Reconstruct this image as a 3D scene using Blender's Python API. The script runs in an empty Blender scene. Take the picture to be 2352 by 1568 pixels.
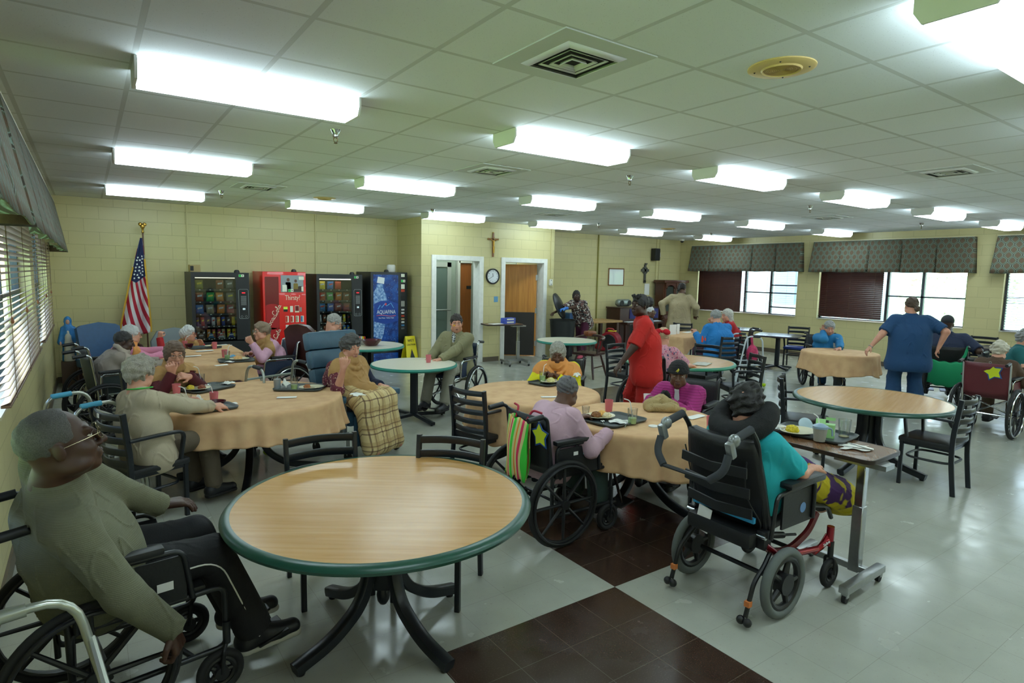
import bpy, bmesh, math, random
import numpy as np
from mathutils import Vector, Matrix
random.seed(7)
SC = bpy.context.scene
COL = SC.collection
rad = math.radians
# ------------------------------------------------------------------ camera
CAM_Z, CEIL = 1.856, 2.943
cam = bpy.data.cameras.new('camera'); camo = bpy.data.objects.new('camera', cam); COL.objects.link(camo)
cam.sensor_width = 36.0; cam.lens = 1386.3 / 2352 * 36.0; cam.clip_start = .05; cam.clip_end = 400
YAW, PITCH, ROLL = 0.6134, -0.1101, 0.0194
_f = Vector((math.sin(YAW)*math.cos(PITCH), math.cos(YAW)*math.cos(PITCH), math.sin(PITCH)))
_r = Vector((math.cos(YAW), -math.sin(YAW), 0)); _u = _r.cross(_f)
_r2 = _r*math.cos(ROLL) + _u*math.sin(ROLL); _u2 = -_r*math.sin(ROLL) + _u*math.cos(ROLL)
camo.matrix_world = Matrix(((_r2.x, _u2.x, -_f.x, 0), (_r2.y, _u2.y, -_f.y, 0), (_r2.z, _u2.z, -_f.z, CAM_Z), (0, 0, 0, 1)))
SC.camera = camo
# ------------------------------------------------------------------ world, sun, exposure
SC.view_settings.view_transform = 'Standard'; SC.view_settings.look = 'None'
SC.view_settings.exposure = -1.12; SC.view_settings.gamma = 1.0; SC.view_settings.use_curve_mapping = False
w = bpy.data.worlds.new('world'); SC.world = w; w.use_nodes = True
_n = w.node_tree.nodes; _bg = _n['Background']
_sky = _n.new('ShaderNodeTexSky'); _sky.sky_type = 'NISHITA'; _sky.sun_disc = False
_sky.sun_elevation = rad(48); _sky.sun_rotation = rad(20); _sky.air_density = 1.3; _sky.dust_density = 2.5
w.node_tree.links.new(_sky.outputs[0], _bg.inputs[0]); _bg.inputs[1].default_value = 5.0
sun = bpy.data.lights.new('sun', 'SUN'); suno = bpy.data.objects.new('sun', sun); COL.objects.link(suno)
sun.energy = 40.0; sun.angle = rad(1.5); sun.color = (1, .96, .88)
suno.rotation_euler = (rad(36), 0, rad(172)); suno.location = (8, -6, 20)
LAMP_E = 31.0          # emission of the fluorescent diffusers
SC.cycles.max_bounces = 7; SC.cycles.diffuse_bounces = 4; SC.cycles.glossy_bounces = 3
SC.cycles.transmission_bounces = 4; SC.cycles.transparent_max_bounces = 12
SC.cycles.caustics_reflective = False; SC.cycles.caustics_refractive = False
SC.cycles.sample_clamp_indirect = 6.0

# ------------------------------------------------------------------ materials
MATS = {}
def nodes(name):
    m = bpy.data.materials.new(name); m.use_nodes = True
    return m, m.node_tree, m.node_tree.nodes['Principled BSDF']
def lin(c):
    if isinstance(c, str):
        c = c.lstrip('#'); c = [int(c[i:i+2], 16)/255 for i in (0, 2, 4)]
        c = [x/12.92 if x <= .04045 else ((x+.055)/1.055)**2.4 for x in c]
    return (c[0], c[1], c[2], 1)
def mat(name, col, rough=.6, metal=0, noise=0, nscale=20, bump=0, bscale=60, coat=0, emit=0, alpha=1, spec=None, aniso=None):
    if name in MATS: return MATS[name]
    m, nt, b = nodes(name); c = lin(col)
    b.inputs['Base Color'].default_value = c; b.inputs['Roughness'].default_value = rough; b.inputs['Metallic'].default_value = metal
    if spec is not None: b.inputs['Specular IOR Level'].default_value = spec
    if coat: b.inputs['Coat Weight'].default_value = coat
    if emit: b.inputs['Emission Color'].default_value = c; b.inputs['Emission Strength'].default_value = emit
    if alpha < 1: b.inputs['Alpha'].default_value = alpha
    if noise or bump:
        tc = nt.nodes.new('ShaderNodeTexCoord')
        mp = nt.nodes.new('ShaderNodeMapping'); nt.links.new(tc.outputs['Object'], mp.inputs[0])
        if aniso: mp.inputs['Scale'].default_value = aniso
    if noise:
        t = nt.nodes.new('ShaderNodeTexNoise'); t.inputs['Scale'].default_value = nscale; t.inputs['Detail'].default_value = 5
        nt.links.new(mp.outputs[0], t.inputs[0])
        r = nt.nodes.new('ShaderNodeMapRange'); r.inputs[1].default_value = .3; r.inputs[2].default_value = .7
        r.inputs[3].default_value = 1-noise; r.inputs[4].default_value = 1+noise
        nt.links.new(t.outputs[0], r.inputs[0])
        mx = nt.nodes.new('ShaderNodeVectorMath'); mx.operation = 'SCALE'; mx.inputs[0].default_value = c[:3]
        nt.links.new(r.outputs[0], mx.inputs['Scale']); nt.links.new(mx.outputs[0], b.inputs['Base Color'])
    if bump:
        t = nt.nodes.new('ShaderNodeTexNoise'); t.inputs['Scale'].default_value = bscale; t.inputs['Detail'].default_value = 3
        nt.links.new(mp.outputs[0], t.inputs[0])
        bp = nt.nodes.new('ShaderNodeBump'); bp.inputs['Strength'].default_value = bump; bp.inputs['Distance'].default_value = .01
        nt.links.new(t.outputs[0], bp.inputs['Height']); nt.links.new(bp.outputs[0], b.inputs['Normal'])
    MATS[name] = m; return m
def glassy(name, tint=(.95, .97, .96), gloss=.08, rough=.02):
    if name in MATS: return MATS[name]
    m, nt, b = nodes(name); nt.nodes.remove(b); o = nt.nodes['Material Output']
    t = nt.nodes.new('ShaderNodeBsdfTransparent'); t.inputs[0].default_value = (*tint, 1)
    g = nt.nodes.new('ShaderNodeBsdfGlossy'); g.inputs['Roughness'].default_value = rough
    lw = nt.nodes.new('ShaderNodeLayerWeight'); lw.inputs[0].default_value = .25
    mm = nt.nodes.new('ShaderNodeMath'); mm.operation = 'MULTIPLY_ADD'; mm.inputs[1].default_value = .45; mm.inputs[2].default_value = gloss
    nt.links.new(lw.outputs['Fresnel'], mm.inputs[0])
    x = nt.nodes.new('ShaderNodeMixShader'); nt.links.new(mm.outputs[0], x.inputs[0])
    nt.links.new(t.outputs[0], x.inputs[1]); nt.links.new(g.outputs[0], x.inputs[2]); nt.links.new(x.outputs[0], o.inputs[0])
    MATS[name] = m; return m
class NT:
    """tiny node-graph helper for the procedural patterns"""
    def __init__(s, name, rough=.6):
        s.m, s.t, s.b = nodes(name); s.b.inputs['Roughness'].default_value = rough; MATS[name] = s.m
        s.tc = s.t.nodes.new('ShaderNodeTexCoord')
    def n(s, typ, **kw):
        x = s.t.nodes.new('ShaderNode'+typ)
        for k, v in kw.items(): setattr(x, k, v)
        return x
    def l(s, a, b): s.t.links.new(a, b)
    def xyz(s, src='Object'):
        x = s.n('SeparateXYZ'); s.l(s.tc.outputs[src], x.inputs[0]); return x.outputs
    def math(s, op, a, b=None, c=None):
        x = s.n('Math', operation=op)
        for i, v in enumerate((a, b, c)):
            if v is None: continue
            if isinstance(v, (int, float)): x.inputs[i].default_value = v
            else: s.l(v, x.inputs[i])
        return x.outputs[0]
    def comb(s, a, b, c=0):
        x = s.n('CombineXYZ')
        for i, v in enumerate((a, b, c)):
            if isinstance(v, (int, float)): x.inputs[i].default_value = v
            else: s.l(v, x.inputs[i])
        return x.outputs[0]
    def mix(s, f, a, b):
        x = s.n('Mix', data_type='RGBA')
        if isinstance(f, (int, float)): x.inputs[0].default_value = f
        else: s.l(f, x.inputs[0])
        for i, v in ((6, a), (7, b)):
            if isinstance(v, (tuple, list, str)): x.inputs[i].default_value = lin(v)
            else: s.l(v, x.inputs[i])
        return x.outputs[2]
    def noise(s, scale, vec=None, detail=3, out=0):
        x = s.n('TexNoise'); x.inputs['Scale'].default_value = scale; x.inputs['Detail'].default_value = detail
        s.l(vec if vec is not None else s.tc.outputs['Object'], x.inputs[0]); return x.outputs[out]
    def ramp(s, v, a, b, c=0., d=1.):
        x = s.n('MapRange'); s.l(v, x.inputs[0])
        for i, q in enumerate((a, b, c, d)): x.inputs[i+1].default_value = q
        return x.outputs[0]
    def bump(s, h, st=.3, dist=.01):
        x = s.n('Bump'); x.inputs['Strength'].default_value = st; x.inputs['Distance'].default_value = dist
        s.l(h, x.inputs['Height']); s.l(x.outputs[0], s.b.inputs['Normal'])
    def color(s, c): s.l(c, s.b.inputs['Base Color'])

# ------------------------------------------------------------------ mesh building
def vec(a): return np.array(a, float)
def nrm(a): a = np.asarray(a, float); return a/max(np.linalg.norm(a), 1e-9)
def frame(d):
    d = nrm(d); a = vec((0, 0, 1)) if abs(d[2]) < .9 else vec((1, 0, 0))
    x = nrm(np.cross(a, d)); return x, np.cross(d, x), d
def fillet(pts, r, n=5, closed=False):
    pts = [vec(p) for p in pts]; out = []; m = len(pts)
    for i, p in enumerate(pts):
        if not closed and i in (0, m-1): out.append(p); continue
        a, b = pts[i-1]-p, pts[(i+1) % m]-p; la, lb = np.linalg.norm(a), np.linalg.norm(b)
        q = min(r, la*.48, lb*.48); A, B = p+a/la*q, p+b/lb*q
        for k in range(n+1):
            t = k/n; out.append((1-t)**2*A + 2*t*(1-t)*p + t*t*B)
    return out
class MB:
    def __init__(s): s.v = []; s.f = []
    def add(s, vs, fs):
        n = len(s.v); s.v += [tuple(map(float, q)) for q in vs]; s.f += [[i+n for i in f] for f in fs]; return s
    def box(s, c, size, rz=0, bev=0, M=None, taper=1):
        x, y, z = [q/2 for q in size]
        bm = bmesh.new(); bmesh.ops.create_cube(bm, size=1)
        for q in bm.verts:
            k = taper if q.co.z > 0 else 1
            q.co = Vector((q.co.x*2*x*k, q.co.y*2*y*k, q.co.z*2*z))
        if bev: bmesh.ops.bevel(bm, geom=bm.edges[:], offset=bev, segments=2 if bev > .004 else 1, affect='EDGES', profile=.6)
        R = M if M is not None else Matrix.Rotation(rz, 3, 'Z')
        bm.verts.index_update()
        s.add([R @ q.co + Vector(c) for q in bm.verts], [[q.index for q in f.verts] for f in bm.faces]); bm.free(); return s
    def tube(s, pts, r, seg=10, closed=False, fil=0, flat=None):
        if fil: pts = fillet(pts, fil, closed=closed)
        pts = [vec(p) for p in pts]; n = len(pts); rr = r if hasattr(r, '__len__') else [r]*n
        T = []
        for i in range(n):
            a = pts[i-1] if (i > 0 or closed) else pts[i]; b = pts[(i+1) % n] if (i < n-1 or closed) else pts[i]
            T.append(nrm(b-a))
        x, y, _ = frame(T[0]); vs = []; fs = []
        for i in range(n):
            x = x-T[i]*np.dot(x, T[i]); x = nrm(x); y = np.cross(T[i], x)
            if flat is not None:   # flat=(upvector, half-width, half-thickness)
                up = nrm(vec(flat[0])-T[i]*np.dot(flat[0], T[i])); sd = np.cross(T[i], up)
                for k in range(seg):
                    a = 2*math.pi*k/seg; ca, sa = math.cos(a), math.sin(a)
                    ca = math.copysign(abs(ca)**.4, ca); sa = math.copysign(abs(sa)**.4, sa)
                    vs.append(pts[i]+sd*ca*flat[2]+up*sa*flat[1])
            else:
                for k in range(seg):
                    a = 2*math.pi*k/seg; vs.append(pts[i]+(x*math.cos(a)+y*math.sin(a))*rr[i])
        for i in range(n if closed else n-1):
            j = (i+1) % n
            for k in range(seg): fs.append([i*seg+k, i*seg+(k+1) % seg, j*seg+(k+1) % seg, j*seg+k])
        if not closed: fs += [list(range(seg))[::-1], list(range((n-1)*seg, n*seg))]
        return s.add(vs, fs)
    def cyl(s, a, b, r, r2=None, seg=16): return s.tube([a, b], [r, r if r2 is None else r2], seg)
    def lathe(s, prof, c=(0, 0, 0), ax=(0, 0, 1), seg=24, caps=True):
        x, y, d = frame(ax); c = vec(c); vs = []; fs = []; n = len(prof)
        for r, h in prof:
            for k in range(seg):
                a = 2*math.pi*k/seg; vs.append(c+d*h+(x*math.cos(a)+y*math.sin(a))*max(r, 1e-5))
        for i in range(n-1):
            for k in range(seg): fs.append([i*seg+k, i*seg+(k+1) % seg, (i+1)*seg+(k+1) % seg, (i+1)*seg+k])
        if caps and prof[0][0] > 1e-4: fs.append(list(range(seg))[::-1])
        if caps and prof[-1][0] > 1e-4: fs.append(list(range((n-1)*seg, n*seg)))
        return s.add(vs, fs)
    def torus(s, c, ax, R, r, seg=32, sr=8):
        x, y, d = frame(ax); c = vec(c)
        return s.tube([c+(x*math.cos(a)+y*math.sin(a))*R for a in np.linspace(0, 2*math.pi, seg, endpoint=False)], r, sr, closed=True)
    def sphere(s, c, r, seg=14, M=None):
        r = r if hasattr(r, '__len__') else (r, r, r); vs = []; fs = []; nr = max(6, seg//2); c = vec(c)
        for i in range(nr+1):
            t = math.pi*i/nr
            for k in range(seg):
                a = 2*math.pi*k/seg; q = vec((r[0]*math.sin(t)*math.cos(a), r[1]*math.sin(t)*math.sin(a), r[2]*math.cos(t)))
                vs.append(c+(M @ q if M is not None else q))
        for i in range(nr):
            for k in range(seg): fs.append([i*seg+k, (i+1)*seg+k, (i+1)*seg+(k+1) % seg, i*seg+(k+1) % seg])
        return s.add(vs, fs)
    def prism(s, poly, o, ex, ey, depth):
        """polygon (2-D) in the plane o+x*ex+y*ey, thickened along -(ex x ey)"""
        o, ex, ey = vec(o), vec(ex), vec(ey); nn = np.cross(ex, ey)*depth; n = len(poly)
        a = [o+x*ex+y*ey for x, y in poly]; b = [q-nn for q in a]
        return s.add(a+b, [list(range(n)), list(range(2*n-1, n-1, -1))]+[[i, i+n, (i+1) % n+n, (i+1) % n] for i in range(n)])
    def grid(s, fn, nu, nv, closed=False):
        vs = [fn(i/(nu-(0 if closed else 1)), j/(nv-1)) for j in range(nv) for i in range(nu)]; fs = []
        for j in range(nv-1):
            for i in range(nu if closed else nu-1): fs.append([j*nu+i, j*nu+(i+1) % nu, (j+1)*nu+(i+1) % nu, (j+1)*nu+i])
        return s.add(vs, fs)
    def build(s, name, m, parent=None, sharp=40, solid=0):
        me = bpy.data.meshes.new(name); me.from_pydata(s.v, [], s.f); me.update()
        return link(name, me, m, parent, sharp, solid)
def link(name, me, m, parent=None, sharp=40, solid=0, fix=True):
    if fix:
        bm = bmesh.new(); bm.from_mesh(me); bmesh.ops.recalc_face_normals(bm, faces=bm.faces[:]); bm.to_mesh(me); bm.free()
    me.polygons.foreach_set('use_smooth', [True]*len(me.polygons))
    if sharp: me.set_sharp_from_angle(angle=rad(sharp))
    o = bpy.data.objects.new(name, me); COL.objects.link(o)
    if m: me.materials.append(m)
    if parent: o.parent = parent
    if solid:
        md = o.modifiers.new('thickness', 'SOLIDIFY'); md.thickness = solid; md.offset = 0
    return o
def tag(o, label, cat, group=None, kind=None):
    o['label'] = label; o['category'] = cat
    if group: o['group'] = group
    if kind: o['kind'] = kind
    return o
def thing(name, label, cat, loc=(0, 0, 0), rz=0, group=None):
    o = bpy.data.objects.new(name, None); COL.objects.link(o); o.empty_display_size = .1
    o.location = loc; o.rotation_euler = (0, 0, rz); return tag(o, label, cat, group)
def struct(name, b, m, sharp=40, parent=None):
    o = b.build(name, m, parent, sharp)
    if not parent: o['kind'] = 'structure'
    return o
def dup(o, loc=None, rz=None, label=None, parent=None):
    c = o.copy(); COL.objects.link(c)
    if parent is not None: c.parent = parent
    if loc is not None: c.location = loc
    if rz is not None: c.rotation_euler = (0, 0, rz)
    if label: c['label'] = label
    for ch in list(o.children): dup(ch, parent=c)
    return c
_dg = None
def text(s, size, o, ex, ey, m, parent, name='lettering', depth=.002, align='CENTER', shear=0, sx=1):
    cu = bpy.data.curves.new('t', 'FONT'); cu.body = s; cu.size = size; cu.extrude = depth/2; cu.align_x = align; cu.align_y = 'CENTER'; cu.shear = shear
    cu.resolution_u = 3
    t = bpy.data.objects.new('t', cu); COL.objects.link(t); bpy.context.view_layer.update()
    me = bpy.data.meshes.new_from_object(t.evaluated_get(bpy.context.evaluated_depsgraph_get()))
    bpy.data.objects.remove(t); bpy.data.curves.remove(cu)
    ex, ey = nrm(ex), nrm(ey); ez = np.cross(ex, ey); o = vec(o)
    for q in me.vertices: q.co = Vector(o+ex*q.co.x*sx+ey*q.co.y+ez*q.co.z)
    me.materials.clear(); me.name = name
    return link(name, me, m, parent, fix=False)
# ------------------------------------------------------------------ room materials
XL, XR, YB, YD, YF = -.465, 14.37, 11.88, 10.76, -3.2
def wall_mat(name, along, base):
    n = NT(name, .38); x, y, z = n.xyz(); h = x if along == 'x' else y
    v = n.comb(h, n.math('SUBTRACT', z, .157))
    br = n.n('TexBrick'); br.offset = .5; n.l(v, br.inputs[0])
    br.inputs['Scale'].default_value = 1; br.inputs['Brick Width'].default_value = .4092; br.inputs['Row Height'].default_value = .2046
    br.inputs['Mortar Size'].default_value = .0045; br.inputs['Mortar Smooth'].default_value = .4
    c = vec(lin(base)[:3])
    br.inputs['Color1'].default_value = (*c, 1); br.inputs['Color2'].default_value = (*(c*.955), 1); br.inputs['Mortar'].default_value = (*(c*.78), 1)
    n.color(br.outputs[0])
    hh = n.math('MULTIPLY_ADD', n.noise(90), .25, n.math('MULTIPLY', br.outputs['Fac'], -1.0)); n.bump(hh, .45, .006)
    return n.m
PAINT = '#cbc08d'
WX = wall_mat('painted_block_x', 'x', PAINT); WY = wall_mat('painted_block_y', 'y', PAINT)
def floor_mat():
    n = NT('vinyl_tile', .2); x, y, z = n.xyz()
    def seam(a, o):
        f = n.math('FRACT', n.math('MULTIPLY_ADD', a, 1/.305, -o/.305+40)); return n.math('MINIMUM', f, n.math('SUBTRACT', 1, f))
    d = n.math('MINIMUM', seam(x, 2.518), seam(y, 2.451)); s = n.ramp(d, .002, .006)
    a = n.noise(3, detail=6); b = n.noise(150, detail=2); q = n.noise(55, detail=4)
    c = n.mix(n.ramp(a, .35, .7), '#adaea3', '#a1a398'); c = n.mix(n.ramp(b, .58, .72, 0, .6), c, '#a7a594'); c = n.mix(n.ramp(q, .64, .7, 0, .55), c, '#99968a')
    # the dark brown inlaid squares
    def sq(x0, x1, y0, y1):
        f = [n.math('GREATER_THAN', x, x0), n.math('LESS_THAN', x, x1), n.math('GREATER_THAN', y, y0), n.math('LESS_THAN', y, y1)]
        return n.math('MULTIPLY', n.math('MULTIPLY', f[0], f[1]), n.math('MULTIPLY', f[2], f[3]))
    m = None
    for r in ((2.518, 3.738, 2.451, 3.671), (1.29, 2.518, 1.231, 2.451), (11.07, 12.29, 7.08, 8.3), (6.18, 7.4, 6.1, 7.3)):
        m = sq(*r) if m is None else n.math('MAXIMUM', m, sq(*r))
    dk = n.mix(n.ramp(b, .6, .75), '#3a2a22', '#54433a')
    c = n.mix(m, c, dk); c = n.mix(n.math('MULTIPLY', n.math('SUBTRACT', 1, s), .45), c, '#77756a')
    n.color(c); n.l(n.ramp(n.noise(5, detail=6), .3, .75, .14, .3), n.b.inputs['Roughness'])
    n.bump(n.noise(9, detail=2), .05, .01); return n.m
def ceil_mat():
    n = NT('acoustic_tile', .85); x, y, z = n.xyz()
    def e(a, o):
        f = n.math('FRACT', n.math('MULTIPLY_ADD', a, 1/.6, -o/.6+40)); return n.math('MULTIPLY', n.math('MINIMUM', f, n.math('SUBTRACT', 1, f)), .6)
    dx, dy = e(x, .2558), e(y, 3.3554); d = n.math('MINIMUM', dx, dy)
    bar = n.math('LESS_THAN', d, .0115); edge = n.ramp(d, .0115, .015, 1, 0)
    sp = n.ramp(n.noise(170, detail=3), .66, .72); bl = n.noise(14, detail=4)
    wt = n.n('TexWhiteNoise'); n.l(n.comb(n.math('FLOOR', n.math('MULTIPLY_ADD', x, 1/.6, -.2558/.6+40)), n.math('FLOOR', n.math('MULTIPLY_ADD', y, 1/.6, -3.3554/.6+40))), wt.inputs[0])
    t = n.mix(n.ramp(wt.outputs[0], 0, 1), '#ecf1f4', '#e5eaed')
    t = n.mix(n.math('MULTIPLY', sp, .55), t, '#8d9391'); t = n.mix(n.math('MULTIPLY', edge, .5), t, '#858a88')  # dark margin beside the grid bars is edge shade painted into the tile
    n.color(n.mix(bar, t, '#cbcfce')); n.bump(n.math('ADD', n.math('MULTIPLY', bar, 1.0), n.math('MULTIPLY', sp, -.4)), .4, .004); return n.m
FLOOR_M, CEIL_M = floor_mat(), ceil_mat()
BASE_M = mat('vinyl_base', '#5c5141', .5); WHITE_P = mat('white_enamel', '#e3e2da', .35, noise=.03)
ALU = mat('window_aluminium', '#4c535b', .4, .6); SILL_M = mat('sill_paint', '#cfc8ae', .4); GLASS = glassy('window_glass', (.93, .96, .96), .04)
BLACK = mat('black_metal', '#16181b', .38, noise=.1); CHROME = mat('chrome', '#c4c7c9', .16, 1); STEEL = mat('brushed_steel', '#a7a9a8', .3, .9, noise=.06, nscale=30)
BLKPL = mat('black_plastic', '#141517', .45); RUBBER = mat('black_rubber', '#1a1a1b', .75); GREYR = mat('grey_rubber', '#5d625f', .8, noise=.08)
PAPER = mat('white_paper', '#eceae4', .8, noise=.02); NAPKIN = mat('napkin_paper', '#efefe9', .9, bump=.15, bscale=200)

# ------------------------------------------------------------------ shell
struct('floor', MB().box(((XL+XR)/2, 4.6, -.05), (XR-XL+.6, 19.4, .1)), FLOOR_M)
struct('ceiling', MB().box(((XL+XR)/2, 4.35, CEIL+.06), (XR-XL+.5, 15.6, .12)), CEIL_M)
LW = [(8.37, 10.9), (4.55, 7.9), (.6, 4.0)]; RW = [(8.22, 11.2), (4.69, 7.68), (1.1, 4.1), (-2.4, .6)]
SILL, HEAD = .95, 2.72
def wall_open(name, x0, x1, ops, m):
    b = MB(); xc, dx = (x0+x1)/2, x1-x0; y0, y1 = YF, YB+.2
    b.box((xc, (y0+y1)/2, SILL/2), (dx, y1-y0, SILL)); b.box((xc, (y0+y1)/2, (HEAD+CEIL)/2), (dx, y1-y0, CEIL-HEAD))
    e = sorted([q for o in ops for q in o]); e = [y0]+e+[y1]
    for i in range(0, len(e), 2): b.box((xc, (e[i]+e[i+1])/2, (SILL+HEAD)/2), (dx, e[i+1]-e[i], HEAD-SILL))
    return struct(name, b, m)
wall_open('wall_left', XL-.2, XL, LW, WY); wall_open('wall_right', XR, XR+.2, RW, WY)
struct('wall_back_left', MB().box(((XL+5.37)/2, YB+.1, CEIL/2), (5.37-XL+.2, .2, CEIL)), WX)
struct('wall_back_right', MB().box(((8.6+XR)/2, YB+.1, CEIL/2), (XR-8.6, .2, CEIL)), WX)
struct('wall_column_left', MB().box((5.47, 11.42, CEIL/2), (.2, .92, CEIL)), WY)
struct('wall_column_right', MB().box((8.6, 11.42, CEIL/2), (.2, .92, CEIL)), WY)
struct('wall_front', MB().box(((XL+XR)/2, YF-.1, CEIL/2), (XR-XL+.4, .2, CEIL)), WX)
b = MB(); DO = [(5.64, 6.75), (7.3, 8.44)]; DH = 2.17
for a, c in ((5.37, DO[0][0]), (DO[0][1], DO[1][0]), (DO[1][1], 8.7)): b.box(((a+c)/2, YD+.1, CEIL/2), (c-a, .2, CEIL))
for a, c in DO: b.box(((a+c)/2, YD+.1, (DH+CEIL)/2), (c-a, .2, CEIL-DH))
struct('wall_doors', b, WX)
# base trim
k = 0
for c, s in (((XL+.008, 4.3, .05), (.016, 15, .1)), ((XR-.008, 4.3, .05), (.016, 15, .1)), ((2.45, YB-.008, .05), (5.8, .016, .1)), ((11.5, YB-.008, .05), (5.6, .016, .1)),
             ((5.505, YD-.006, .05), (.25, .012, .1)), ((7.02, YD-.006, .05), (.4, .012, .1)), ((5.362, 11.3, .05), (.016, 1.1, .1)), ((8.708, 11.3, .05), (.016, 1.1, .1))):
    k += 1; struct('baseboard_%d' % k, MB().box(c, s), BASE_M)
# ------------------------------------------------------------------ hall behind the doors
HALL = mat('hall_paint', '#8e9787', .6, noise=.04)
struct('wall_hall_back', MB().box((6.45, 12.0, 1.4), (1.7, .1, 2.8)), HALL); struct('wall_hall_divider', MB().box((7.24, 11.48, 1.4), (.08, 1.0, 2.8)), HALL); struct('wall_hall_end', MB().box((8.3, 13.15, 1.4), (2.0, .1, 2.8)), HALL)
struct('wall_hall_left', MB().box((5.52, 11.45, 1.4), (.1, 1.0, 2.8)), HALL); struct('wall_hall_right', MB().box((9.35, 12.7, 1.4), (.1, 1.0, 2.8)), HALL)
struct('wall_hall_middle', MB().box((7.24, 12.6, 1.4), (.08, 1.1, 2.8)), HALL)
struct('ceiling_hall', MB().box((7.0, 12.05, 2.79), (2.9, 2.0, .06)), mat('hall_ceiling', '#b9bdb8', .8))
for i, (a, c) in enumerate(DO):
    f = MB()
    for x in (a, c): f.box((x, YD+.1, DH/2+.025), (.1, .26, DH+.05), bev=.006)
    f.box(((a+c)/2, YD+.1, DH-.0), (c-a-.1, .256, .1), bev=.004)
    struct('trim_door_%d' % (i+1), f, mat('door_frame_paint', '#e2e1da', .45, noise=.06, nscale=12))
WOODDR = NT('door_veneer', .35); _x, _y, _z = WOODDR.xyz()
_g = WOODDR.noise(1, WOODDR.comb(WOODDR.math('MULTIPLY', _x, 26), WOODDR.math('MULTIPLY', _y, 26), WOODDR.math('MULTIPLY', _z, 1.4)), 6)
WOODDR.color(WOODDR.mix(WOODDR.ramp(_g, .3, .7), '#c98a3a', '#a96b26')); WOODDR = WOODDR.m
# open wooden door with black kick plate
d = struct('door_1', MB().box((.46, 0, 1.05), (.92, .045, 2.08)), WOODDR); d.location = (8.38, 10.98, 0); d.rotation_euler = (0, 0, rad(145))
MB().box((.46, .028, .52), (.86, .008, .98)).build('kick_plate', mat('kick_black', '#241f1b', .4), d)
hk = MB(); hk.cyl((.85, .02, 1.02), (.85, .08, 1.02), .012); hk.cyl((.85, .07, 1.02), (.75, .07, 1.02), .011); hk.build('door_handle', STEEL, d)
for z in (.3, 1.05, 1.8): MB().box((0, .02, z), (.04, .03, .12)).build('hinge', STEEL, d)
# glazed metal door and brown wooden door in the vestibule
d2 = struct('door_2', MB().box((6.02, 11.9, 1.05), (.1, .05, 2.1)).box((6.62, 11.9, 1.05), (.1, .05, 2.1)).box((6.32, 11.9, 2.05), (.7, .05, .1)).box((6.32, 11.9, .12), (.7, .05, .24)), mat('door_grey', '#a9aca2', .4, .3))
MB().box((6.32, 11.9, 1.12), (.52, .012, 1.8)).build('glass_pane', mat('dull_glass', '#5b6a62', .15), d2)
MB().cyl((6.02, 11.83, 1.05), (6.64, 11.83, 1.05), .018).build('push_bar', STEEL, d2)
nt_ = MB().box((6.18, 11.885, 1.32), (.2, .006, .3)).build('paper_notice', PAPER); tag(nt_, 'white paper notice taped to the glazed metal door in the vestibule', 'notice')
d3 = struct('door_3', MB().box((7.15, 11.92, 1.05), (.52, .04, 2.08)), mat('brown_door', '#8a4d1f', .4, noise=.15, nscale=3, aniso=(14, 1, 1)))
MB().box((7.18, 11.897, 1.55), (.2, .006, .07)).build('door_sign', BLKPL, d3)
struct('trim_door_3', MB().box((6.86, 11.9, 1.08), (.06, .09, 2.16)).box((7.15, 11.9, 2.14), (.58, .09, .08)), mat('hall_trim', '#c3c2b4', .5))
for q, (x, z) in enumerate(((8.62, 1.62), (8.86, 1.62))):
    t = MB().box((x, 13.09, z), (.19, .004, .28)).build('paper_notice', PAPER); tag(t, ['left', 'right'][q]+' one of two white papers pinned on the wall beyond the open door', 'notice', 'papers beyond the open door')
bd = MB().box((8.75, 13.09, 1.25), (.5, .02, .3)).build('notice_board', mat('rust_board', '#7a4a2c', .7)); tag(bd, 'rust brown board on the wall beyond the open wooden door', 'board')
# ------------------------------------------------------------------ outside
GRASS = mat('lawn', '#7fa052', .9, noise=.3, nscale=6)
struct('ground_outside', MB().box((8, 5, -.3), (160, 160, .3)), GRASS)
struct('path_outside', MB().box((17.4, 6, -.13), (4.2, 60, .06)), mat('concrete_path', '#d8d4ca', .9, noise=.08))
def hedge(name, x0, x1, y0, y1, h, label):
    rs = random.Random(5); b = MB()
    ny = int((y1-y0)/.5); nx = max(3, int((x1-x0)/.6))
    b.grid(lambda u, v: (x0+u*(x1-x0)+rs.uniform(-.12, .12), y0+v*(y1-y0)+rs.uniform(-.12, .12), (h*(1-abs(2*u-1)**4))*(.85+.15*rs.random())-.15), nx, ny)
    for i in range(7000):
        u, v = rs.random(), rs.random(); x = x0+u*(x1-x0)*.6; y = y0+v*(y1-y0); z = h*(1-abs(2*u*.6-1)**4)*.93-.1; s = rs.uniform(.035, .085)
        e = nrm((rs.gauss(0, 1), rs.gauss(0, 1), rs.gauss(0, 1))); g = nrm(np.cross(e, (rs.random(), rs.random(), 1)))
        c = vec((x, y, z)); b.add([c-e*s, c+g*s*.5, c+e*s, c-g*s*.5], [[0, 1, 2, 3]])
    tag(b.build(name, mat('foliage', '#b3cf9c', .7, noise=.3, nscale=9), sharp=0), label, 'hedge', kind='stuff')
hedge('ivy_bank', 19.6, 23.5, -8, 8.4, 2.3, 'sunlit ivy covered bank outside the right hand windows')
hb = thing('building', 'pale siding building outside beyond the far right window', 'building', (24, 14.2, 0))
MB().box((0, 0, 2.2), (5, 9, 4.7)).build('wall', mat('pale_siding', '#dfe3ea', .7), hb)
for y in (-3.6, -2.4, -.6, .6, 2.4): MB().box((-2.56, y, 2.2), (.1, .22, 4.6)).build('corner_board', mat('siding_trim', '#f5f5f5', .6), hb)
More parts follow.
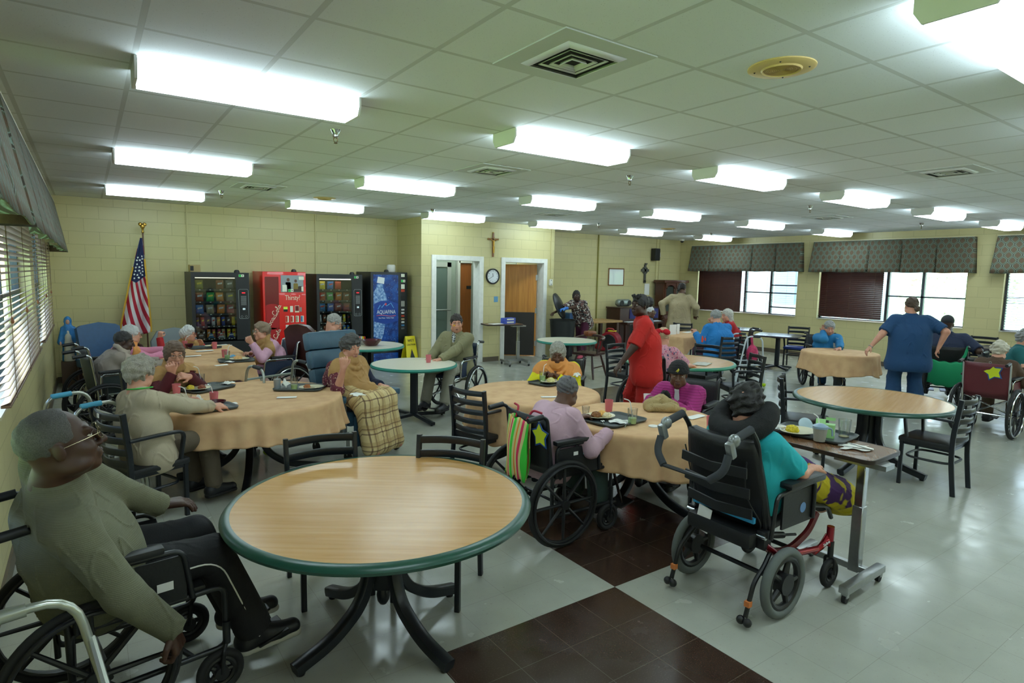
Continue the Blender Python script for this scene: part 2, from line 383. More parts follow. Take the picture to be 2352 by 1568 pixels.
MB().box((-2.6, -1.5, 1.6), (.1, .8, 1.3)).build('window', mat('siding_window', '#7f8fa8', .2), hb)
hb2 = tag(MB().box((-14, 8, 2), (6, 40, 4.4)).build('neighbour_wall', mat('pale_stucco', '#c9cdd6', .8)), 'pale wall outside seen through the left hand blinds', 'wall')
# ------------------------------------------------------------------ windows and blinds
SLAT = mat('brown_slat', '#3a1a11', .32, noise=.12, nscale=8); SLATL = mat('pale_brown_slat', '#7a6152', .3, noise=.15, nscale=8); CORD = mat('blind_cord', '#6f5a48', .8)  # second slat material is a paler brown, for the left wall blinds
def window(i, x, out, y0, y1, mulls, rails):
    s = 1 if out > 0 else -1; xc = x+s*.13; f = MB()
    for y in [y0+.02, y1-.02]: f.box((xc, y, (SILL+HEAD)/2), (.06, .04, HEAD-SILL))
    for z in (SILL+.02, HEAD-.02): f.box((xc, (y0+y1)/2, z), (.06, y1-y0, .04))
    o = struct('window_%d' % i, f, ALU)
    for y in mulls: MB().box((xc, y, (SILL+HEAD)/2), (.07, .055, HEAD-SILL)).build('mullion', ALU, o)
    for (a, c, z) in rails: MB().box((xc-s*.005, (a+c)/2, z), (.06, c-a, .03)).build('glazing_bar', ALU, o)
    MB().box((xc, (y0+y1)/2, (SILL+HEAD)/2), (.006, y1-y0-.06, HEAD-SILL-.06)).build('glass_pane', GLASS, o)
    MB().box((x+s*.05, (y0+y1)/2, SILL+.005), (.13, y1-y0, .02)).build('window_sill', SILL_M, o)
window(1, XL, -1, *LW[0], [9.6], [(LW[0][0], LW[0][1], 1.6)]); window(2, XL, -1, *LW[1], [6.3], [(LW[1][0], LW[1][1], 1.6)]); window(3, XL, -1, *LW[2], [2.3], [])
window(4, XR, 1, *RW[0], [9.72, 8.98], [(8.22, 9.72, 1.52), (8.22, 8.98, 1.16), (8.22, 8.98, 1.72)]); window(5, XR, 1, *RW[1], [6.19, 5.5], [(4.69, 6.19, 1.55)])
window(6, XR, 1, *RW[2], [2.6], [(1.1, 4.1, 1.6)]); window(7, XR, 1, *RW[3], [-.9], [])
def blind(x, inn, y0, y1, z0, z1, tilt, m, label, pitch=.043, wd=.05, cords=()):
    o = thing('window_blind', label, 'blind', (x+inn*.035, (y0+y1)/2, z0), 0, 'slatted window blinds')
    L = y1-y0-.03; b = MB(); z = .03; t = rad(tilt)
    while z < z1-z0-.05:
        M = Matrix.Rotation(t*inn, 3, 'Y'); b.box((0, 0, z), (wd, L, .003), M=M); z += pitch
    b.build('slats', m, o); MB().box((0, 0, z1-z0-.03), (.05, L, .05)).build('headrail', m, o); MB().box((0, 0, .012), (.05, L, .016), bev=.003).build('bottom_rail', m, o)
    for f in (-.38, 0, .38): MB().cyl((inn*.024, f*L, 0), (inn*.024, f*L, z1-z0), .0022, seg=6).build('ladder_cord', CORD, o)
    for f in cords:
        c = MB().cyl((inn*.045, f*L, .55), (inn*.045, f*L, z1-z0), .002, seg=6).build('pull_cord', CORD, o)
        MB().lathe([(.003, .04), (.011, .015), (.008, 0)], (inn*.045, f*L, .5), seg=10).build('tassel', mat('tassel_wood', '#8a5233', .4), c)
    return o
blind(XL, 1, 8.42, 10.85, 1.0, 2.70, -24, SLATL, 'brown slatted blind in the left wall window nearest the back corner', cords=(-.4, .1))
blind(XL, 1, 4.6, 7.85, 1.0, 2.70, -20, SLATL, 'open slatted blind in the left wall window near the walking frame', cords=(-.45, -.1, .3))
blind(XL, 1, .7, 3.9, 1.0, 2.70, -20, SLATL, 'open slatted blind beside the camera in the left wall')
blind(XR, -1, 9.74, 11.15, .97, 2.70, 60, SLAT, 'dark brown closed blind behind the china cabinet')
blind(XR, -1, 8.27, 9.70, .97, 2.70, 3, SLAT, 'fully tilted open blind beside the closed one behind the cabinet', pitch=.05)
blind(XR, -1, 6.21, 7.63, 1.01, 2.70, 58, SLAT, 'dark brown closed blind above the seated woman in blue')
blind(XR, -1, 1.15, 4.05, .97, 2.70, 12, SLAT, 'open slatted blind at the right edge of the view', pitch=.05)
blind(XR, -1, -2.3, .5, .97, 2.70, 20, SLAT, 'open slatted blind out past the right edge', pitch=.05)
n = NT('ogee_fabric', .85); x, y, z = n.xyz()
cs = n.math('MULTIPLY', n.math('COSINE', n.math('MULTIPLY', z, 2*math.pi/.2)), .25); u = n.math('MULTIPLY', y, 1/.14)
def dist(v):
    f = n.math('FRACT', n.math('ADD', v, 100.)); return n.math('MINIMUM', f, n.math('SUBTRACT', 1, f))
d1 = dist(n.math('SUBTRACT', u, cs)); d2 = dist(n.math('ADD', n.math('ADD', u, cs), .5)); dm = n.math('MINIMUM', d1, d2)
c = n.mix(n.ramp(dm, .3, .2), '#5e4a38', '#565945'); c = n.mix(n.math('MULTIPLY', n.ramp(dm, .12, .09), n.ramp(dm, .05, .065)), c, '#7d9186'); c = n.mix(n.ramp(dm, .055, .035), c, '#3b352c')
n.color(n.mix(n.ramp(n.noise(60), .4, .65, 0, .35), c, '#4d4335')); n.bump(n.noise(25), .3, .01); OGEE = n.m
def valance(x, inn, y0, y1, label, flare=.1, npl=5):
    o = thing('window_valance', label, 'valance', (x, 0, 0), 0, 'patterned window valances')
    zb, zt = 2.06, 2.77; N = npl*24
    def pt(u, v):
        dd = .13+flare*(1-v)*.8; e = .05*(1-v); yy = (y0-e)+(y1-y0+2*e)*u
        ph = (u*npl) % 1; dist = min(ph, 1-ph)
        g = max(0, 1-dist/.045)*(1-v)**.6*.075 if 0.02 < u < .98 else 0
        return (inn*(dd-g), yy, zb+(zt-zb)*v+.006*math.sin(u*npl*2*math.pi)*(1-v))
    MB().grid(pt, N+1, 9).build('drape', OGEE, o, sharp=0, solid=.008)
    b = MB()
    for u in (0, 1):
        p0, p1 = pt(u, 0), pt(u, 1); MB().add([p0, p1, (inn*.004, p1[1], p1[2]), (inn*.004, p0[1], p0[2])], [[0, 1, 2, 3]]).build('side_return', OGEE, o, sharp=0, solid=.008)
    MB().box((inn*.07, (y0+y1)/2, zt+.004), (.13, y1-y0, .012)).build('mounting_board', SILL_M, o)
valance(XL, 1, 4.2, 11.05, 'long green and brown patterned valance over the left wall windows', .16, 8)
valance(XL, 1, .2, 3.9, 'patterned valance on the left wall beside the camera', .16)
valance(XR, -1, 8.12, 11.36, 'patterned valance over the far window behind the china cabinet')
valance(XR, -1, 4.6, 7.8, 'patterned valance over the window above the woman in blue')
valance(XR, -1, 1.05, 4.23, 'patterned valance cut by the right edge of the view')
# ------------------------------------------------------------------ ceiling fittings
DIFF = mat('lamp_diffuser', '#dff4fb', .5, emit=LAMP_E); HOUSE = mat('lamp_housing', '#f3f4f2', .4)
def light():
    o = thing('ceiling_light', '', 'ceiling light')
    prof = [(-.055, 0), (.055, 0), (.145, -.05), (.115, -.095), (-.115, -.095), (-.145, -.05)]
    MB().prism(prof, (-.585, 0, -.012), (0, 1, 0), (0, 0, 1), -1.17).build('diffuser', DIFF, o, sharp=20)
    MB().box((0, 0, -.006), (1.2, .2, .012)).build('housing', HOUSE, o)
    for s in (-1, 1): MB().prism([(-.15, .008), (.15, .008), (.15, -.05), (.118, -.098), (-.118, -.098), (-.15, -.05)], (s*.6-.007, 0, -.01), (0, 1, 0), (0, 0, 1), -.014 if s > 0 else -.014).build('end_cap', HOUSE, o)
    return o
hl_ = light()
hl_.location = (6.5, 11.4, 2.75); hl_['label'] = 'ceiling light inside the small hall behind the left doorway'; hl2_ = dup(hl_, (8.2, 12.2, 2.75), label='ceiling light inside the room behind the open wooden door')
L0 = light(); first = True
cols = [.26, 2.66, 5.06, 7.5, 10.07, 12.75]; ordn = ['first', 'second', 'third', 'fourth', 'fifth', 'sixth']
for rw, y in (('near', 3.93), ('middle', 6.93), ('far', 10.0), ('front', .98), ('front', -1.9)):
    for k, x in enumerate(cols):
        lab = 'long white fluorescent ceiling light, %s from the left in the %s row' % (ordn[k], rw)
        if y < 1: lab = 'large fluorescent ceiling light cut by the top right corner of the view' if (y > 0 and k == 1) else 'fluorescent ceiling light out of view above the camera'
        o = L0 if first else dup(L0); first = False
        o.location = (x+.6, y, CEIL); o['label'] = lab; o['group'] = 'fluorescent ceiling lights'
def vent(x, y, label, s=.38, panel=.59):
    o = thing('ceiling_vent', label, 'ceiling vent', (x, y, CEIL), 0, 'ceiling air vents')
    MB().box((0, 0, -.003), (panel, panel, .006)).build('panel', mat('vent_panel', '#ccd1cf', .8), o)
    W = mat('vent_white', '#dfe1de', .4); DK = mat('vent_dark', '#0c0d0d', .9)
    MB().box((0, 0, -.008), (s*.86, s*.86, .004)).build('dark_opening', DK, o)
    b = MB()
    for a in range(4):
        M = Matrix.Rotation(a*math.pi/2, 3, 'Z'); h = s/2
        q = [(-h, -h, -.006), (h, -h, -.006), (h*.84, -h*.84, -.022), (-h*.84, -h*.84, -.022)]; b.add([M @ Vector(p) for p in q], [[0, 1, 2, 3]])
    b.build('frame', W, o, solid=.004)
    for j, (r, z) in enumerate(((.66, -.016), (.46, -.02), (.26, -.024))):
        l = MB()
        for a in range(4):
            M = Matrix.Rotation(a*math.pi/2, 3, 'Z'); h = s/2*r
            q = [(-h, -h, z), (h, -h, z), (h*.8, -h*.8, z+.022), (-h*.8, -h*.8, z+.022)]; l.add([M @ Vector(p) for p in q], [[0, 1, 2, 3]])
        l.build('louvre', W, o, solid=.003)
for a in ((2.07, 2.45, 'nearest square ceiling vent with open louvres'), (3.54, 5.46, 'square ceiling vent in front of the second middle row light'), (1.91, 8.6, 'small ceiling vent near the vending machines'),
          (6.97, 2.52, 'dark slotted ceiling vent high on the right'), (10.49, 5.55, 'distant ceiling vent near the right wall windows'), (6.85, 8.49, 'ceiling vent in front of the doors')): vent(*a)
def spk(x, y, label, sl):
    TAN = mat('speaker_tan', '#d9bd7c', .5)
    o = thing('ceiling_speaker', label, 'speaker', (x, y, CEIL), 0, 'round ceiling speakers')
    MB().lathe([(.165, 0), (.165, -.006), (.15, -.012), (.1, -.012), (.094, -.02), (.088, -.012), (.0, -.012)], seg=40).build('rim', TAN, o)
    g = MB()
    for r in np.arange(.012, .086, .009): g.torus((0, 0, -.014), (0, 0, 1), r, .0018, 28, 4)
    g.build('grille', mat('speaker_tan_dark', '#b3945c', .6), o)
    for k in range(4):
        a = k*math.pi/2+.5; MB().sphere((.13*math.cos(a), .13*math.sin(a), -.012), .005, 8).build('screw', BLKPL, o)
spk(2.98, 1.87, 'tan round ceiling speaker, the nearest', 1); spk(2.98, 9.19, 'small tan ceiling speaker above the red drinks machine', 0); spk(10.66, 9.19, 'far tan ceiling speaker by the right hand windows', 0)
def sprk(x, y, label, first=[None]):
    if first[0]: o = dup(first[0], (x, y, CEIL), label=label); return
    o = thing('fire_sprinkler', label, 'sprinkler', (x, y, CEIL), 0, 'ceiling fire sprinklers'); first[0] = o
    MB().lathe([(.038, 0), (.036, -.004), (.022, -.04), (.022, -.055), (.016, -.06), (0, -.06)], seg=20).build('escutcheon', CHROME, o)
    b = MB()
    for s in (-1, 1): b.tube([(s*.004, 0, -.058), (s*.016, 0, -.07), (s*.014, 0, -.088), (0, 0, -.1)], .0035, 6)
    b.lathe([(.014, -.103), (.014, -.1), (0, -.1)], seg=12); b.build('spray_head', mat('brass_dark', '#6e5b3d', .35, .8), o)
for a in ((1.63, 4.74, 'nearest chrome sprinkler below the left ceiling light'), (1.6, 9.39, 'chrome sprinkler above the left snack machine'), (4.85, 4.74, 'chrome sprinkler between the middle ceiling lights'), (4.89, 9.37, 'sprinkler in front of the corner by the doors'),
          (8.7, 4.86, 'sprinkler over the small cloth table side of the room'), (8.64, 9.27, 'sprinkler near the rubbish bin end'), (12.33, 9.29, 'sprinkler near the far window corner'), (12.58, 4.9, 'sprinkler above the middle right window')): sprk(*a)
cd = thing('security_camera', 'small white dome security camera on the far corner ceiling', 'camera', (13.9, 11.45, CEIL))
MB().lathe([(.07, 0), (.07, -.03), (.05, -.045)], seg=20).build('mount', WHITE_P, cd); MB().sphere((0, 0, -.05), (.05, .05, .045)).build('dome', BLKPL, cd)
# painted conduits, wall boxes
for nm, x, y, z0, z1, dx, dy in (('trim_conduit_1', 1.46, YB-.015, 1.86, CEIL, .02, .02), ('trim_conduit_2', 3.66, YB-.015, 1.8, CEIL, .02, .02), ('trim_conduit_3', 8.6, YD-.012, 1.8, CEIL, .02, .02), ('trim_conduit_5', 13.33, YB-.015, 1.7, CEIL, .015, .02), ('trim_conduit_6', 13.45, YB-.015, 1.7, CEIL, .015, .02)):
    struct(nm, MB().box((x, y, (z0+z1)/2), (dx, dy, z1-z0)), mat('conduit_paint', PAINT, .4))
struct('trim_conduit_4', MB().box((11.08, YB-.015, CEIL/2), (.03, .03, CEIL)), mat('olive_conduit', '#8b8440', .5))
# ------------------------------------------------------------------ table tops and bases
def wood_mat(name, ang, c1, c2, c3):
    n = NT(name, .26); x, y, z = n.xyz(); ca, sa = math.cos(ang), math.sin(ang)
    a = n.math('ADD', n.math('MULTIPLY', x, ca), n.math('MULTIPLY', y, sa)); q = n.math('SUBTRACT', n.math('MULTIPLY', y, ca), n.math('MULTIPLY', x, sa))
    g = n.noise(1, n.comb(n.math('MULTIPLY', a, 1.6), n.math('MULTIPLY', q, 34)), 6); h = n.noise(1, n.comb(n.math('MULTIPLY', a, 7), n.math('MULTIPLY', q, 150)), 3)
    c = n.mix(n.ramp(g, .3, .7), c1, c2); n.color(n.mix(n.ramp(h, .55, .75, 0, .5), c, c3)); return n.m
OAK = wood_mat('oak_laminate', -.61, '#cfa267', '#b98749', '#a5733a'); OAK2 = wood_mat('oak_laminate_cross', .25, '#cfa267', '#b98749', '#a5733a')
CREAM = mat('cream_laminate', '#d9d3bf', .3, noise=.03, nscale=50); GREENE = mat('green_edge', '#1c4a3c', .3, noise=.05); TEALE = mat('teal_edge', '#12806f', .35)
WALNUT = wood_mat('walnut_laminate', .6, '#7d5a3e', '#6a4930', '#4f3522'); DARKTOP = mat('dark_table_top', '#35303a', .25, noise=.06)
NAVYB = mat('blue_black_metal', '#14191f', .35)
def round_top(o, r, top, edge, H=.75, th=.032, bev=.045):
    MB().lathe([(r-bev, H-.03), (r-bev, H-.001), (0, H-.001)][::1], seg=96).build('table_top', top, o)
    pr = [(r-bev, H), (r-bev*.45, H-.001), (r-.006, H-.012), (r, H-.022), (r-.008, H-th-.006), (r-bev, H-th-.01), (r-bev, H)]
    MB().lathe(pr, seg=96, caps=False).build('edge_band', edge, o, sharp=50)
def arm_base(o, H, rot=.7, reach=.6, feet=True):
    """central triple column on four swept steel legs"""
    m = NAVYB; MB().box((0, 0, H-.05), (.36, .36, .03), rz=rot).build('mounting_plate', m, o)
    MB().box((0, 0, (H-.05+.24)/2), (.085, .085, H-.05-.24), bev=.008, rz=rot).build('column', m, o)
    for k in range(4):
        a = rot+k*math.pi/2+math.pi/4; d = vec((math.cos(a), math.sin(a), 0))
        pts = [d*.085+vec((0, 0, H-.05)), d*.085+vec((0, 0, .34)), d*.14+vec((0, 0, .2)), d*.3+vec((0, 0, .085)), d*reach+vec((0, 0, .035))]
        l = MB().tube(fillet(pts, .16, 7), .03, 12, flat=((0, 0, 1) if 0 else tuple(np.cross(d, (0, 0, 1))), .032, .028)).build('leg', m, o)
        MB().lathe([(.02, 0), (.024, .01), (.018, .03)], d*(reach-.03)+vec((0, 0, .0)), seg=10).build('foot_glide', BLKPL, l)
    MB().sphere((0, 0, .2), (.035, .035, .055), 12).build('column_cap', m, o)
def x_base(o, H, rot=.3, reach=.36):
    m = NAVYB; MB().box((0, 0, H-.045), (.42, .42, .02), rz=rot).build('mounting_plate', m, o)
    MB().box((0, 0, (H-.04+.05)/2), (.085, .085, H-.09), bev=.008, rz=rot+.8).build('column', m, o)
    for k in range(4):
        a = rot+k*math.pi/2; d = vec((math.cos(a), math.sin(a), 0))
        MB().tube([d*.02+vec((0, 0, .07)), d*.12+vec((0, 0, .06)), d*reach+vec((0, 0, .032))], .03, 12, flat=(tuple(np.cross(d, (0, 0, 1))), .032, .02)).build('foot', m, o)
        MB().cyl(d*(reach-.03), d*(reach-.03)+vec((0, 0, .03)), .014, seg=8).build('foot_glide', BLKPL, o)
def round_table(x, y, r, label, top, edge, base, H=.75, rot=.7, reach=.6, bev=.045, grp=None):
    o = thing('round_table', label, 'table', (x, y, 0), 0, grp)
    round_top(o, r, top, edge, H, bev=bev); (arm_base if base == 'arm' else x_base)(o, H, rot, reach); return o
round_table(1.18, 2.79, .753, 'large empty round wood-grain table with dark green edge in the foreground', OAK, GREENE, 'arm', .72, -.54, .5)
round_table(6.36, 2.78, .72, 'empty round wood-grain table with green edge on the right, behind the overbed tray table', OAK2, GREENE, 'arm', .70, -.77, .53)
round_table(6.675, 5.443, 0.750, 'round wood-grain table with bright green edge behind the woman in the black hat', OAK2, mat('bright_green_edge', '#1d7a5a', .35), 'x', .72, .3, .45, .04)
round_table(3.338, 6.881, 0.544, 'round cream table with teal edge holding one pink cup, beside the man in khaki', CREAM, TEALE, 'x', .72, .08, .45, .02)
round_table(3.512, 8.997, 0.616, 'round cream table with teal edge holding a maroon bowl by the vending machines', CREAM, TEALE, 'x', .72, .42, .42, .02)
round_table(6.943, 8.175, 0.539, 'empty round cream table with teal edge behind the woman in yellow', CREAM, TEALE, 'x', .72, .2, .4, .02)
# tables hidden under cloths
CLOTHM = NT('peach_tablecloth', .85); CLOTHM.color(CLOTHM.mix(CLOTHM.ramp(CLOTHM.noise(7, detail=5), .35, .65), '#d2ab7e', '#c49a70')); CLOTHM.bump(CLOTHM.noise(400), .12, .003); CLOTHM = CLOTHM.m
def cloth_round(x, y, r, label, H=.72, drop=.3, waves=26, seed=1, amp=.024, corner=0, crot=0, low=.0):
    rs = random.Random(seed); ph = [rs.uniform(0, 6.28) for _ in range(5)]; N = waves*10
    b = MB(); o_r = r+.006
    def pt(u, v):
        a = 2*math.pi*u
        if v < .4: rr = o_r*(v/.4); return (rr*math.cos(a), rr*math.sin(a), H+.004)
        t = (v-.4)/.6
        w = math.sin(a*waves+ph[0]+1.2*math.sin(3*a+ph[1]))*(.55+.35*math.sin(5*a+ph[4]))+math.sin(a*round(waves*.6)+ph[2])*.45+math.sin(a*5+ph[3])*.25
        d = drop*(1+.08*math.sin(3*a+ph[4]))+corner*max(0, math.cos(4*(a-crot)))**3+low*math.cos(a-crot)
        e = min(1, t/.14); rr = o_r+.014*math.sin(e*math.pi/2)+t*t*.035+amp*w*t**1.1
        return (rr*math.cos(a), rr*math.sin(a), H+.004-.018*(1-math.cos(e*math.pi/2))-max(0, t-.05)*d)
    b.grid(pt, N, 30, closed=True)
    o = b.build('tablecloth', CLOTHM, sharp=0, solid=.003); o.location = (x, y, 0); return tag(o, label, 'tablecloth', 'peach tablecloths')
cloth_round(1.150, 5.720, 0.781, 'peach cloth over the large round table where the woman in maroon eats', waves=34, seed=3, drop=.26)
cloth_round(3.512, 4.611, 0.626, 'peach cloth over the round table before the woman in yellow', waves=24, seed=5, drop=.33, corner=.05, crot=.4)
cloth_round(3.625, 3.307, 0.591, 'peach cloth over the round table between the pink and magenta dressed women', waves=22, seed=8, drop=.3)
cloth_round(9.859, 4.847, 0.544, 'peach cloth over the small round table of the woman in blue', waves=24, seed=11, drop=.3, corner=.06)
round_table(1.150, 5.720, 0.760, 'pedestal table under the peach cloth where the woman in maroon eats', OAK, GREENE, 'arm', .715, .5, .6)
round_table(3.512, 4.611, 0.606, 'pedestal table under the peach cloth before the woman in yellow', OAK, GREENE, 'arm', .715, .2, .52)
round_table(3.625, 3.307, 0.570, 'pedestal table under the peach cloth between the pink and magenta dressed women', OAK, GREENE, 'arm', .715, .95, .5)
round_table(9.859, 4.847, 0.524, 'pedestal table under the peach cloth of the woman in blue', OAK, GREENE, 'x', .715, .4, .42)
def sq_table(x, y, wx, wy, label, top, H=.72, rz=0, th=.03, grp=None, feet=.34):
    o = thing('square_table', label, 'table', (x, y, 0), rz, grp)
    MB().box((0, 0, H-th/2), (wx, wy, th), bev=.006).build('table_top', top, o); x_base(o, H-.0, .78, feet); return o
def cloth_rect(x, y, wx, wy, label, H=.72, drop=.2, rz=0, seed=1, fold=True):
    rs = random.Random(seed); ph = [rs.uniform(0, 6.28) for _ in range(6)]; M = []
    b = MB(); hx, hy = wx/2+.006, wy/2+.006; nu = 160; nv = 16
    per = 2*(wx+wy)
    def edge(u):
        s = u*per
        for (ax, ay, bx, by, L) in ((-hx, -hy, hx, -hy, wx), (hx, -hy, hx, hy, wy), (hx, hy, -hx, hy, wx), (-hx, hy, -hx, -hy, wy)):
            if s <= L: t = s/L; return ax+(bx-ax)*t, ay+(by-ay)*t, t, L
            s -= L
        return -hx, -hy, 0, wy
    def pt(u, v):
        ex, ey, t, L = edge(u % 1)
        if v < .3: k = v/.3; return (ex*k, ey*k, H+.004+(.0035*math.sin(ey*k*14+ph[0]) if fold else 0))
        q = (v-.3)/.7; c = min(t, 1-t)*L; cor = max(0, 1-c/.18)
        n = nrm((ex, ey)) if cor > .0 else vec((0, 0))
        m = vec((0, -1) if abs(ey+hy) < 1e-6 else (1, 0) if abs(ex-hx) < 1e-6 else (0, 1) if abs(ey-hy) < 1e-6 else (-1, 0))
        d = nrm(m*(1-cor*.6)+n*cor*.6); w = math.sin(u*per*9+ph[1])*.6+math.sin(u*per*5+ph[2])*.6
        out = .012*min(1, q*6)+(.02+.07*cor)*q*q+.02*w*q; dz = drop*(1+.06*math.sin(u*per*3+ph[3]))+.13*cor
        e = min(1, q/.12)
        return (ex+d[0]*out, ey+d[1]*out, H+.004-.01*(1-math.cos(e*math.pi/2))-max(0, q-.04)*dz)
    b.grid(pt, nu*2, nv+8, closed=True); o = b.build('tablecloth', CLOTHM, sharp=0, solid=.003); o.location = (x, y, 0); o.rotation_euler = (0, 0, rz); return tag(o, label, 'tablecloth', 'peach tablecloths')
sq_table(1.18, 8.34, .9, .95, 'square table under the near cloth beneath the snack machines', WALNUT); cloth_rect(1.18, 8.34, .93, .98, 'peach cloth on the nearer of two joined square tables by the snack machines', drop=.2, seed=2)
sq_table(1.25, 9.41, .9, .9, 'square table under the far cloth beneath the snack machines', WALNUT); cloth_rect(1.25, 9.41, .95, .96, 'peach cloth on the farther of two joined square tables by the snack machines', drop=.2, seed=4)
sq_table(9.86, 7.96, 1.2, .85, 'long table under a peach cloth behind the woman with the red bow', WALNUT, rz=.05); cloth_rect(9.86, 7.96, 1.25, .9, 'peach cloth on the long table behind the woman with the red bow', drop=.22, seed=6, rz=.05)
sq_table(10.89, 2.36, 1.1, 1.0, 'table under a peach cloth at the right edge', WALNUT); cloth_rect(10.89, 2.36, 1.15, 1.05, 'peach cloth on the table at the right edge of the view', drop=.25, seed=7)
sq_table(12.3, 8.45, .95, .95, 'dark square table nearer the cabinet by the far window', DARKTOP, rz=.4); sq_table(11.75, 7.05, .85, .85, 'dark square table in front of the blue seated chair by the window wall', DARKTOP, rz=.4)
sq_table(13.4, 3.6, .8, 1.0, 'dark square table against the right wall behind the white-haired woman', DARKTOP)
# ------------------------------------------------------------------ black ladder-back armchairs
VINYL = mat('black_vinyl', '#17191c', .38, bump=.1, bscale=90); BLUEV = mat('blue_vinyl', '#1d3a8c', .4)
def armchair(arms=True, slats=5, seat_m=None):
    m = NAVYB; o = thing('armchair', '', 'chair')
    S = .455
    MB().box((0, .0, S-.028), (.43, .42, .05), bev=.02).build('seat', seat_m or VINYL, o); MB().box((0, 0, S-.062), (.4, .4, .025)).build('seat_frame', m, o)
    for s in (-1, 1):
        MB().tube(fillet([(s*.2, -.25, 0), (s*.2, -.2, .44), (s*.205, -.25, .86)], .2, 6), .018, 10, flat=((0, 1, 0), .02, .014)).build('leg', m, o)
        MB().tube([(s*.19, .18, 0), (s*.19, .18, S-.05)], .016, 10, flat=((0, 1, 0), .016, .016)).build('leg', m, o)
        if arms:
            MB().tube(fillet([(s*.19, .14, S-.05), (s*.215, .17, .66), (s*.22, .02, .668), (s*.207, -.215, .66)], .06, 6), .014, 10, flat=((1, 0, 0), .017, .012)).build('arm', m, o)
    for k in range(slats):
        z = .83-k*.085; yb = -.245+.05*(1-(z-.44)/.42)
        pts = [(-.2+.4*t, yb-.05*math.sin(math.pi*t), z) for t in np.linspace(0, 1, 11)]
        MB().tube(pts, .02, 10, flat=((0, .12, 1), .024, .008)).build('back_slat', m, o)
    a = np.linspace(0, 2*math.pi, 28, endpoint=False)
    MB().tube([(.185*math.copysign(abs(math.cos(q))**.5, math.cos(q)), -.02+.185*math.copysign(abs(math.sin(q))**.5, math.sin(q)), .27) for q in a], .011, 8, closed=True).build('stretcher', m, o)
    return o
CH = armchair(); CHB = None
def F(deg): return rad(deg-90)      # rotation for a thing built facing +Y that should face `deg`
CHAIRS = [(.30, 5.1, 24, 'black ladder-back armchair holding the woman in beige'), (1.1, 3.36, 264, 'black ladder-back chair pushed under the far left of the foreground table'),
          (1.6, 3.0, 222, 'blue-black ladder-back chair pushed under the far right of the foreground table'), (2.93, 4.55, 14, 'black ladder-back armchair beside the cloth table, left of the pink dressed woman'),
          (6.03, 3.25, -62, 'black ladder-back armchair behind the left of the right wood table'), (6.3, 2.2, 92, 'black armchair with shiny slats at the right end of the right wood table'),
          (7.08, 4.78, 148, 'black armchair seen from behind at the green edged table, nearer of two'), (6.5, 6.25, 275, 'black armchair tucked behind the green edged table'),
   (12.35, 7.0, 200, 'black armchair with blue seat beside the dark square table'),
          (11.1, 8.9, 20, 'black armchair whose back is held by the standing woman in beige'), (13.75, 4.2, 180, 'black chair behind the dark table at the right wall'), (7.45, 5.7, 190, 'black armchair pulled close to the right side of the green edged table')]
for i, (x, y, f, lab) in enumerate(CHAIRS):
    o = CH if i == 0 else dup(CH); o.location = (x, y, 0); o.rotation_euler = (0, 0, F(f)); o['label'] = lab; o['group'] = 'black ladder-back armchairs'
for ch in [c for c in COL.objects if c.get('label', '').startswith('black armchair with blue seat')]:
    for c in ch.children:
        if c.name.startswith('seat.'): c.data = c.data.copy(); c.data.materials[0] = BLUEV; c['label'] = 'blue seat'
MB().box((.0, -.308, .835), (.025, .003, .03)).build('sticker', PAPER, CH)
# ------------------------------------------------------------------ wheelchairs
UPH = {'black': mat('upholstery_black', '#131416', .5, bump=.1), 'navy': mat('upholstery_navy', '#17263f', .45, bump=.1), 'maroon': mat('upholstery_maroon', '#5a1a22', .45, bump=.1), 'green': mat('upholstery_dark_green', '#1f2a28', .45)}
def wheel(R, tire, spoke_n, handrim, o, name, c, x, cast=False, tr=.017, m_t=None, hubm=None, style='pair'):
    """tyre with rim, hub and spokes as sub-parts; axle along local X"""
    w_ = MB().torus((0, 0, 0), (1, 0, 0), R-tr, tr, 56 if not cast else 28, 10).build(name, m_t or RUBBER, o); w_.location = (x, c[0], c[1])
    k = MB().torus((0, 0, 0), (1, 0, 0), R-tr*2.3, tr*.75, 48 if not cast else 24, 8)
    hub = R*.11 if not cast else R*.3
    k.cyl((-.03, 0, 0), (.03, 0, 0), hub, seg=16)
    rs = tr*.62
    for i in range(spoke_n):
        a = 2*math.pi*i/spoke_n; d = vec((0, math.cos(a), math.sin(a)))
        if style == 'pair':
            for da in (-.13, .13): k.tube([vec((0, math.cos(a+da*2.2), math.sin(a+da*2.2)))*hub*.9, vec((0, math.cos(a+da), math.sin(a+da)))*(R-tr*2.4)], rs*.62, 6)
        else: k.tube([d*hub*.8, d*(R-tr*2.4)], [rs*1.25, rs*.85], 8, flat=None)
    k.build('spokes', hubm or BLKPL, w_)
    if handrim: MB().torus((math.copysign(.03, x), 0, 0), (1, 0, 0), R-.035, .009, 48, 8).build('handrim', handrim, w_)
    return w_
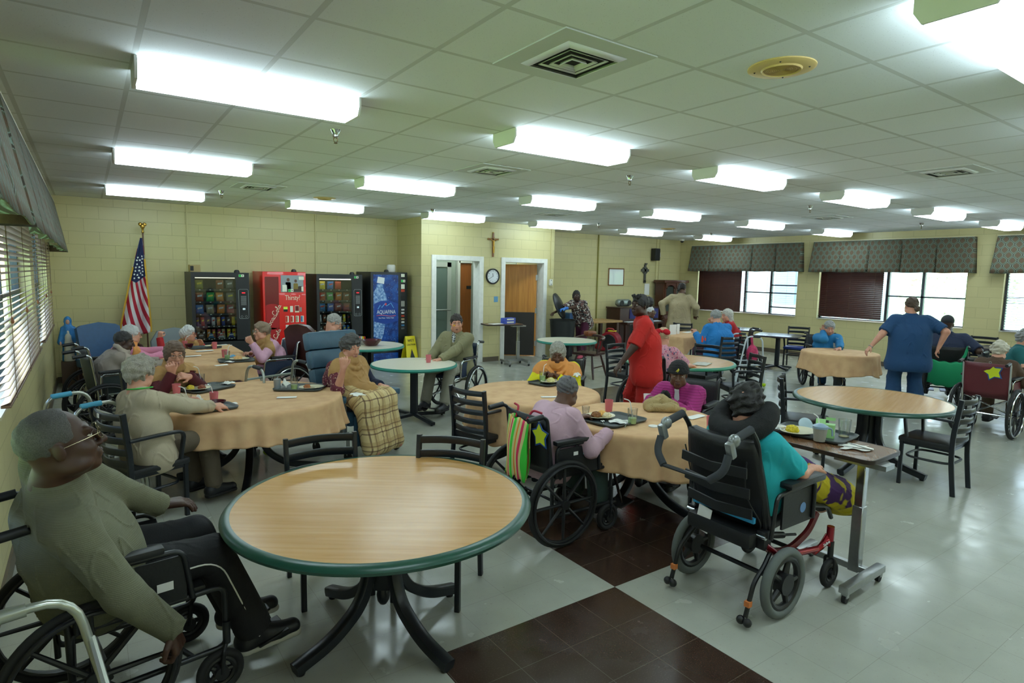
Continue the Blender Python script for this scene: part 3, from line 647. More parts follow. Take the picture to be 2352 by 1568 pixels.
def wheelchair(uph='black', frame_m=None, style='mag', footrest=True, rim=None, arms=True, back_h=.9, grip=True, spokes=8):
    fm = frame_m or BLACK; U = UPH[uph]; o = thing('wheelchair', '', 'wheelchair'); W = .235
    for s in (-1, 1):
        wheel(.305, None, spokes, rim or BLKPL, o, 'rear_wheel', (-.16, .305), s*(W+.055), style=style)
        c = wheel(.1, None, 5, None, o, 'caster', (.3, .1), s*(W+.01), True, .018, style='mag')
        MB().tube([(0, -.0, .0), (0, .0, .0), ], .01, 6) if 0 else None
        fk = MB()
        for q in (-1, 1): fk.tube([(q*.028, 0, 0), (q*.028, .01, .1), (0, .03, .125)], .009, 8)
        fk.cyl((0, .03, .12), (0, .03, .22), .016); fk.build('caster_fork', fm, c)
        MB().tube([(s*W, -.22, .2), (s*W, .33, .2), (s*W, .33, .48), (s*W, -.22, .48)], .0125, 10, closed=True, fil=.04).build('side_frame', fm, o)
        MB().tube([(s*W, -.22, .15), (s*W, -.225, .5), (s*W, -.28, back_h), (s*W, -.33, back_h+.02), (s*W, -.42, back_h+.01)], .0125, 10, fil=.05).build('back_post', fm, o)
        if grip: MB().tube([(s*W, -.32, back_h+.02), (s*W, -.44, back_h+.005)], .019, 12).build('push_handle', BLKPL, o)
        if arms:
            MB().tube([(s*(W+.015), -.2, .48), (s*(W+.015), -.2, .7), (s*(W+.015), .17, .7), (s*(W+.015), .2, .48)], .0115, 10, fil=.05).build('armrest_frame', fm, o)
            MB().box((s*(W+.015), -.06, .725), (.055, .32, .032), bev=.012).build('armrest_pad', BLKPL, o)
            MB().box((s*(W+.008), 0, .58), (.008, .36, .19)).build('skirt_guard', U, o)
        if footrest:
            MB().tube([(s*.2, .33, .44), (s*.19, .4, .42), (s*.17, .52, .14)], .011, 8, fil=.04).build('leg_hanger', CHROME if fm is not CHROME else CHROME, o)
            MB().box((s*.12, .56, .12), (.16, .15, .014), M=Matrix.Rotation(rad(12), 3, 'X'), bev=.004).build('footplate', BLKPL, o)
    MB().box((0, .04, .485), (2*W-.01, .44, .05), bev=.016).build('seat', U, o)
    bk = [(-.02, 0), (0, 0)]
    def bp(u, v):
        x = (u-.5)*2*W; z = .5+v*(back_h-.5); return (x, -.225-.055*(v)-.03*(1-(2*u-1)**2), z)
    MB().grid(bp, 13, 8).build('backrest', U, o, solid=.014)
    b = MB()
    for s in (-1, 1): b.tube([(s*W, .2, .2), (-s*W, -.15, .47)], .011, 8)
    b.tube([(W, -.1, .25), (-W, -.1, .25)], .011, 8); b.build('cross_brace', fm, o); return o
WCB = wheelchair('black', BLACK, 'mag', rim=BLKPL)
WCN = wheelchair('navy', CHROME, 'mag', rim=CHROME)
WCM = wheelchair('maroon', CHROME, 'pair', rim=CHROME)
WCG = wheelchair('green', CHROME, 'mag', rim=BLKPL, footrest=False)
WCH = [(WCB, .07, 2.95, 8, 'black wheelchair of the man in the olive sweater'), (WCB, 2.76, 3.33, 0, 'black wheelchair with striped bag and star tag at the cloth table'), (WCN, 4.05, 7.16, 209, 'chrome and navy wheelchair of the man in the khaki jacket'),
       (WCG, .22, 8.06, 12, 'dark green wheelchair at the joined cloth tables, nearest the camera'), (WCN, 1.96, 8.39, 190, 'chrome and blue wheelchair of the woman in the pink cardigan'), (WCB, 4.44, 3.57, 198, 'dark wheelchair of the woman in magenta'),
       (WCB, 10.48, 5.41, 222, 'black wheelchair of the woman in the blue sweater'), (WCM, 9.2, 2.63, 1, 'maroon wheelchair with a yellow star tag'), (WCB, 10.86, 3.74, 26, 'black wheelchair with a green bag behind the standing woman in blue'),
       (WCB, 10.14, 6.96, 130, 'wheelchair of the white-haired person in red'), (WCB, 5.8, 5.05, 12, 'black wheelchair of the woman with the red bow'), (WCN, .2, 8.85, 12, 'blue gripped wheelchair of the white-haired woman in pink'), (WCB, 4.24, 5.1, 222, 'wheelchair of the woman in yellow at the cloth table')]
seen = set(); WC_ = {}
for src, x, y, f, lab in WCH:
    o = src if id(src) not in seen else dup(src); seen.add(id(src))
    o.location = (x, y, 0); o.rotation_euler = (0, 0, F(f)); o['label'] = lab; o['group'] = 'wheelchairs'; WC_[lab] = o

_w = WC_['black wheelchair of the man in the olive sweater']; MB().box((.25, .1, .56), (.003, .06, .035)).build('white_label', PAPER, _w)
b = MB()
for k in range(7): b.lathe([(.02+.006*(k % 3), 0), (0, .001)], (.2485, .0+.022*k, .615+.008*math.sin(k*2.1)), (1, 0, 0), 10)
_w = WC_['black wheelchair with striped bag and star tag at the cloth table']; MB().box((.25, .09, .63), (.003, .1, .035)).build('blue_label', mat('label_pale_blue', '#a9cfe0', .5), _w); MB().box((.25, -.03, .63), (.003, .04, .025)).build('white_label', PAPER, _w); MB().box((.25, .12, .67), (.003, .07, .025)).build('maker_badge', mat('badge_navy', '#22305a', .4), _w)
# ------------------------------------------------------------------ soft bodies: smooth-blended distance fields polygonised with surface nets
VS = 1.0
def _prim(P, q):
    k = q['t']
    if k == 'c':
        a, b, r1, r2 = q['a'], q['b'], q['r'], q['r2']; ba = b-a; pa = P-a; L = max(ba @ ba, 1e-9)
        h = np.clip(pa @ ba/L, 0, 1); v = pa-h[:, None]*ba; sq = q.get('sq')
        if sq is not None:      # flattened capsule: squash along one direction
            w = v @ sq[0]; v = v+np.outer(w*(1/sq[1]-1), sq[0])
        d = np.sqrt((v*v).sum(1))-(r1+(r2-r1)*h)
        if q.get('flat'):
            n = ba/math.sqrt(L); d = np.maximum(d, (P-b) @ n)
        return d
    if k == 'e':
        u = (P-q['c']) @ q['M']; r = q['r']; a = u/r; b = a/r; k0 = np.sqrt((a*a).sum(1)); k1 = np.sqrt((b*b).sum(1))
        return k0*(k0-1)/np.maximum(k1, 1e-6)
    if k == 'b':
        u = np.abs((P-q['c']) @ q['M'])-(q['r']-q['rd']); return np.sqrt((np.maximum(u, 0)**2).sum(1))+np.minimum(u.max(1), 0)-q['rd']
    if k == 'p': return (P-q['c']) @ q['n']
def C(a, b, r, r2=None, k=.02, **kw): return dict(t='c', a=vec(a), b=vec(b), r=r, r2=r if r2 is None else r2, k=k, op='u', **kw)
def E(c, r, M=None, k=.02, op='u'): return dict(t='e', c=vec(c), r=vec(r), M=np.eye(3) if M is None else M, k=k, op=op)
def PL(c, n, k=.0, op='i'): return dict(t='p', c=vec(c), n=nrm(n), k=k, op=op)
def _eval(P, prims, near=None):
    d = np.full(len(P), 1e3)
    for i, q in enumerate(prims):
        if near is not None and not near[i]: continue
        x = _prim(P, q); k = max(q['k'], 1e-5)
        if q['op'] == 'u': h = np.clip(.5+.5*(x-d)/k, 0, 1) if len(P) else x; d = np.where(d > 900, x, x+(d-x)*(1-h)-k*h*(1-h)) if False else np.where(d > 900, x, np.minimum(d, x)-np.maximum(k-np.abs(d-x), 0)**2/(4*k))
        elif q['op'] == 's': d = np.maximum(d, -x)+np.maximum(k-np.abs(d+x), 0)**2/(4*k)
        else: d = np.maximum(d, x)+np.maximum(k-np.abs(d-x), 0)**2/(4*k)
    return d
def _bounds(prims):
    lo, hi = vec((9e9,)*3), vec((-9e9,)*3)
    for q in prims:
        if q['op'] != 'u': continue
        if q['t'] == 'c': r = max(q['r'], q['r2'])*1.02; a, b = np.minimum(q['a'], q['b'])-r, np.maximum(q['a'], q['b'])+r
        else: r = np.abs(q['M']) @ q['r']; a, b = q['c']-r, q['c']+r
        lo = np.minimum(lo, a); hi = np.maximum(hi, b)
    return lo, hi
def blob(prims, vox, disp=None, amp=0, pad=.02):
    vox *= VS
    lo, hi = _bounds(prims); lo = lo-pad-amp; hi = hi+pad+amp; B = 12
    nb = np.ceil((hi-lo)/(vox*B)).astype(int)+1; n = nb*B; Fd = np.empty(n, np.float32)
    g = np.stack(np.meshgrid(*[np.arange(q) for q in nb], indexing='ij'), -1).reshape(-1, 3)
    cen = lo+(g*B+(B-1)/2)*vox; R = vox*B*.87
    D = np.stack([_prim(cen, q) for q in prims], 1); dc = _eval(cen, prims)
    off = np.stack(np.meshgrid(*[np.arange(B)]*3, indexing='ij'), -1).reshape(-1, 3)*vox
    un = np.array([q['op'] == 'u' for q in prims]); km = max(q['k'] for q in prims)
    dm = np.where(un, D, 9).min(1)
    for i in range(len(g)):
        s = tuple(slice(a*B, a*B+B) for a in g[i])
        if abs(dc[i]) > R*1.6+amp+km: Fd[s] = 1 if dc[i] > 0 else -1; continue
        P = lo+g[i]*B*vox+off; near = ~un | (D[i] < dm[i]+2.4*R+km)
        d = _eval(P, prims, near)
        if disp is not None: d = d+disp(P)
        Fd[s] = d.reshape(B, B, B)
    I = Fd < 0; m = np.zeros(n-1, np.int8)
    for a in (0, 1):
        for b in (0, 1):
            for c in (0, 1): m += I[a:n[0]-1+a, b:n[1]-1+b, c:n[2]-1+c]
    ids = np.full(n-1, -1, np.int64); act = np.argwhere((m > 0) & (m < 8)); ids[tuple(act.T)] = np.arange(len(act))
    cr = [(a, b, c) for a in (0, 1) for b in (0, 1) for c in (0, 1)]
    val = np.stack([Fd[act[:, 0]+a, act[:, 1]+b, act[:, 2]+c] for a, b, c in cr], 1); acc = np.zeros((len(act), 3)); cnt = np.zeros(len(act))
    for i in range(8):
        for j in range(i+1, 8):
            if sum(abs(p-q) for p, q in zip(cr[i], cr[j])) != 1: continue
            sg = (val[:, i] < 0) != (val[:, j] < 0); t = val[:, i]/np.where(sg, val[:, i]-val[:, j], 1)
            acc += np.where(sg[:, None], vec(cr[i])+t[:, None]*(vec(cr[j])-vec(cr[i])), 0); cnt += sg
    V = lo+(act+acc/np.maximum(cnt, 1)[:, None])*vox; Q = []
    for ax in range(3):
        sl0 = [slice(1, -1)]*3; sl0[ax] = slice(0, -1); sl1 = [slice(1, -1)]*3; sl1[ax] = slice(1, None)
        A, Bq = I[tuple(sl0)], I[tuple(sl1)]; e = np.argwhere(A != Bq); inn = A[tuple(e.T)]; o = vec((1, 1, 1)).astype(int); o[ax] = 0; c0 = e+o
        u, w_ = [q for q in range(3) if q != ax]; du = np.zeros(3, int); du[u] = 1; dw = np.zeros(3, int); dw[w_] = 1
        f = np.stack([ids[tuple((c0-du-dw).T)], ids[tuple((c0-dw).T)], ids[tuple(c0.T)], ids[tuple((c0-du).T)]], 1)
        flip = inn if ax != 1 else ~inn; f[~flip] = f[~flip][:, ::-1]; Q.append(f)
    return V, np.concatenate(Q)
def soft(name, prims, vox, m, parent=None, disp=None, amp=0, M=None):
    V, Q = blob(prims, vox, disp, amp); me = bpy.data.meshes.new(name)
    if M is not None: V = V @ M[:3, :3].T+M[:3, 3]
    me.vertices.add(len(V)); me.vertices.foreach_set('co', V.astype(np.float32).ravel())
    me.loops.add(Q.size); me.loops.foreach_set('vertex_index', Q.astype(np.int32).ravel())
    me.polygons.add(len(Q)); me.polygons.foreach_set('loop_start', np.arange(0, Q.size, 4, dtype=np.int32))
    me.update(calc_edges=True); me.validate()
    return link(name, me, m, parent, sharp=0, fix=False)
def folds(amp, f=26, seed=0, sc=(1, 1, .55)):
    rs = np.random.RandomState(seed); W = rs.randn(5, 3)*f*.75*vec(sc); ph = rs.rand(5)*6.28; W2 = rs.randn(3, 3)*f*.35; W3 = rs.randn(4, 3)*f*1.9*vec(sc)
    def fn(P):
        Pw = P+.03*np.sin(P @ W2.T+1); s = 0; t = 0
        for i in range(5): s = s+np.sin(Pw @ W[i]+ph[i])
        for i in range(4): t = t+np.sin(Pw @ W3[i]+2*ph[i])
        return amp*(.12*s-np.exp(-(t/.32)**2)*.62*np.clip(s*.6+.5, 0, 1))
    return fn
def curls(amp, f=150, seed=0):
    rs = np.random.RandomState(seed); W = rs.randn(7, 3)*f*.58; ph = rs.rand(7)*6.28; W2 = rs.randn(3, 3)*f*.3
    def fn(P):
        Q = P+.006*np.sin(P @ W2.T); s = 0
        for i in range(7): s = s+np.sin(Q @ W[i]+ph[i])
        return amp*s/2.6
    return fn
# ------------------------------------------------------------------ people
def hair_mat(name, c, dark=.6, scale=180):
    if name in MATS: return MATS[name]
    n = NT(name, .62); a = n.noise(scale, detail=4); b = n.noise(24, detail=3); c0 = vec(lin(c)[:3])
    q = n.mix(n.ramp(a, .3, .7), tuple(c0*dark), tuple(np.minimum(c0*1.15, 1))); n.color(n.mix(n.ramp(b, .35, .7, 0, .35), q, tuple(c0*dark*.8))); n.bump(a, .6, .006); return n.m
def skin(name, c, rough=.5):
    if name in MATS: return MATS[name]
    n = NT(name, rough); a = n.noise(14, detail=4); b = n.noise(120, detail=3); c0 = vec(lin(c)[:3])
    n.color(n.mix(n.ramp(a, .3, .7), tuple(c0*vec((.94, .86, .84))), tuple(np.minimum(c0*1.06, 1)))); n.bump(b, .12, .003); return n.m
SK = dict(dark=skin('skin_dark', '#3f2619'), brown=skin('skin_brown', '#5a3a28'), pale=skin('skin_pale', '#d3a78c'), rosy=skin('skin_rosy', '#c99279'))
def fab(name, c, rough=.85, noise=.08, nscale=9, bump=.25, bscale=320): return mat(name, c, rough, noise=noise, nscale=nscale, bump=bump, bscale=bscale)
EYEW = mat('eye_white', '#d8d3cc', .2); IRIS = mat('iris_dark', '#1a120d', .15); LENS = glassy('spectacle_lens', (.97, .98, .98), .06)
def rotm(ax, deg): return np.array(Matrix.Rotation(rad(deg), 3, ax))
def ik(a, t, l1, l2, pole):
    d = t-a; L = np.linalg.norm(d); L2 = min(L, (l1+l2)*.995); d = d/max(L, 1e-6); t = a+d*L2
    x = (l1*l1-l2*l2+L2*L2)/(2*L2); h = math.sqrt(max(l1*l1-x*x, 0)); p = pole-d*np.dot(pole, d); return a+d*x+nrm(p)*h, t
def skeleton(x, y, face, seat=None, s=1., lean=8, slump=8, side=0, turn=0, hf=None, hp=0, hr=0, L=None, R=None, knee=0, foot=.05, spread=.1, footz=.0, w=1., stance=.1, bend=0, lk=None, hdx=(0, 0, 0), stride=0, pz=None, tl=None):
    """joints in world space; the person faces `face` degrees, L/R are world targets of the wrists"""
    f = rad(face); fw = vec((math.cos(f), math.sin(f), 0)); rt = vec((math.sin(f), -math.cos(f), 0)); up = vec((0, 0, 1)); J = dict(fw=fw, rt=rt, s=s, w=w)
    z = (seat+.1*s) if seat is not None else .93*s-(.0 if not bend else .02)
    if pz is not None: z = pz
    tl = tl or (.86 if seat is not None else 1.)
    pel = vec((x, y, z))
    def dirv(a, b): return nrm(up*math.cos(rad(a))*math.cos(rad(b))+fw*math.sin(rad(a))+rt*math.sin(rad(b)))
    u1, u2 = dirv(lean+bend, side), dirv(lean+slump+bend, side*1.2); ch = pel+u1*.25*s*tl; nk = ch+u2*.25*s*tl; J.update(pel=pel, ch=ch, nk=nk, u1=u1, u2=u2)
    tr = rad(turn); srt = nrm(rt*math.cos(tr)+np.cross(up, rt)*math.sin(tr)); srt = nrm(srt-u2*np.dot(srt, u2)); J['srt'] = srt; J['sfw'] = nrm(np.cross(u2, srt)); J['pfw'] = nrm(np.cross(u1, rt))
    sw = .165*s*w
    J['shL'], J['shR'] = nk-u2*.055*s-srt*sw, nk-u2*.055*s+srt*sw
    h = rad(face if hf is None else hf); hfw = vec((math.cos(h), math.sin(h), 0)); hrt = vec((math.sin(h), -math.cos(h), 0))
    hfw2 = nrm(hfw*math.cos(rad(hp))+up*math.sin(rad(hp))); hup = np.cross(hrt, hfw2); c, q = math.cos(rad(hr)), math.sin(rad(hr)); hrt, hup = hrt*c-hup*q, hup*c+hrt*q
    hc = nk+(u2*.6+up*.4)*(.155 if seat is None else .14)*s+hfw*.02*s+vec(hdx); J.update(hc=hc, H=np.stack([hrt, hfw2, hup], 1))
    for sd, sg, T in (('L', -1, L), ('R', 1, R)):
        hip = pel+rt*sg*.09*s*w-up*.01; J['hip'+sd] = hip
        if seat is not None:
            kn = hip+nrm(fw+rt*sg*spread+up*(knee*.1))*.42*s; kn[2] = max(kn[2], .46*s); an = kn+fw*foot; an[2] = footz+.085
            dd = an-kn; an = kn+dd/np.linalg.norm(dd)*min(np.linalg.norm(dd), .43*s)
            if lk: kn, an = vec(lk[0 if sg < 0 else 2]), vec(lk[1 if sg < 0 else 3])
        else:
            an = vec((x, y, .085))+rt*sg*stance+fw*stride*sg; kn, an = ik(hip, an, .43*s, .43*s, fw)
        J['kn'+sd], J['an'+sd] = kn, an
        sh = J['sh'+sd]
        if T is None: T = pel+fw*.28*s+rt*sg*.1*s+up*.13*s if seat is not None else sh-up*.5*s+fw*.06*s+rt*sg*.1*s
        pole = (fw*.45-up*.8+rt*sg*.4) if vec(T)[2] > sh[2]-.14 else (-up*.55-fw*.45+rt*sg*.55); el, wr = ik(sh, vec(T), .285*s, .25*s, pole); J['el'+sd], J['wr'+sd] = el, wr
    return J
def hand_prims(wr, d, n, s, left, curl=(25, 30, 20), spread=1.):
    """palm, four unequal bent fingers and a thumb; d fingers' direction, n palm normal"""
    d = nrm(d); n = nrm(n-d*np.dot(n, d)); lat = np.cross(d, n)*(1 if left else -1)   # lat: toward the thumb
    P = []; off = (.034, .012, -.011, -.032); ln = (.072, .079, .073, .056)
    for o in off: P.append(C(wr+lat*o*.45*s, wr+d*.082*s+lat*o*s, .0165*s, .0135*s, .012))
    for i, (o, l) in enumerate(zip(off, ln)):
        p = wr+d*.084*s+lat*o*s; a = 0; dd0 = nrm(d+lat*o*1.6*spread)
        for j, (fr, cu, r) in enumerate(zip((.46, .30, .24), curl, (.0095, .0088, .0078))):
            a += cu*(1+.12*i); dd = dd0*math.cos(rad(a))+n*math.sin(rad(a)); q = p+dd*l*fr*s; P.append(C(p, q, r*s, r*.92*s, .004)); p = q
    p = wr+d*.022*s+lat*.026*s; dd = nrm(d*.62+lat*.68+n*.35); q = p+dd*.043*s; P.append(C(p, q, .0145*s, .0115*s, .01))
    dd = nrm(d*.85+lat*.25+n*.42); r_ = q+dd*.033*s; P.append(C(q, r_, .0108*s, .0088*s, .004)); return P
def head_prims(J, s, fat=0, jaw=1.):
    c, M = J['hc'], J['H']; q = lambda x, y, z: c+M @ (vec((x, y, z))*s); P = []
    P += [E(q(0, -.012, .038), vec((.076, .096, .088))*s, M, .02), E(q(0, .03, -.035), vec((.061+fat*.01, .064, .082*jaw))*s, M, .03), E(q(0, .068, -.094*jaw), vec((.026, .022, .02))*s, M, .025)]
    for g in (-1, 1):
        P += [E(q(g*.04, .058, -.026), vec((.027, .03, .028))*s*(1+fat*.12), M, .02), E(q(g*.052, .02, -.07*jaw), vec((.025, .04, .022))*s*(1+fat*.25), M, .03)]
    P += [C(q(-.04, .083, .034), q(.04, .083, .034), .0115*s, k=.016), C(q(0, .096, .018), q(0, .117, -.028), .0085*s, .0135*s, .011)]
    for g in (-1, 1): P.append(E(q(g*.0145, .101, -.032), vec((.0098, .012, .009))*s, M, .006))
    P += [C(q(-.019, .092, -.058), q(.019, .092, -.058), .0085*s, k=.01), C(q(-.016, .089, -.070), q(.016, .089, -.070), .0095*s, k=.01)]
    for g in (-1, 1):
        P += [E(q(g*.077, -.01, .0), vec((.008, .018, .030))*s, M @ rotm('Z', g*-22), .006)]
    P.append(C(J['nk']+J['u2']*.0*s-J['sfw']*.012*s, c+M @ (vec((0, -.03, -.05))*s), .062*s, .055*s, .04))
    for g in (-1, 1): P.append(E(q(g*.032, .106, .013), vec((.02, .019, .0125))*s, M, .012, 's'))
    for g in (-1, 1): P += [E(q(g*.032, .0795, .0215), vec((.0165, .0135, .0085))*s, M, .005), E(q(g*.032, .0785, .0035), vec((.0155, .0125, .007))*s, M, .006)]
    P.append(C(q(-.02, .104, -.0635), q(.02, .104, -.0635), .0025*s, k=.004)); P[-1]['op'] = 's'
    return P
def body_prims(J, hands, fat=0, jaw=1., girth=1., feet=True):
    s = J['s']; P = torso(J, 0, girth); P += head_prims(J, s, fat, jaw)
    for d in 'LR':
        P += [C(J['sh'+d], J['el'+d], .048*s*girth, .040*s*girth, .03), C(J['el'+d], J['wr'+d], .041*s*girth, .027*s, .015)]
        fa = nrm(J['wr'+d]-J['el'+d]); h = hands.get(d, {}); hd = vec(h['d']) if 'd' in h else fa; nn = vec(h['n']) if 'n' in h else vec((0, 0, -1))+fa*.01
        P += hand_prims(J['wr'+d], hd, nn, s*h.get('s', 1.0), d == 'L', h.get('curl', (22, 28, 18)))
        P += legs(J, d, 0); P.append(C(J['an'+d]-vec((0, 0, .03)), J['an'+d]+J['fw']*.13*s-vec((0, 0, .045)), .036*s, .03*s, .02))
    return P
def torso(J, o, g=1., bust=0, belly=0):
    s, w = J['s'], J['w']; rt, srt = J['rt'], J['srt']; sf, pf = J['sfw'], J['pfw']
    mid = J['pel']+J['u1']*.12*s
    P = [C(J['pel']-rt*.075*s*w, J['pel']+rt*.075*s*w, .118*s*g+o, k=.05), C(mid-rt*.06*s*w+pf*.01*s, mid+rt*.06*s*w+pf*.01*s, .118*s*g+o, k=.09),
         C(J['ch']-srt*.075*s*w, J['ch']+srt*.075*s*w, .116*s*g+o, k=.09), C(J['nk']-J['u2']*.075*s-srt*.115*s*w, J['nk']-J['u2']*.075*s+srt*.115*s*w, .072*s+o, k=.07),
         C(J['nk']-J['u2']*.1*s, J['nk']+J['u2']*.02*s, .078*s+o*.5, .055*s+o*.3, .05)]
    if bust: P.append(C(J['ch']+sf*(.075*s*g)-srt*.06*s*w-J['u2']*.03*bust*s, J['ch']+sf*(.075*s*g)+srt*.06*s*w-J['u2']*.03*bust*s, .068*s*(.85+.2*bust)+o, k=.09))
    if belly: P.append(E(mid+pf*.07*s*g+J['u1']*.0, vec((.135*w, .115, .13))*s*(.8+.3*belly)+o, np.stack([rt, pf, J['u1']], 1), .06))
    return P
def legs(J, d, o):
    s, w = J['s'], J['w']; return [C(J['hip'+d], J['kn'+d], (.083*w)*s+o, .058*s+o, .03), C(J['kn'+d], J['an'+d], .056*s+o, .038*s+o, .02)]
def sleeve(J, d, o, frac, g=1.):
    s = J['s']; sh, el, wr = J['sh'+d], J['el'+d], J['wr'+d]; P = []
    if frac <= 1: e = sh+(el-sh)*frac; P.append(C(sh, e, .056*s*g+o, .05*s*g+o*1.25, .04, flat=True))
    else:
        P.append(C(sh, el, .056*s*g+o, .046*s*g+o, .04)); e = el+(wr-el)*min(frac-1, 1.05); P.append(C(el, e, .046*s*g+o, .034*s*g+o, .025, flat=True))
    return P
HAIRB = lambda q, s, M, t: E(q(0, -.015, .044), vec((.0778+t, .098+t, .089+t))*s, M, .02)
def hair(J, style, m, vox, parent, t=.012, seed=1, name='hair'):
    c, M, s = J['hc'], J['H'], J['s']; q = lambda x, y, z: c+M @ (vec((x, y, z))*s); P = [HAIRB(q, s, M, t)]; disp, amp = curls(.0035 if t > .003 else .0012, 170, seed), .005; face = True; nape = -.045; front = (0, .118, -.045); fr = (.066+t*.5, .062, .115)
    if style in ('curly', 'perm'):
        for x, y, z, r in ((-.065, -.02, .03, .045), (.065, -.02, .03, .045), (0, -.07, .03, .06), (0, .02, .1, .06), (-.04, .05, .085, .035), (.04, .05, .085, .035), (0, -.06, -.02, .05)): P.append(E(q(x, y, z), vec((r, r, r))*s, None, .03))
        disp, amp = (curls(.009, 125, seed), .014) if style == 'curly' else (curls(.006, 95, seed), .01)
    if style == 'bob':
        for g in (-1, 1): P.append(E(q(g*.066, -.015, -.01), vec((.026, .06, .062))*s, M, .03))
        P.append(E(q(0, -.07, -.02), vec((.06, .045, .065))*s, M, .03)); nape = -.085
    if style == 'long':
        for g in (-1, 1): P.append(C(q(g*.06, -.03, .03), q(g*.075, -.02, -.16), .04*s, .035*s, .03))
        P.append(C(q(0, -.07, .03), q(0, -.085, -.2), .06*s, .05*s, .03)); nape = -.3
    if style == 'bun':
        P.append(E(q(0, -.135, .06), vec((.062, .055, .062))*s, M, .012))
        for k in range(7): P.append(E(q(-.06+.02*k, .075+.012*math.sin(k*2), .11+.012*math.cos(k*3)), vec((.016, .018, .02))*s, None, .006))
    if style == 'pony': P += [C(q(0, -.1, .02), q(.02, -.15, -.03), .03*s, .025*s, .02), E(q(.02, -.155, -.05), vec((.035, .03, .04))*s, M, .02)]
    if style == 'recede': front = (0, .10, .03); fr = (.07, .095, .1)
    P.append(E(q(*front), vec(fr)*s, M, .008, 's'))
    P.append(PL(q(0, 0, nape), -(M[:, 2]-M[:, 1]*(.5 if style not in ('long', 'bob') else .15)), .02)); P[-1]['op'] = 'i'
    for g in (-1, 1): P.append(E(q(g*.092, .02, -.035), vec((.026, .045, .05))*s, M, .008, 's')) if style not in ('long', 'bob') else None
    P = [p for p in P if p]; return soft(name, P, vox, m, parent, disp, amp)
def face_parts(J, parent, lips='#8d5a50', brow='#3a332e', spec=False, dark=False, specc=None):
    c, M, s = J['hc'], J['H'], J['s']; q = lambda x, y, z: c+M @ (vec((x, y, z))*s)
    for g in (-1, 1):
        e = MB().sphere(q(g*.032, .0808, .013), .0118*s, 14).build('eye', EYEW, parent); MB().sphere(q(g*.031, .0895, .012), vec((.0056, .0042, .0056))*s, 10, M).build('iris', IRIS, e)
        MB().tube([q(g*.015, .0945, .0365), q(g*.03, .0955, .0395), q(g*.049, .083, .0325)], [.0028*s, .0036*s, .002*s], 6).build('eyebrow', mat('brow_'+brow, brow, .8), parent)
        MB().tube([q(g*.016, .0925, .0155), q(g*.032, .0975, .0215), q(g*.047, .085, .015)], .0024*s, 6).build('eyelid', parent.data.materials[0], parent)
    lm = mat('lips_'+lips, lips, .45)
    MB().tube([q(-.023, .0935, -.0615), q(-.011, .1, -.0585), q(0, .1015, -.0595), q(.011, .1, -.0585), q(.023, .0935, -.0615)], [.0018*s, .0042*s, .004*s, .0042*s, .0018*s], 8).build('upper_lip', lm, parent)
    MB().tube([q(-.02, .0925, -.0645), q(-.009, .0985, -.0685), q(.009, .0985, -.0685), q(.02, .0925, -.0645)], [.0018*s, .005*s, .005*s, .0018*s], 8).build('lower_lip', lm, parent)
    if spec:
        gm = mat('wire_frame', specc or '#8d8267', .25, .9); b = MB()
        a = np.linspace(0, 2*math.pi, 28, endpoint=False)
        for g in (-1, 1):
            ring = [q(g*.034+.024*math.cos(t), .117-abs(.024*math.cos(t)+g*.0)*.12-.05*max(0, g*math.cos(t))*.2, .008+.0185*math.sin(t)) for t in a]; b.tube(ring, .0014*s, 6, closed=True)
            b.tube([q(g*.058, .111, .012), q(g*.074, .07, .012), q(g*.083, .0, .01)], .0014*s, 6)
        b.tube([q(-.011, .117, .011), q(0, .121, .014), q(.011, .117, .011)], .0014*s, 6); gl = b.build('spectacles', gm, parent)
        for g in (-1, 1): MB().lathe([(.0235*s, 0), (0, .0006)], q(g*.034, .1155, .008), M[:, 1], 24).build('lens', LENS, gl)
def shoe(J, d, m, sole, parent, s=None, name='shoe', up=0):
    s = s or J['s']; a = J['an'+d]; f = J.get('ft'+d, J['fw']); u = vec((0, 0, 1)); n = nrm(u-f*np.dot(u, f))
    h, t = a-n*.045-f*.035*s, a-n*.055+f*.17*s
    P = [C(h, t, .043*s, .037*s, .02), C(a+n*.02, h+n*.01, .046*s, .045*s, .03), C(h+f*.05+n*.03, t-f*.07*s, .042*s, .036*s, .03), PL(h-n*.038, -n, .006), PL(a+n*.03, n, .01)]
    o = soft(name, P, .006, m, parent); so = [C(h-n*.03, t-n*.03, .046*s, .041*s, .01), PL(h-n*.022, n, .003), PL(h-n*.046, -n, .003)]
    soft('sole', so, .005, sole, o); return o
SOLEW = mat('white_sole', '#b9b7ac', .6); SHOEB = mat('black_shoe', '#15161a', .5, bump=.1); SOLEB = mat('black_sole', '#0c0c0c', .7)
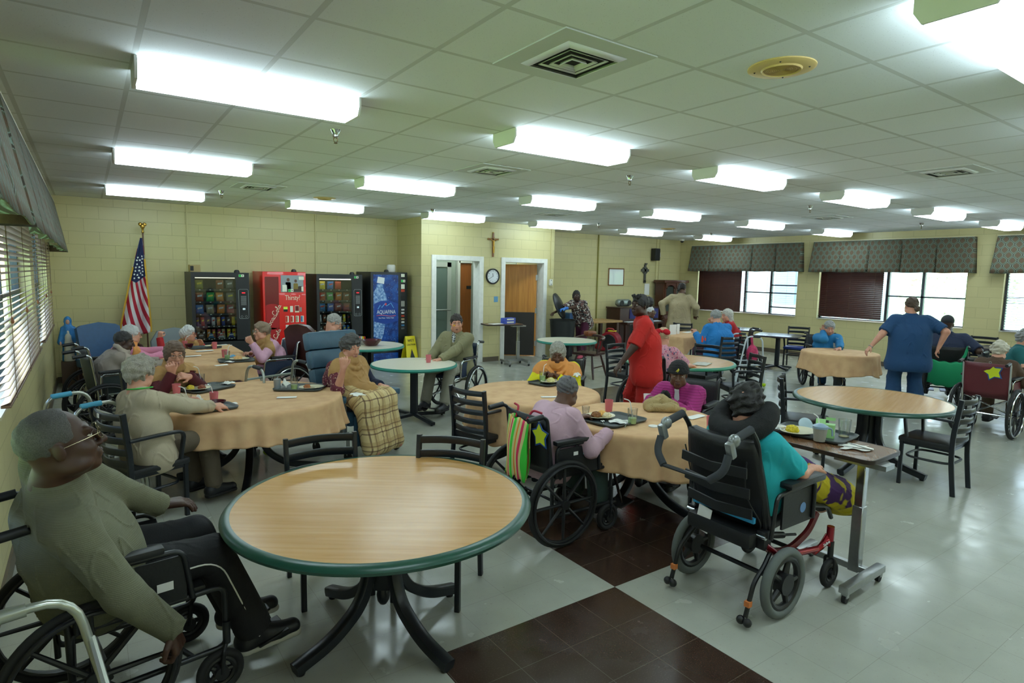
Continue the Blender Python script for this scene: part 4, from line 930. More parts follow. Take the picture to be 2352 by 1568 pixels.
def person(label, J, skin_m, vox, top=None, bottom=None, hair_s=None, hands={}, face=True, fat=0, jaw=1., girth=1., bust=0, belly=0, shoes=SHOEB, sole=SOLEB, lips='#8d5a50', brow='#4a443e', spec=False, bib=None, grp='seated and standing people'):
    root = soft('person', body_prims(J, hands, fat, jaw, girth), vox, skin_m); tag(root, label, 'person', grp); s = J['s']
    if face: face_parts(J, root, lips, brow, spec)
    if hair_s: hair(J, *hair_s[:2], max(.0045, vox*.8), root, **(hair_s[2] if len(hair_s) > 2 else {}))
    if bottom:
        o = bottom.get('o', .016); P = [C(J['pel']-J['rt']*.07*s*J['w'], J['pel']+J['rt']*.07*s*J['w'], .112*s*girth+o*.4, k=.04)]
        for d in 'LR': P += legs(J, d, o)
        for d in 'LR': P.append(C(J['kn'+d], J['an'+d]+vec((0, 0, .01)), .058*s+o, bottom.get('hem', .05)*s+o, .02, flat=True))
        soft('trousers', P, vox*1.15, bottom['m'], root, folds(bottom.get('f', .007), 24, 3), .012)
    if top:
        o = top.get('o', .016); P = torso(J, o, girth, bust, belly)
        for d in 'LR': P += sleeve(J, d, o*.8, top.get('sleeve', 1.99), min(girth, 1.08))
        if top.get('hem'): P += [C(J['pel']-J['rt']*.085*s*J['w']-J['u1']*top['hem'], J['pel']+J['rt']*.085*s*J['w']-J['u1']*top['hem'], (.125+.07*top['hem'])*s*girth+o, k=.09)]
        n0 = J['nk']+J['u2']*.012*s; P.append(C(n0-J['u2']*.03+J['sfw']*.0, n0+J['u2']*top.get('collar', .022), .078*s, .066*s, .03, flat=True))
        nd = J['hc']-J['H'][:, 2]*.05*s
        if top.get('vneck'): P.append(C(J['nk']+J['sfw']*.1*s+J['u2']*.05, J['nk']+J['sfw']*.13*s-J['u2']*top['vneck']*s, .05*s, .012*s, .01)); P[-1]['op'] = 's'
        if top.get('cut', 1): P.append(PL(J['pel']-J['u1']*(.1*s+top.get('hem', 0)), -J['u1'], .01))
        soft(top.get('name', 'shirt'), P, vox, top['m'], root, folds(top.get('f', .008), top.get('ff', 22), top.get('seed', 1)), .014)
    if bib:
        o = bib.get('o', .036); P = torso(J, o, girth, bust, belly)
        for d in 'LR': P.append(C(J['sh'+d], J['sh'+d]+(J['el'+d]-J['sh'+d])*.25, .056*s+o*.8, k=.04))
        if bib.get('lap', .22): P.append(C(J['pel']+J['fw']*.12-J['rt']*.08+vec((0, 0, .07)), J['pel']+J['fw']*(.12+bib.get('lap', .22))+vec((0, 0, .085)), .09*s, .08*s, .06)); P.append(C(J['pel']+J['fw']*.12+J['rt']*.08+vec((0, 0, .07)), J['pel']+J['fw']*(.12+bib.get('lap', .22))+vec((0, 0, .085)), .09*s, .08*s, .06))
        n0 = J['nk']+J['u2']*.02*s; P.append(C(n0-J['u2']*.05, n0+J['sfw']*.03+J['u2']*.02, .092*s, .083*s, .04))
        cm = J['nk']+J['sfw']*bib.get('front', .0)*s; P.append(PL(cm, -nrm(J['sfw']+J['u2']*.35), .02)); P.append(C(n0+J['sfw']*.02+J['u2']*.0, J['hc'], .066*s, .075*s, .01)); P[-1]['op'] = 's'
        P.append(PL(J['pel']-vec((0, 0, bib.get('low', .0))), (0, 0, -1), .01))
        for kk in range(3):
            rc = n0+J['u2']*(.022-.03*kk)*s+J['sfw']*(.018+.026*kk)*s; rr = (.078+.022*kk)*s; an_ = np.linspace(0, 2*math.pi, 13); rg = [rc+J['srt']*rr*math.cos(q)+(J['sfw']*1.05-J['u2']*(.25+.25*kk))*rr*math.sin(q) for q in an_]
            for q in range(12): P.append(C(rg[q], rg[q+1], (.021 if kk < 2 else .018)*s, k=.014))
        soft('clothing_protector', P, vox, bib['m'], root, folds(.011, 17, 5, (.6, 1, 1.1)), .018)
    if shoes:
        for d in 'LR': shoe(J, d, shoes, sole, root)
    return root
BIB = fab('bib_tan', '#a9824f'); BIBO = fab('bib_apricot', '#d8924e')
def stripe_mat(name, c1, c2, ax, per, duty=.5):
    n = NT(name, .85); v = n.xyz(); f = n.math('FRACT', n.math('MULTIPLY_ADD', v[ax], 1/per, 50.)); n.color(n.mix(n.math('LESS_THAN', f, duty), c2, c1)); n.bump(f, .2, .004); return n.m
def print_mat(name, base, spots, scale=26, th=.55):
    n = NT(name, .85); c = n.mix(0., base, base)
    for i, s in enumerate(spots):
        q = n.noise(scale*(1+.25*i), n.comb(n.math('ADD', n.xyz()[0], 3.1*i), n.xyz()[1], n.xyz()[2]), 2); c = n.mix(n.ramp(q, th, th+.03), c, s)
    n.color(c); return n.m
def plaid_mat():
    n = NT('plaid_blanket', .9); x, y, z = n.xyz('UV')
    def band(v, per, o, w):
        f = n.math('FRACT', n.math('MULTIPLY_ADD', v, 1/per, o+20)); return n.math('LESS_THAN', f, w)
    c = n.mix(0., '#d6c08c', '#d6c08c')
    for v in (x, y):
        c = n.mix(n.math('MULTIPLY', band(v, .16, 0, .34), .45), c, '#a4814f'); c = n.mix(n.math('MULTIPLY', band(v, .16, .5, .07), .75), c, '#4e2a26'); c = n.mix(n.math('MULTIPLY', band(v, .16, .78, .045), .75), c, '#4e2a26')
    n.color(n.mix(n.ramp(n.noise(300), .4, .7, 0, .2), c, '#8a6f48')); return n.m
DENIM = fab('grey_trousers', '#8b8878'); BRN = fab('brown_trousers', '#4a3a28'); DKT = fab('dark_trousers', '#1c1b20'); TAUPE = fab('taupe_trousers', '#5d5242')
def H_(name, c, **k): return hair_mat('hair_'+name, c, **k)
FACE_UP = dict(curl=(55, 60, 40))
# each entry: label, skeleton, look
PEOPLE = {
 'man_olive': (dict(x=-.06, y=2.93, face=8, seat=.5, s=1.07, lean=-15, slump=9, side=25, hf=8, hp=16, R=(.21, 2.585, .45), L=(.33, 3.16, .68), w=1.15, foot=.2, spread=.06, tl=1.03), (118, 1018)),
 'woman_beige': (dict(x=.31, y=5.12, face=24, seat=.455, s=.93, lean=-8, slump=10, hf=38, hp=-8, R=(.78, 5.21, .77), L=(.75, 5.62, .76), w=1.06, side=-6), (300, 862)),
 'woman_maroon': (dict(x=.58, y=6.55, face=300, seat=.455, s=.93, lean=4, slump=20, hf=276, hp=-6, R=(.60, 6.24, .90), L=(.74, 6.22, .86), w=1.08, tl=.84), (393, 822)),
 'woman_plaid': (dict(x=2.1, y=5.92, face=-62, seat=.5, s=.95, lean=-4, slump=20, hf=-72, hp=-8, R=(1.95, 5.53, .95), L=(2.42, 5.78, .7), w=1.12, spread=.2, tl=.79), (780, 812)),
 'man_dark': (dict(x=.13, y=8.05, face=12, seat=.47, s=.92, lean=6, slump=28, hf=2, hp=-12, R=(.68, 8.0, .76), L=(.66, 8.2, .76), w=1.05, tl=.8), (275, 783)),
 'woman_pink': (dict(x=.22, y=8.75, face=12, seat=.45, s=.92, lean=14, slump=16, hf=8, hp=-4, R=(.78, 8.78, .78), L=(.78, 8.98, .8), tl=.86), (300, 768)),
 'woman_white': (dict(x=1.15, y=10.2, face=280, seat=.36, s=.88, lean=10, slump=24, hf=330, hp=4, R=(.82, 9.98, .86), L=(1.35, 9.9, .74), tl=.8), (428, 765)),
 'woman_cardigan': (dict(x=2.02, y=8.4, face=190, seat=.47, s=.92, lean=6, slump=22, hf=196, hp=4, R=(1.75, 8.55, .74), L=(1.68, 8.12, .93), w=1.05, tl=.83), (600, 770)),
 'man_reader': (dict(x=2.72, y=8.4, face=28, seat=.45, s=1.0, lean=6, slump=12, hf=-12, hp=-28, R=(2.98, 8.33, .85), L=(2.95, 8.55, .85), tl=.9), (765, 747)),
 'man_khaki': (dict(x=4.12, y=7.17, face=210, seat=.5, s=1.0, lean=-2, slump=6, hf=243, hp=-4, R=(3.68, 7.12, .72), L=(3.72, 6.94, .72), w=1.12, foot=.16, spread=.1, tl=.88), (1055, 752)),
 'woman_yellow': (dict(x=4.22, y=5.08, face=222, seat=.46, s=.92, lean=2, slump=28, hf=228, hp=-18, R=(3.98, 5.02, .79), L=(4.06, 4.9, .78), w=1.12, tl=.82), (1284, 815)),
 'woman_pink_back': (dict(x=2.68, y=3.34, face=2, seat=.48, s=.9, lean=4, slump=34, hf=22, hp=-20, R=(3.07, 3.12, .72), L=(3.1, 3.5, .74), w=1.1, tl=.8), (1303, 895)),
 'woman_magenta': (dict(x=4.43, y=3.56, face=198, seat=.46, s=.9, lean=0, slump=28, hf=218, hp=-6, R=(4.08, 3.62, .78), L=(4.1, 3.44, .78), w=1.14, tl=.76), (1557, 858)),
 'woman_turquoise': (dict(x=3.1, y=1.99, face=2, pz=.62, seat=.56, s=.93, lean=-14, slump=8, hf=4, hp=-8, R=(3.45, 1.80, .75), L=(3.72, 2.32, .84), w=1.08, lk=((3.5, 2.1, .66), (3.84, 2.08, .42), (3.5, 1.92, .66), (3.84, 1.93, .42)), tl=.84), (1705, 922)),
 'nurse_red': (dict(x=5.18, y=4.7, face=140, s=.97, lean=2, slump=10, hf=178, hp=4, R=(5.3, 5.0, .95), L=(4.7, 4.66, .87), w=1.18, stance=.12, stride=.12), (1475, 706)),
 'worker_cart': (dict(x=9.25, y=10.35, face=200, s=.96, lean=30, slump=10, hf=238, hp=2, R=(8.38, 10.42, 1.0), L=(8.5, 10.2, 1.12), stance=.12, stride=-.2), (1330, 684)),
 'nurse_beige': (dict(x=11.2, y=9.2, face=30, s=1.02, lean=6, slump=10, hf=8, hp=-10, R=(11.5, 8.98, 1.02), L=(10.98, 9.48, 1.0), w=1.2), (1567, 668)),
 'woman_bow': (dict(x=5.78, y=5.05, face=12, seat=.5, s=.93, lean=4, slump=16, hf=30, hp=-14, R=(6.3, 4.95, .74), L=(6.22, 5.35, .74), w=1.15), (1533, 775)),
 'person_blue': (dict(x=9.2, y=6.62, face=78, seat=.455, s=1.0, lean=4, slump=16, hf=76, hp=-12, R=(9.22, 6.98, .76), L=(8.98, 6.98, .86), w=1.3, tl=.98), (1651, 730)),
 'woman_red_top': (dict(x=10.12, y=6.98, face=130, seat=.48, s=.97, lean=6, slump=14, hf=160, hp=-8, R=(9.75, 7.2, 1.03), L=(9.6, 7.0, 1.0), w=1.1, tl=.95), (1677, 728)),
 'woman_blue': (dict(x=10.48, y=5.4, face=222, seat=.45, s=.93, lean=4, slump=20, hf=218, hp=-14, R=(10.32, 5.38, .98), L=(10.12, 4.98, .75), w=1.1, tl=.86), (1903, 758)),
 'nurse_blue': (dict(x=9.6, y=3.75, face=40, s=.96, lean=0, slump=8, hf=42, hp=-4, R=(9.74, 3.44, .95), L=(9.2, 4.1, .92), w=1.3, stance=.15), (2097, 708)),
 'man_cap': (dict(x=10.8, y=3.72, face=26, seat=.5, s=1.03, lean=2, slump=8, hf=20, hp=-4, R=(11.08, 3.35, .78), w=1.35, tl=.92), (2178, 743)),
 'woman_brown': (dict(x=9.2, y=2.63, face=2, seat=.46, s=.9, lean=4, slump=22, hf=10, hp=-12, R=(9.55, 2.42, .8), w=1.1, tl=.82), (2295, 815)),
 'woman_teal': (dict(x=10.85, y=2.9, face=-75, seat=.455, s=.97, lean=4, slump=14, hf=-60, hp=-10, w=1.1, R=(10.85, 2.62, .78)), (2350, 765)),
 'person_far': (dict(x=9.6, y=8.75, face=300, seat=.455, s=.98, lean=2, slump=8, hf=285, hp=0, tl=.9), (1500, 719)),
}
SKEL = {k: skeleton(**v[0]) for k, v in PEOPLE.items()}
V = .0052
def T(m, **k): return dict(m=m, **k)
def P_(key, label, sk, vox, top, bot, hs, **k): return person(label, SKEL[key], SK[sk], vox, top, bot, hs, **k)
OLV = NT('olive_knit', .9); _v = OLV.xyz(); OLV.color(OLV.mix(OLV.ramp(OLV.noise(5), .3, .7), '#6d6e58', '#5f5f4b')); OLV.bump(OLV.math('ADD', OLV.math('MULTIPLY', OLV.math('SINE', OLV.math('MULTIPLY', _v[2], 900)), .3), OLV.noise(200)), .35, .004); OLV = OLV.m
a = P_('man_olive', 'bald man in olive sweater and wire spectacles looking up from his wheelchair', 'dark', .005, T(OLV, sleeve=2.04, f=.009, hem=.06, ff=17), T(fab('black_trousers', '#17171a'), hem=.062), ('recede', H_('cropped_grey', '#55524f', dark=.4, scale=260), dict(t=.0)),
       hands=dict(R=dict(d=(.25, -.05, -1), n=(-.9, .4, -.2), curl=(42, 60, 35)), L=dict(d=(1, .05, -.05), curl=(18, 22, 12))), girth=1.12, belly=.7, spec=True, lips='#3d231c', brow='#241c18', sole=SOLEW)
J = SKEL['man_olive']
b = MB()
for d, sg in (('R', 1),):
    pr = [J['hip'+d]+(J['kn'+d]-J['hip'+d])*.6+J['rt']*.098, J['kn'+d]+J['rt']*.083+vec((0, 0, .0)), J['kn'+d]+(J['an'+d]-J['kn'+d])*.5+J['rt']*.08, J['an'+d]+J['rt']*.07]
    b.tube(fillet(pr, .12, 6), .0035, 6)
b.build('side_piping', PAPER, a)
a = P_('woman_beige', 'grey curly haired woman in a beige sweatshirt seen from behind at the near cloth table', 'rosy', .006, T(fab('beige_fleece', '#b3a68d'), hem=.1, f=.011, ff=17), T(TAUPE), ('curly', H_('ash_grey', '#a8a093', dark=.5), dict(t=.018, seed=3)), hands=dict(R=dict(d=(.9, .3, -.1), n=(0, .4, -1), curl=(14, 22, 14))), belly=.4, girth=1.05)
n0 = SKEL['woman_beige']['nk']; MB().torus(n0+vec((.01, 0, .03)), SKEL['woman_beige']['u2'], .082, .005, 30, 6).build('green_lanyard', mat('green_cord', '#2fae3d', .6), a)
a = P_('woman_maroon', 'brown haired woman in maroon cardigan and spectacles eating from a bowl', 'rosy', .006, T(fab('maroon_cardigan', '#54141d'), f=.009), T(DKT), ('bob', H_('brown_hair', '#6b5240', dark=.5), dict(t=.016, seed=5)), hands=dict(R=dict(d=(-.2, -.35, .9), n=(-.1, .9, .3), **FACE_UP), L=dict(d=(-.75, -.4, .25), n=(-.3, .5, -.7), curl=(35, 40, 25))), spec=True, bib=T(BIB, front=.0), belly=.3, bust=.6)
def drape_blanket(J, name, m, label, hem=.1, amp=.012):
    s = J['s']; P = []
    for d in 'LR': P += [C(J['hip'+d]+vec((0, 0, .05)), J['kn'+d]+vec((0, 0, .02)), .12*s, .095*s, .08), C(J['kn'+d], J['an'+d]+J['fw']*.06, .095*s, .1*s, .08)]
    km, am = (J['knL']+J['knR'])/2, (J['anL']+J['anR'])/2; P += [C((J['hipL']+J['hipR'])/2+J['fw']*.1+vec((0, 0, .05)), km, .12, .1, .1), C(km, am+J['fw']*.05, .1, .11, .1)]
    P += [C(J['pel']+J['fw']*.12+J['rt']*.12+vec((0, 0, .07)), J['pel']+J['fw']*.12-J['rt']*.12+vec((0, 0, .07)), .1, k=.06), PL((0, 0, hem), (0, 0, -1), .004), PL(J['pel']+J['fw']*.0, -J['fw'], .02)]
    o = soft(name, P, .007, m, None, folds(amp, 13, 9, (1, 1, .35)), .02); me = o.data; uv = me.uv_layers.new(name='weave'); L = [0.]*(len(me.loops)*2)
    for lp in me.loops:
        q = vec(me.vertices[lp.vertex_index].co)-J['pel']; f, r, z = q @ J['fw'], q @ J['rt'], q[2]; L[lp.index*2] = r; L[lp.index*2+1] = min(f, .45)-min(z, .06)
    uv.data.foreach_set('uv', L); return o
a = P_('woman_plaid', 'grey curly woman in burgundy print blouse and tan cloth in the recliner', 'rosy', .006, T(print_mat('burgundy_print', '#5c1c2a', ('#7e3a40', '#b59a86'), 40, .6), sleeve=1.15, o=.02), T(DKT), ('curly', H_('dark_grey_curl', '#55524f', dark=.45), dict(t=.012, seed=8)), hands=dict(R=dict(d=(.0, -.1, 1), n=(.2, .95, .1), **FACE_UP), L=dict(d=(.8, -.5, -.2), curl=(25, 25, 15))), bib=T(BIB, lap=.2, o=.042), belly=.7, bust=.8, girth=1.12, shoes=None)
J = SKEL['woman_plaid']; soft('blue_cardigan_sleeve', [C(J['shL']+(J['elL']-J['shL'])*.3, J['elL'], .075, .07, .03), C(J['elL'], J['wrL'], .068, .052, .03, flat=True)], .007, fab('navy_cardigan', '#151d38'), a, folds(.008), .012)
tag(drape_blanket(J, 'plaid_blanket', plaid_mat(), '', .08), 'cream and brown plaid blanket over the lap of the woman in the blue recliner', 'blanket')
a = P_('man_dark', 'dark haired man in pale taupe top in the dark green wheelchair', 'dark', .008, T(fab('taupe_top', '#8f8378'), f=.008), T(DKT), ('short', H_('black_grey', '#2a2724'), dict(t=.004)), hands=dict(R=dict(d=(1, .2, .1), curl=(30, 30, 20))), bib=T(fab('pale_bib', '#a89a8c'), front=.02), lips='#3d231c', brow='#1c1613')
a = P_('woman_pink', 'white haired woman in bright pink sweater behind the man in taupe', 'rosy', .009, T(fab('pink_sweater', '#d183a0'), f=.007), T(DKT), ('short', H_('white_hair', '#cfcfcf', dark=.75), dict(t=.012)), spec=True, bib=T(BIBO, front=.02))
a = P_('woman_white', 'white haired woman in red with tan cloth in front of the left snack machine', 'rosy', .009, T(fab('red_top', '#a3161c'), f=.007), T(DKT), ('curly', H_('white_hair', '#cfcfcf', dark=.75), dict(t=.014, seed=6)), spec=True, hands=dict(R=dict(d=(.2, -.2, 1), n=(.6, .6, .1), **FACE_UP)), bib=T(BIB, lap=0))
a = P_('woman_cardigan', 'woman in pale pink cardigan and spectacles in profile in the chrome wheelchair', 'rosy', .008, T(fab('pink_cardigan', '#cf9fb4'), f=.009), T(fab('pink_trousers', '#b07f92')), ('perm', H_('light_brown', '#8d7660', dark=.6), dict(t=.016, seed=4)), spec=True, hands=dict(L=dict(d=(-.5, .1, .8), n=(.6, .5, -.3), **FACE_UP), R=dict(curl=(25, 25, 15))), bib=T(BIB, front=.0, lap=.1), belly=.5, bust=.6)
a = P_('man_reader', 'bearded man in grey t-shirt reading a paper before the right snack machine', 'rosy', .008, T(fab('grey_tshirt', '#7c8688'), sleeve=.9), T(DENIM), ('short', H_('silver_hair', '#a9a6a0', dark=.65), dict(t=.004)), spec=True)
J = SKEL['man_reader']; c, M, s = J['hc'], J['H'], J['s']; soft('beard', [E(c+M @ vec((0, .07, -.085))*s, vec((.045, .035, .045)), M), C(c+M @ vec((-.055, .03, -.06)), c+M @ vec((0, .075, -.1)), .02, k=.03), C(c+M @ vec((.055, .03, -.06)), c+M @ vec((0, .075, -.1)), .02, k=.03)], .006, H_('beard_grey', '#b5b2ac'), a, curls(.003, 160, 2), .005)
a = P_('man_khaki', 'man in khaki jacket and grey trousers in a wheelchair before the doorways', 'rosy', .007, T(fab('khaki_jacket', '#7f7a5a'), o=.026, hem=.08, f=.012, name='jacket', vneck=.2), T(fab('stone_trousers', '#8d8a7a'), f=.01), ('short', H_('dark_brown', '#2b211c'), dict(t=.006)), hands=dict(R=dict(d=(-.7, -.7, -.1), curl=(30, 35, 20)), L=dict(d=(-.8, .5, -.1), curl=(30, 35, 20))))
J = SKEL['man_khaki']; soft('collar_shirt', torso(J, .012)[3:]+[C(J['nk']-J['u2']*.02, J['nk']+J['u2']*.035, .075, .064, .02, flat=True)], .008, print_mat('checked_collar', '#cfd2d2', ('#23262e',), 60, .5), a)
MB().box(tuple(J['hc']+J['H'] @ vec((.036, .088, -.012))), (.03, .008, .022), M=Matrix([list(r) for r in J['H']])).build('cheek_plaster', mat('yellow_plaster', '#d9a23a', .6), a)
a = P_('woman_yellow', 'silver haired woman in bright yellow top with apricot cloth at her shoulders', 'brown', .0065, T(fab('yellow_top', '#d8cf10'), f=.01, o=.02), T(BRN), ('bob', H_('silver_streak', '#a8a69b', dark=.4, scale=110), dict(t=.014, seed=11)), hands=dict(R=dict(d=(.1, -.7, .3), n=(-.5, -.3, -.7), curl=(45, 50, 30)), L=dict(d=(.3, .5, .3), n=(-.3, .4, -.8), curl=(45, 50, 30))), bib=T(BIBO, front=.0, lap=0, low=-.22), belly=.5, bust=.7, lips='#4a2a22', brow='#2a211d')
a = P_('woman_pink_back', 'woman in pale pink sweatshirt with cropped grey hair seen from behind at the cloth table', 'brown', .0055, T(fab('pale_pink_sweatshirt', '#c3a0ad'), o=.022, hem=.08, f=.01, ff=17), T(fab('green_grey_skirt', '#3d4f4c'), o=.03), ('short', H_('cropped_salt', '#6b686a', dark=.4, scale=240), dict(t=.006)), hands=dict(R=dict(d=(.8, .5, -.1), curl=(25, 25, 15))), belly=.5, shoes=SHOEB, lips='#4a2a22', brow='#2a211d')
a = P_('woman_magenta', 'woman in magenta cardigan and black knitted hat facing the camera', 'brown', .0055, T(stripe_mat('magenta_knit', '#9c2670', '#8a1c60', 2, .022, .6), o=.024, f=.01, vneck=.16, name='cardigan'), T(fab('wine_trousers', '#5a1638')), None, hands=dict(R=dict(d=(.2, -.9, .1), curl=(40, 50, 30)), L=dict(d=(.1, .6, .7), n=(-.8, .2, .1), curl=(70, 70, 40))), belly=.5, bust=.7, lips='#4a2a22', brow='#2a211d')
J = SKEL['woman_magenta']; c, M, s = J['hc'], J['H'], J['s']; q = lambda x, y, z: c+M @ (vec((x, y, z))*s)
hat = soft('knitted_hat', [E(q(0, -.01, .055), vec((.098, .115, .1))*s, M), E(q(0, .0, .045), vec((.103, .12, .04))*s, M, .02), PL(q(0, .0, .022), -(M[:, 2]*.97-M[:, 1]*.12), .008)], .005, fab('black_knit', '#121214', bump=.6, bscale=200), a, curls(.0015, 300), .004)
rb = MB().tube([q(.022, .107, .062), q(.004, .116, .085), q(.0, .114, .095), q(-.006, .115, .086), q(.008, .113, .06)], .004, 6).build('yellow_ribbon_pin', mat('ribbon_yellow', '#d8cf4a', .5), hat)
soft('undershirt', torso(J, .012)[2:4]+[C(J['nk']-J['u2']*.06, J['nk']+J['u2']*.02, .075, .064, .02, flat=True)], .007, fab('white_shirt', '#d9d9dd'), a)
soft('black_glove', [C(J['wrL']-nrm(J['wrL']-J['elL'])*.03, J['wrL'], .038, .04, .01)]+[dict(p, r=p['r']+.008, r2=p['r2']+.008) for p in hand_prims(J['wrL'], vec((.1, .6, .7)), vec((-.8, .2, .1)), s, True, (70, 70, 40))], .006, fab('glove_black', '#0f0f11'), a)
a = P_('woman_turquoise', 'dark haired person in turquoise t-shirt reclined in the red framed tilting wheelchair', 'rosy', .0055, T(fab('turquoise_tshirt', '#1aa0a8'), sleeve=.85, o=.022), T(DKT), ('curly', H_('black_hair', '#181413', dark=.5), dict(t=.006, seed=9)), hands=dict(L=dict(d=(.9, .2, .2), curl=(30, 40, 25)), R=dict(d=(.9, .3, 0), curl=(20, 20, 10))), belly=.6, girth=1.05, shoes=None)
a = P_('nurse_red', 'woman in red scrubs with black hair bun walking past the cloth tables', 'dark', .0065, T(fab('red_scrubs', '#b4180f', nscale=4), sleeve=.95, o=.026, hem=.16, f=.01, name='scrub_top'), T(fab('red_scrub_trousers', '#a8140d'), o=.024, hem=.08, f=.012), ('bun', H_('black_hair', '#181413', dark=.5), dict(t=.012, seed=7)), hands=dict(R=dict(d=(.1, .5, -1), curl=(14, 16, 10))), belly=.6, bust=.8, girth=1.15, lips='#3d231c', brow='#140f0d')
a = P_('worker_cart', 'worker in black and white print top leaning over the rubbish bin', 'dark', .009, T(print_mat('floral_print', '#d8d4cc', ('#1a1a1d', '#1f1d22', '#6a4a44'), 17, .5), sleeve=.9, o=.024, hem=.14, name='scrub_top'), T(fab('plum_trousers', '#4a1230'), o=.024, hem=.075), ('bob', H_('black_hair', '#181413', dark=.5), dict(t=.006)), lips='#3d231c', brow='#140f0d', shoes=mat('pink_shoe', '#b8465a', .6))
J = SKEL['worker_cart']; soft('blue_glove', [dict(p, r=p['r']+.004, r2=p['r2']+.004) for p in hand_prims(J['wrL'], J['wrL']-J['elL'], vec((0, 0, -1.)), J['s'], True)]+[C(J['wrL']-nrm(J['wrL']-J['elL'])*.06, J['wrL'], .033, .035, .01)], .008, mat('nitrile_blue', '#2f6fc0', .5), a)
a = P_('nurse_beige', 'woman in beige jacket and red trousers standing before the china cabinet', 'brown', .009, T(fab('beige_jacket', '#a39474'), o=.03, hem=.2, f=.013, sleeve=2.0, name='jacket'), T(fab('dark_red_trousers', '#7c1018'), o=.024, hem=.075), ('pony', H_('black_brown', '#231b17'), dict(t=.008)), bust=.6, girth=1.08, lips='#5a3028', brow='#140f0d', hands=dict(R=dict(curl=(40, 40, 20))))
a = P_('woman_bow', 'woman in pink floral top with a red bow in her pale hair, seen from behind', 'rosy', .007, T(print_mat('pink_floral', '#c78f9a', ('#b8566e', '#3a4468'), 30, .6), sleeve=.9, o=.024), T(DKT), ('short', H_('pale_blond', '#c9ad8c', dark=.7), dict(t=.01)), belly=.6, girth=1.12)
J = SKEL['woman_bow']; c, M = J['hc'], J['H']; q = lambda x, y, z: c+M @ vec((x, y, z)); bow = MB()
for g in (-1, 1): bow.sphere(q(g*.055, -.105, .06), (.048, .022, .036), 14, M @ rotm('Y', g*20))
bow.sphere(q(0, -.112, .06), (.02, .02, .02), 10); bow.build('hair_bow', fab('red_ribbon', '#c01124'), a)
a = P_('person_blue', 'grey haired person in blue jacket with orange sleeve flashes seen from behind', 'rosy', .009, T(stripe_mat('blue_jacket', '#1a6fae', '#1a6fae', 2, .3), o=.03, f=.012, hem=.06, name='jacket'), T(fab('plum_skirt', '#3a1a30')), ('short', H_('grey_hair', '#9a9a98', dark=.6), dict(t=.01)), hands=dict(L=dict(d=(.1, .4, .6), curl=(40, 40, 20))), belly=.8, girth=1.2)
J = SKEL['person_blue']; fl = MB()
for k in range(3):
    p0 = J['elL']+(J['shL']-J['elL'])*.15-J['fw']*.062+J['rt']*(-.055+.055*k)+vec((0, 0, .03)); fl.tube([p0+vec((0, 0, .06)), p0+J['fw']*-.006, p0-vec((0, 0, .05))], [.01, .02, .014], 8)
fl.build('sleeve_flash', mat('orange_flash', '#d8482a', .7), a)
a = P_('woman_red_top', 'long white haired woman in red sweater holding a cup to her mouth', 'rosy', .009, T(fab('red_sweater', '#a5181f'), o=.022), T(DKT), ('long', H_('long_white', '#c6c3b8', dark=.7), dict(t=.012)), hands=dict(R=dict(d=(-.4, .2, .6), n=(0, -.3, -.5), curl=(40, 50, 30)), L=dict(d=(-.4, .6, .5), curl=(40, 50, 30))), belly=.5, girth=1.1)
a = P_('woman_blue', 'woman in blue sweater holding her face at the small cloth table', 'rosy', .009, T(fab('blue_sweater', '#1f73a6'), o=.022), T(fab('blue_trousers', '#1c4a72')), ('short', H_('grey_hair', '#9a9a98', dark=.6), dict(t=.016)), hands=dict(R=dict(d=(-.15, -.25, 1), n=(-.7, -.3, 0), curl=(14, 14, 10)), L=dict(d=(-.9, .1, -.1), curl=(14, 14, 8))), belly=.4)
a = P_('nurse_blue', 'woman in navy blue scrubs with a ponytail walking away beside the cloth table', 'rosy', .0075, T(fab('navy_scrubs', '#173f66', nscale=4), sleeve=.85, o=.03, hem=.2, f=.011, name='scrub_top'), T(fab('navy_scrub_trousers', '#173c62'), o=.03, hem=.09, f=.011), ('pony', H_('brown_hair2', '#4a3626'), dict(t=.008)), belly=.7, bust=.6, girth=1.25, hands=dict(L=dict(curl=(20, 20, 10))))
MB().torus(SKEL['nurse_blue']['wrL'], SKEL['nurse_blue']['wrL']-SKEL['nurse_blue']['elL'], .03, .006, 20, 6).build('wristwatch', STEEL, a)
a = P_('man_cap', 'broad man in navy t-shirt and dark cap seen from behind in a wheelchair', 'dark', .0085, T(fab('navy_tshirt', '#15203a'), sleeve=.95, o=.026), T(DKT), None, girth=1.25, belly=.6)
J = SKEL['man_cap']; c, M = J['hc'], J['H']; q = lambda x, y, z: c+M @ (vec((x, y, z)))
soft('baseball_cap', [E(q(0, -.01, .06), vec((.088, .108, .095)), M), PL(q(0, 0, .03), -M[:, 2], .006), C(q(-.03, .12, .045), q(.03, .12, .045), .045, k=.01, sq=(M[:, 2], .16))], .007, fab('cap_black', '#26282c'), a)
a = P_('woman_brown', 'white haired woman in brown cardigan in the maroon wheelchair, seen from behind', 'rosy', .0075, T(fab('brown_cardigan', '#4a3423'), o=.026, name='cardigan'), T(BRN), ('curly', H_('cream_white', '#cfc7b4', dark=.7), dict(t=.014, seed=13)), belly=.4)
a = P_('woman_teal', 'grey haired person in teal top at the right edge of the view', 'rosy', .0085, T(fab('teal_top', '#11595c'), o=.024), T(DKT), ('curly', H_('grey_hair', '#9a9a98', dark=.6), dict(t=.014, seed=2)), belly=.4)
a = P_('person_far', 'person in blue grey jacket mostly hidden behind the nurse in red', 'brown', .0095, T(fab('blue_grey_jacket', '#5a6b80'), o=.026), T(DKT), ('short', H_('white_hair', '#cfcfcf', dark=.75), dict(t=.004)), spec=True)
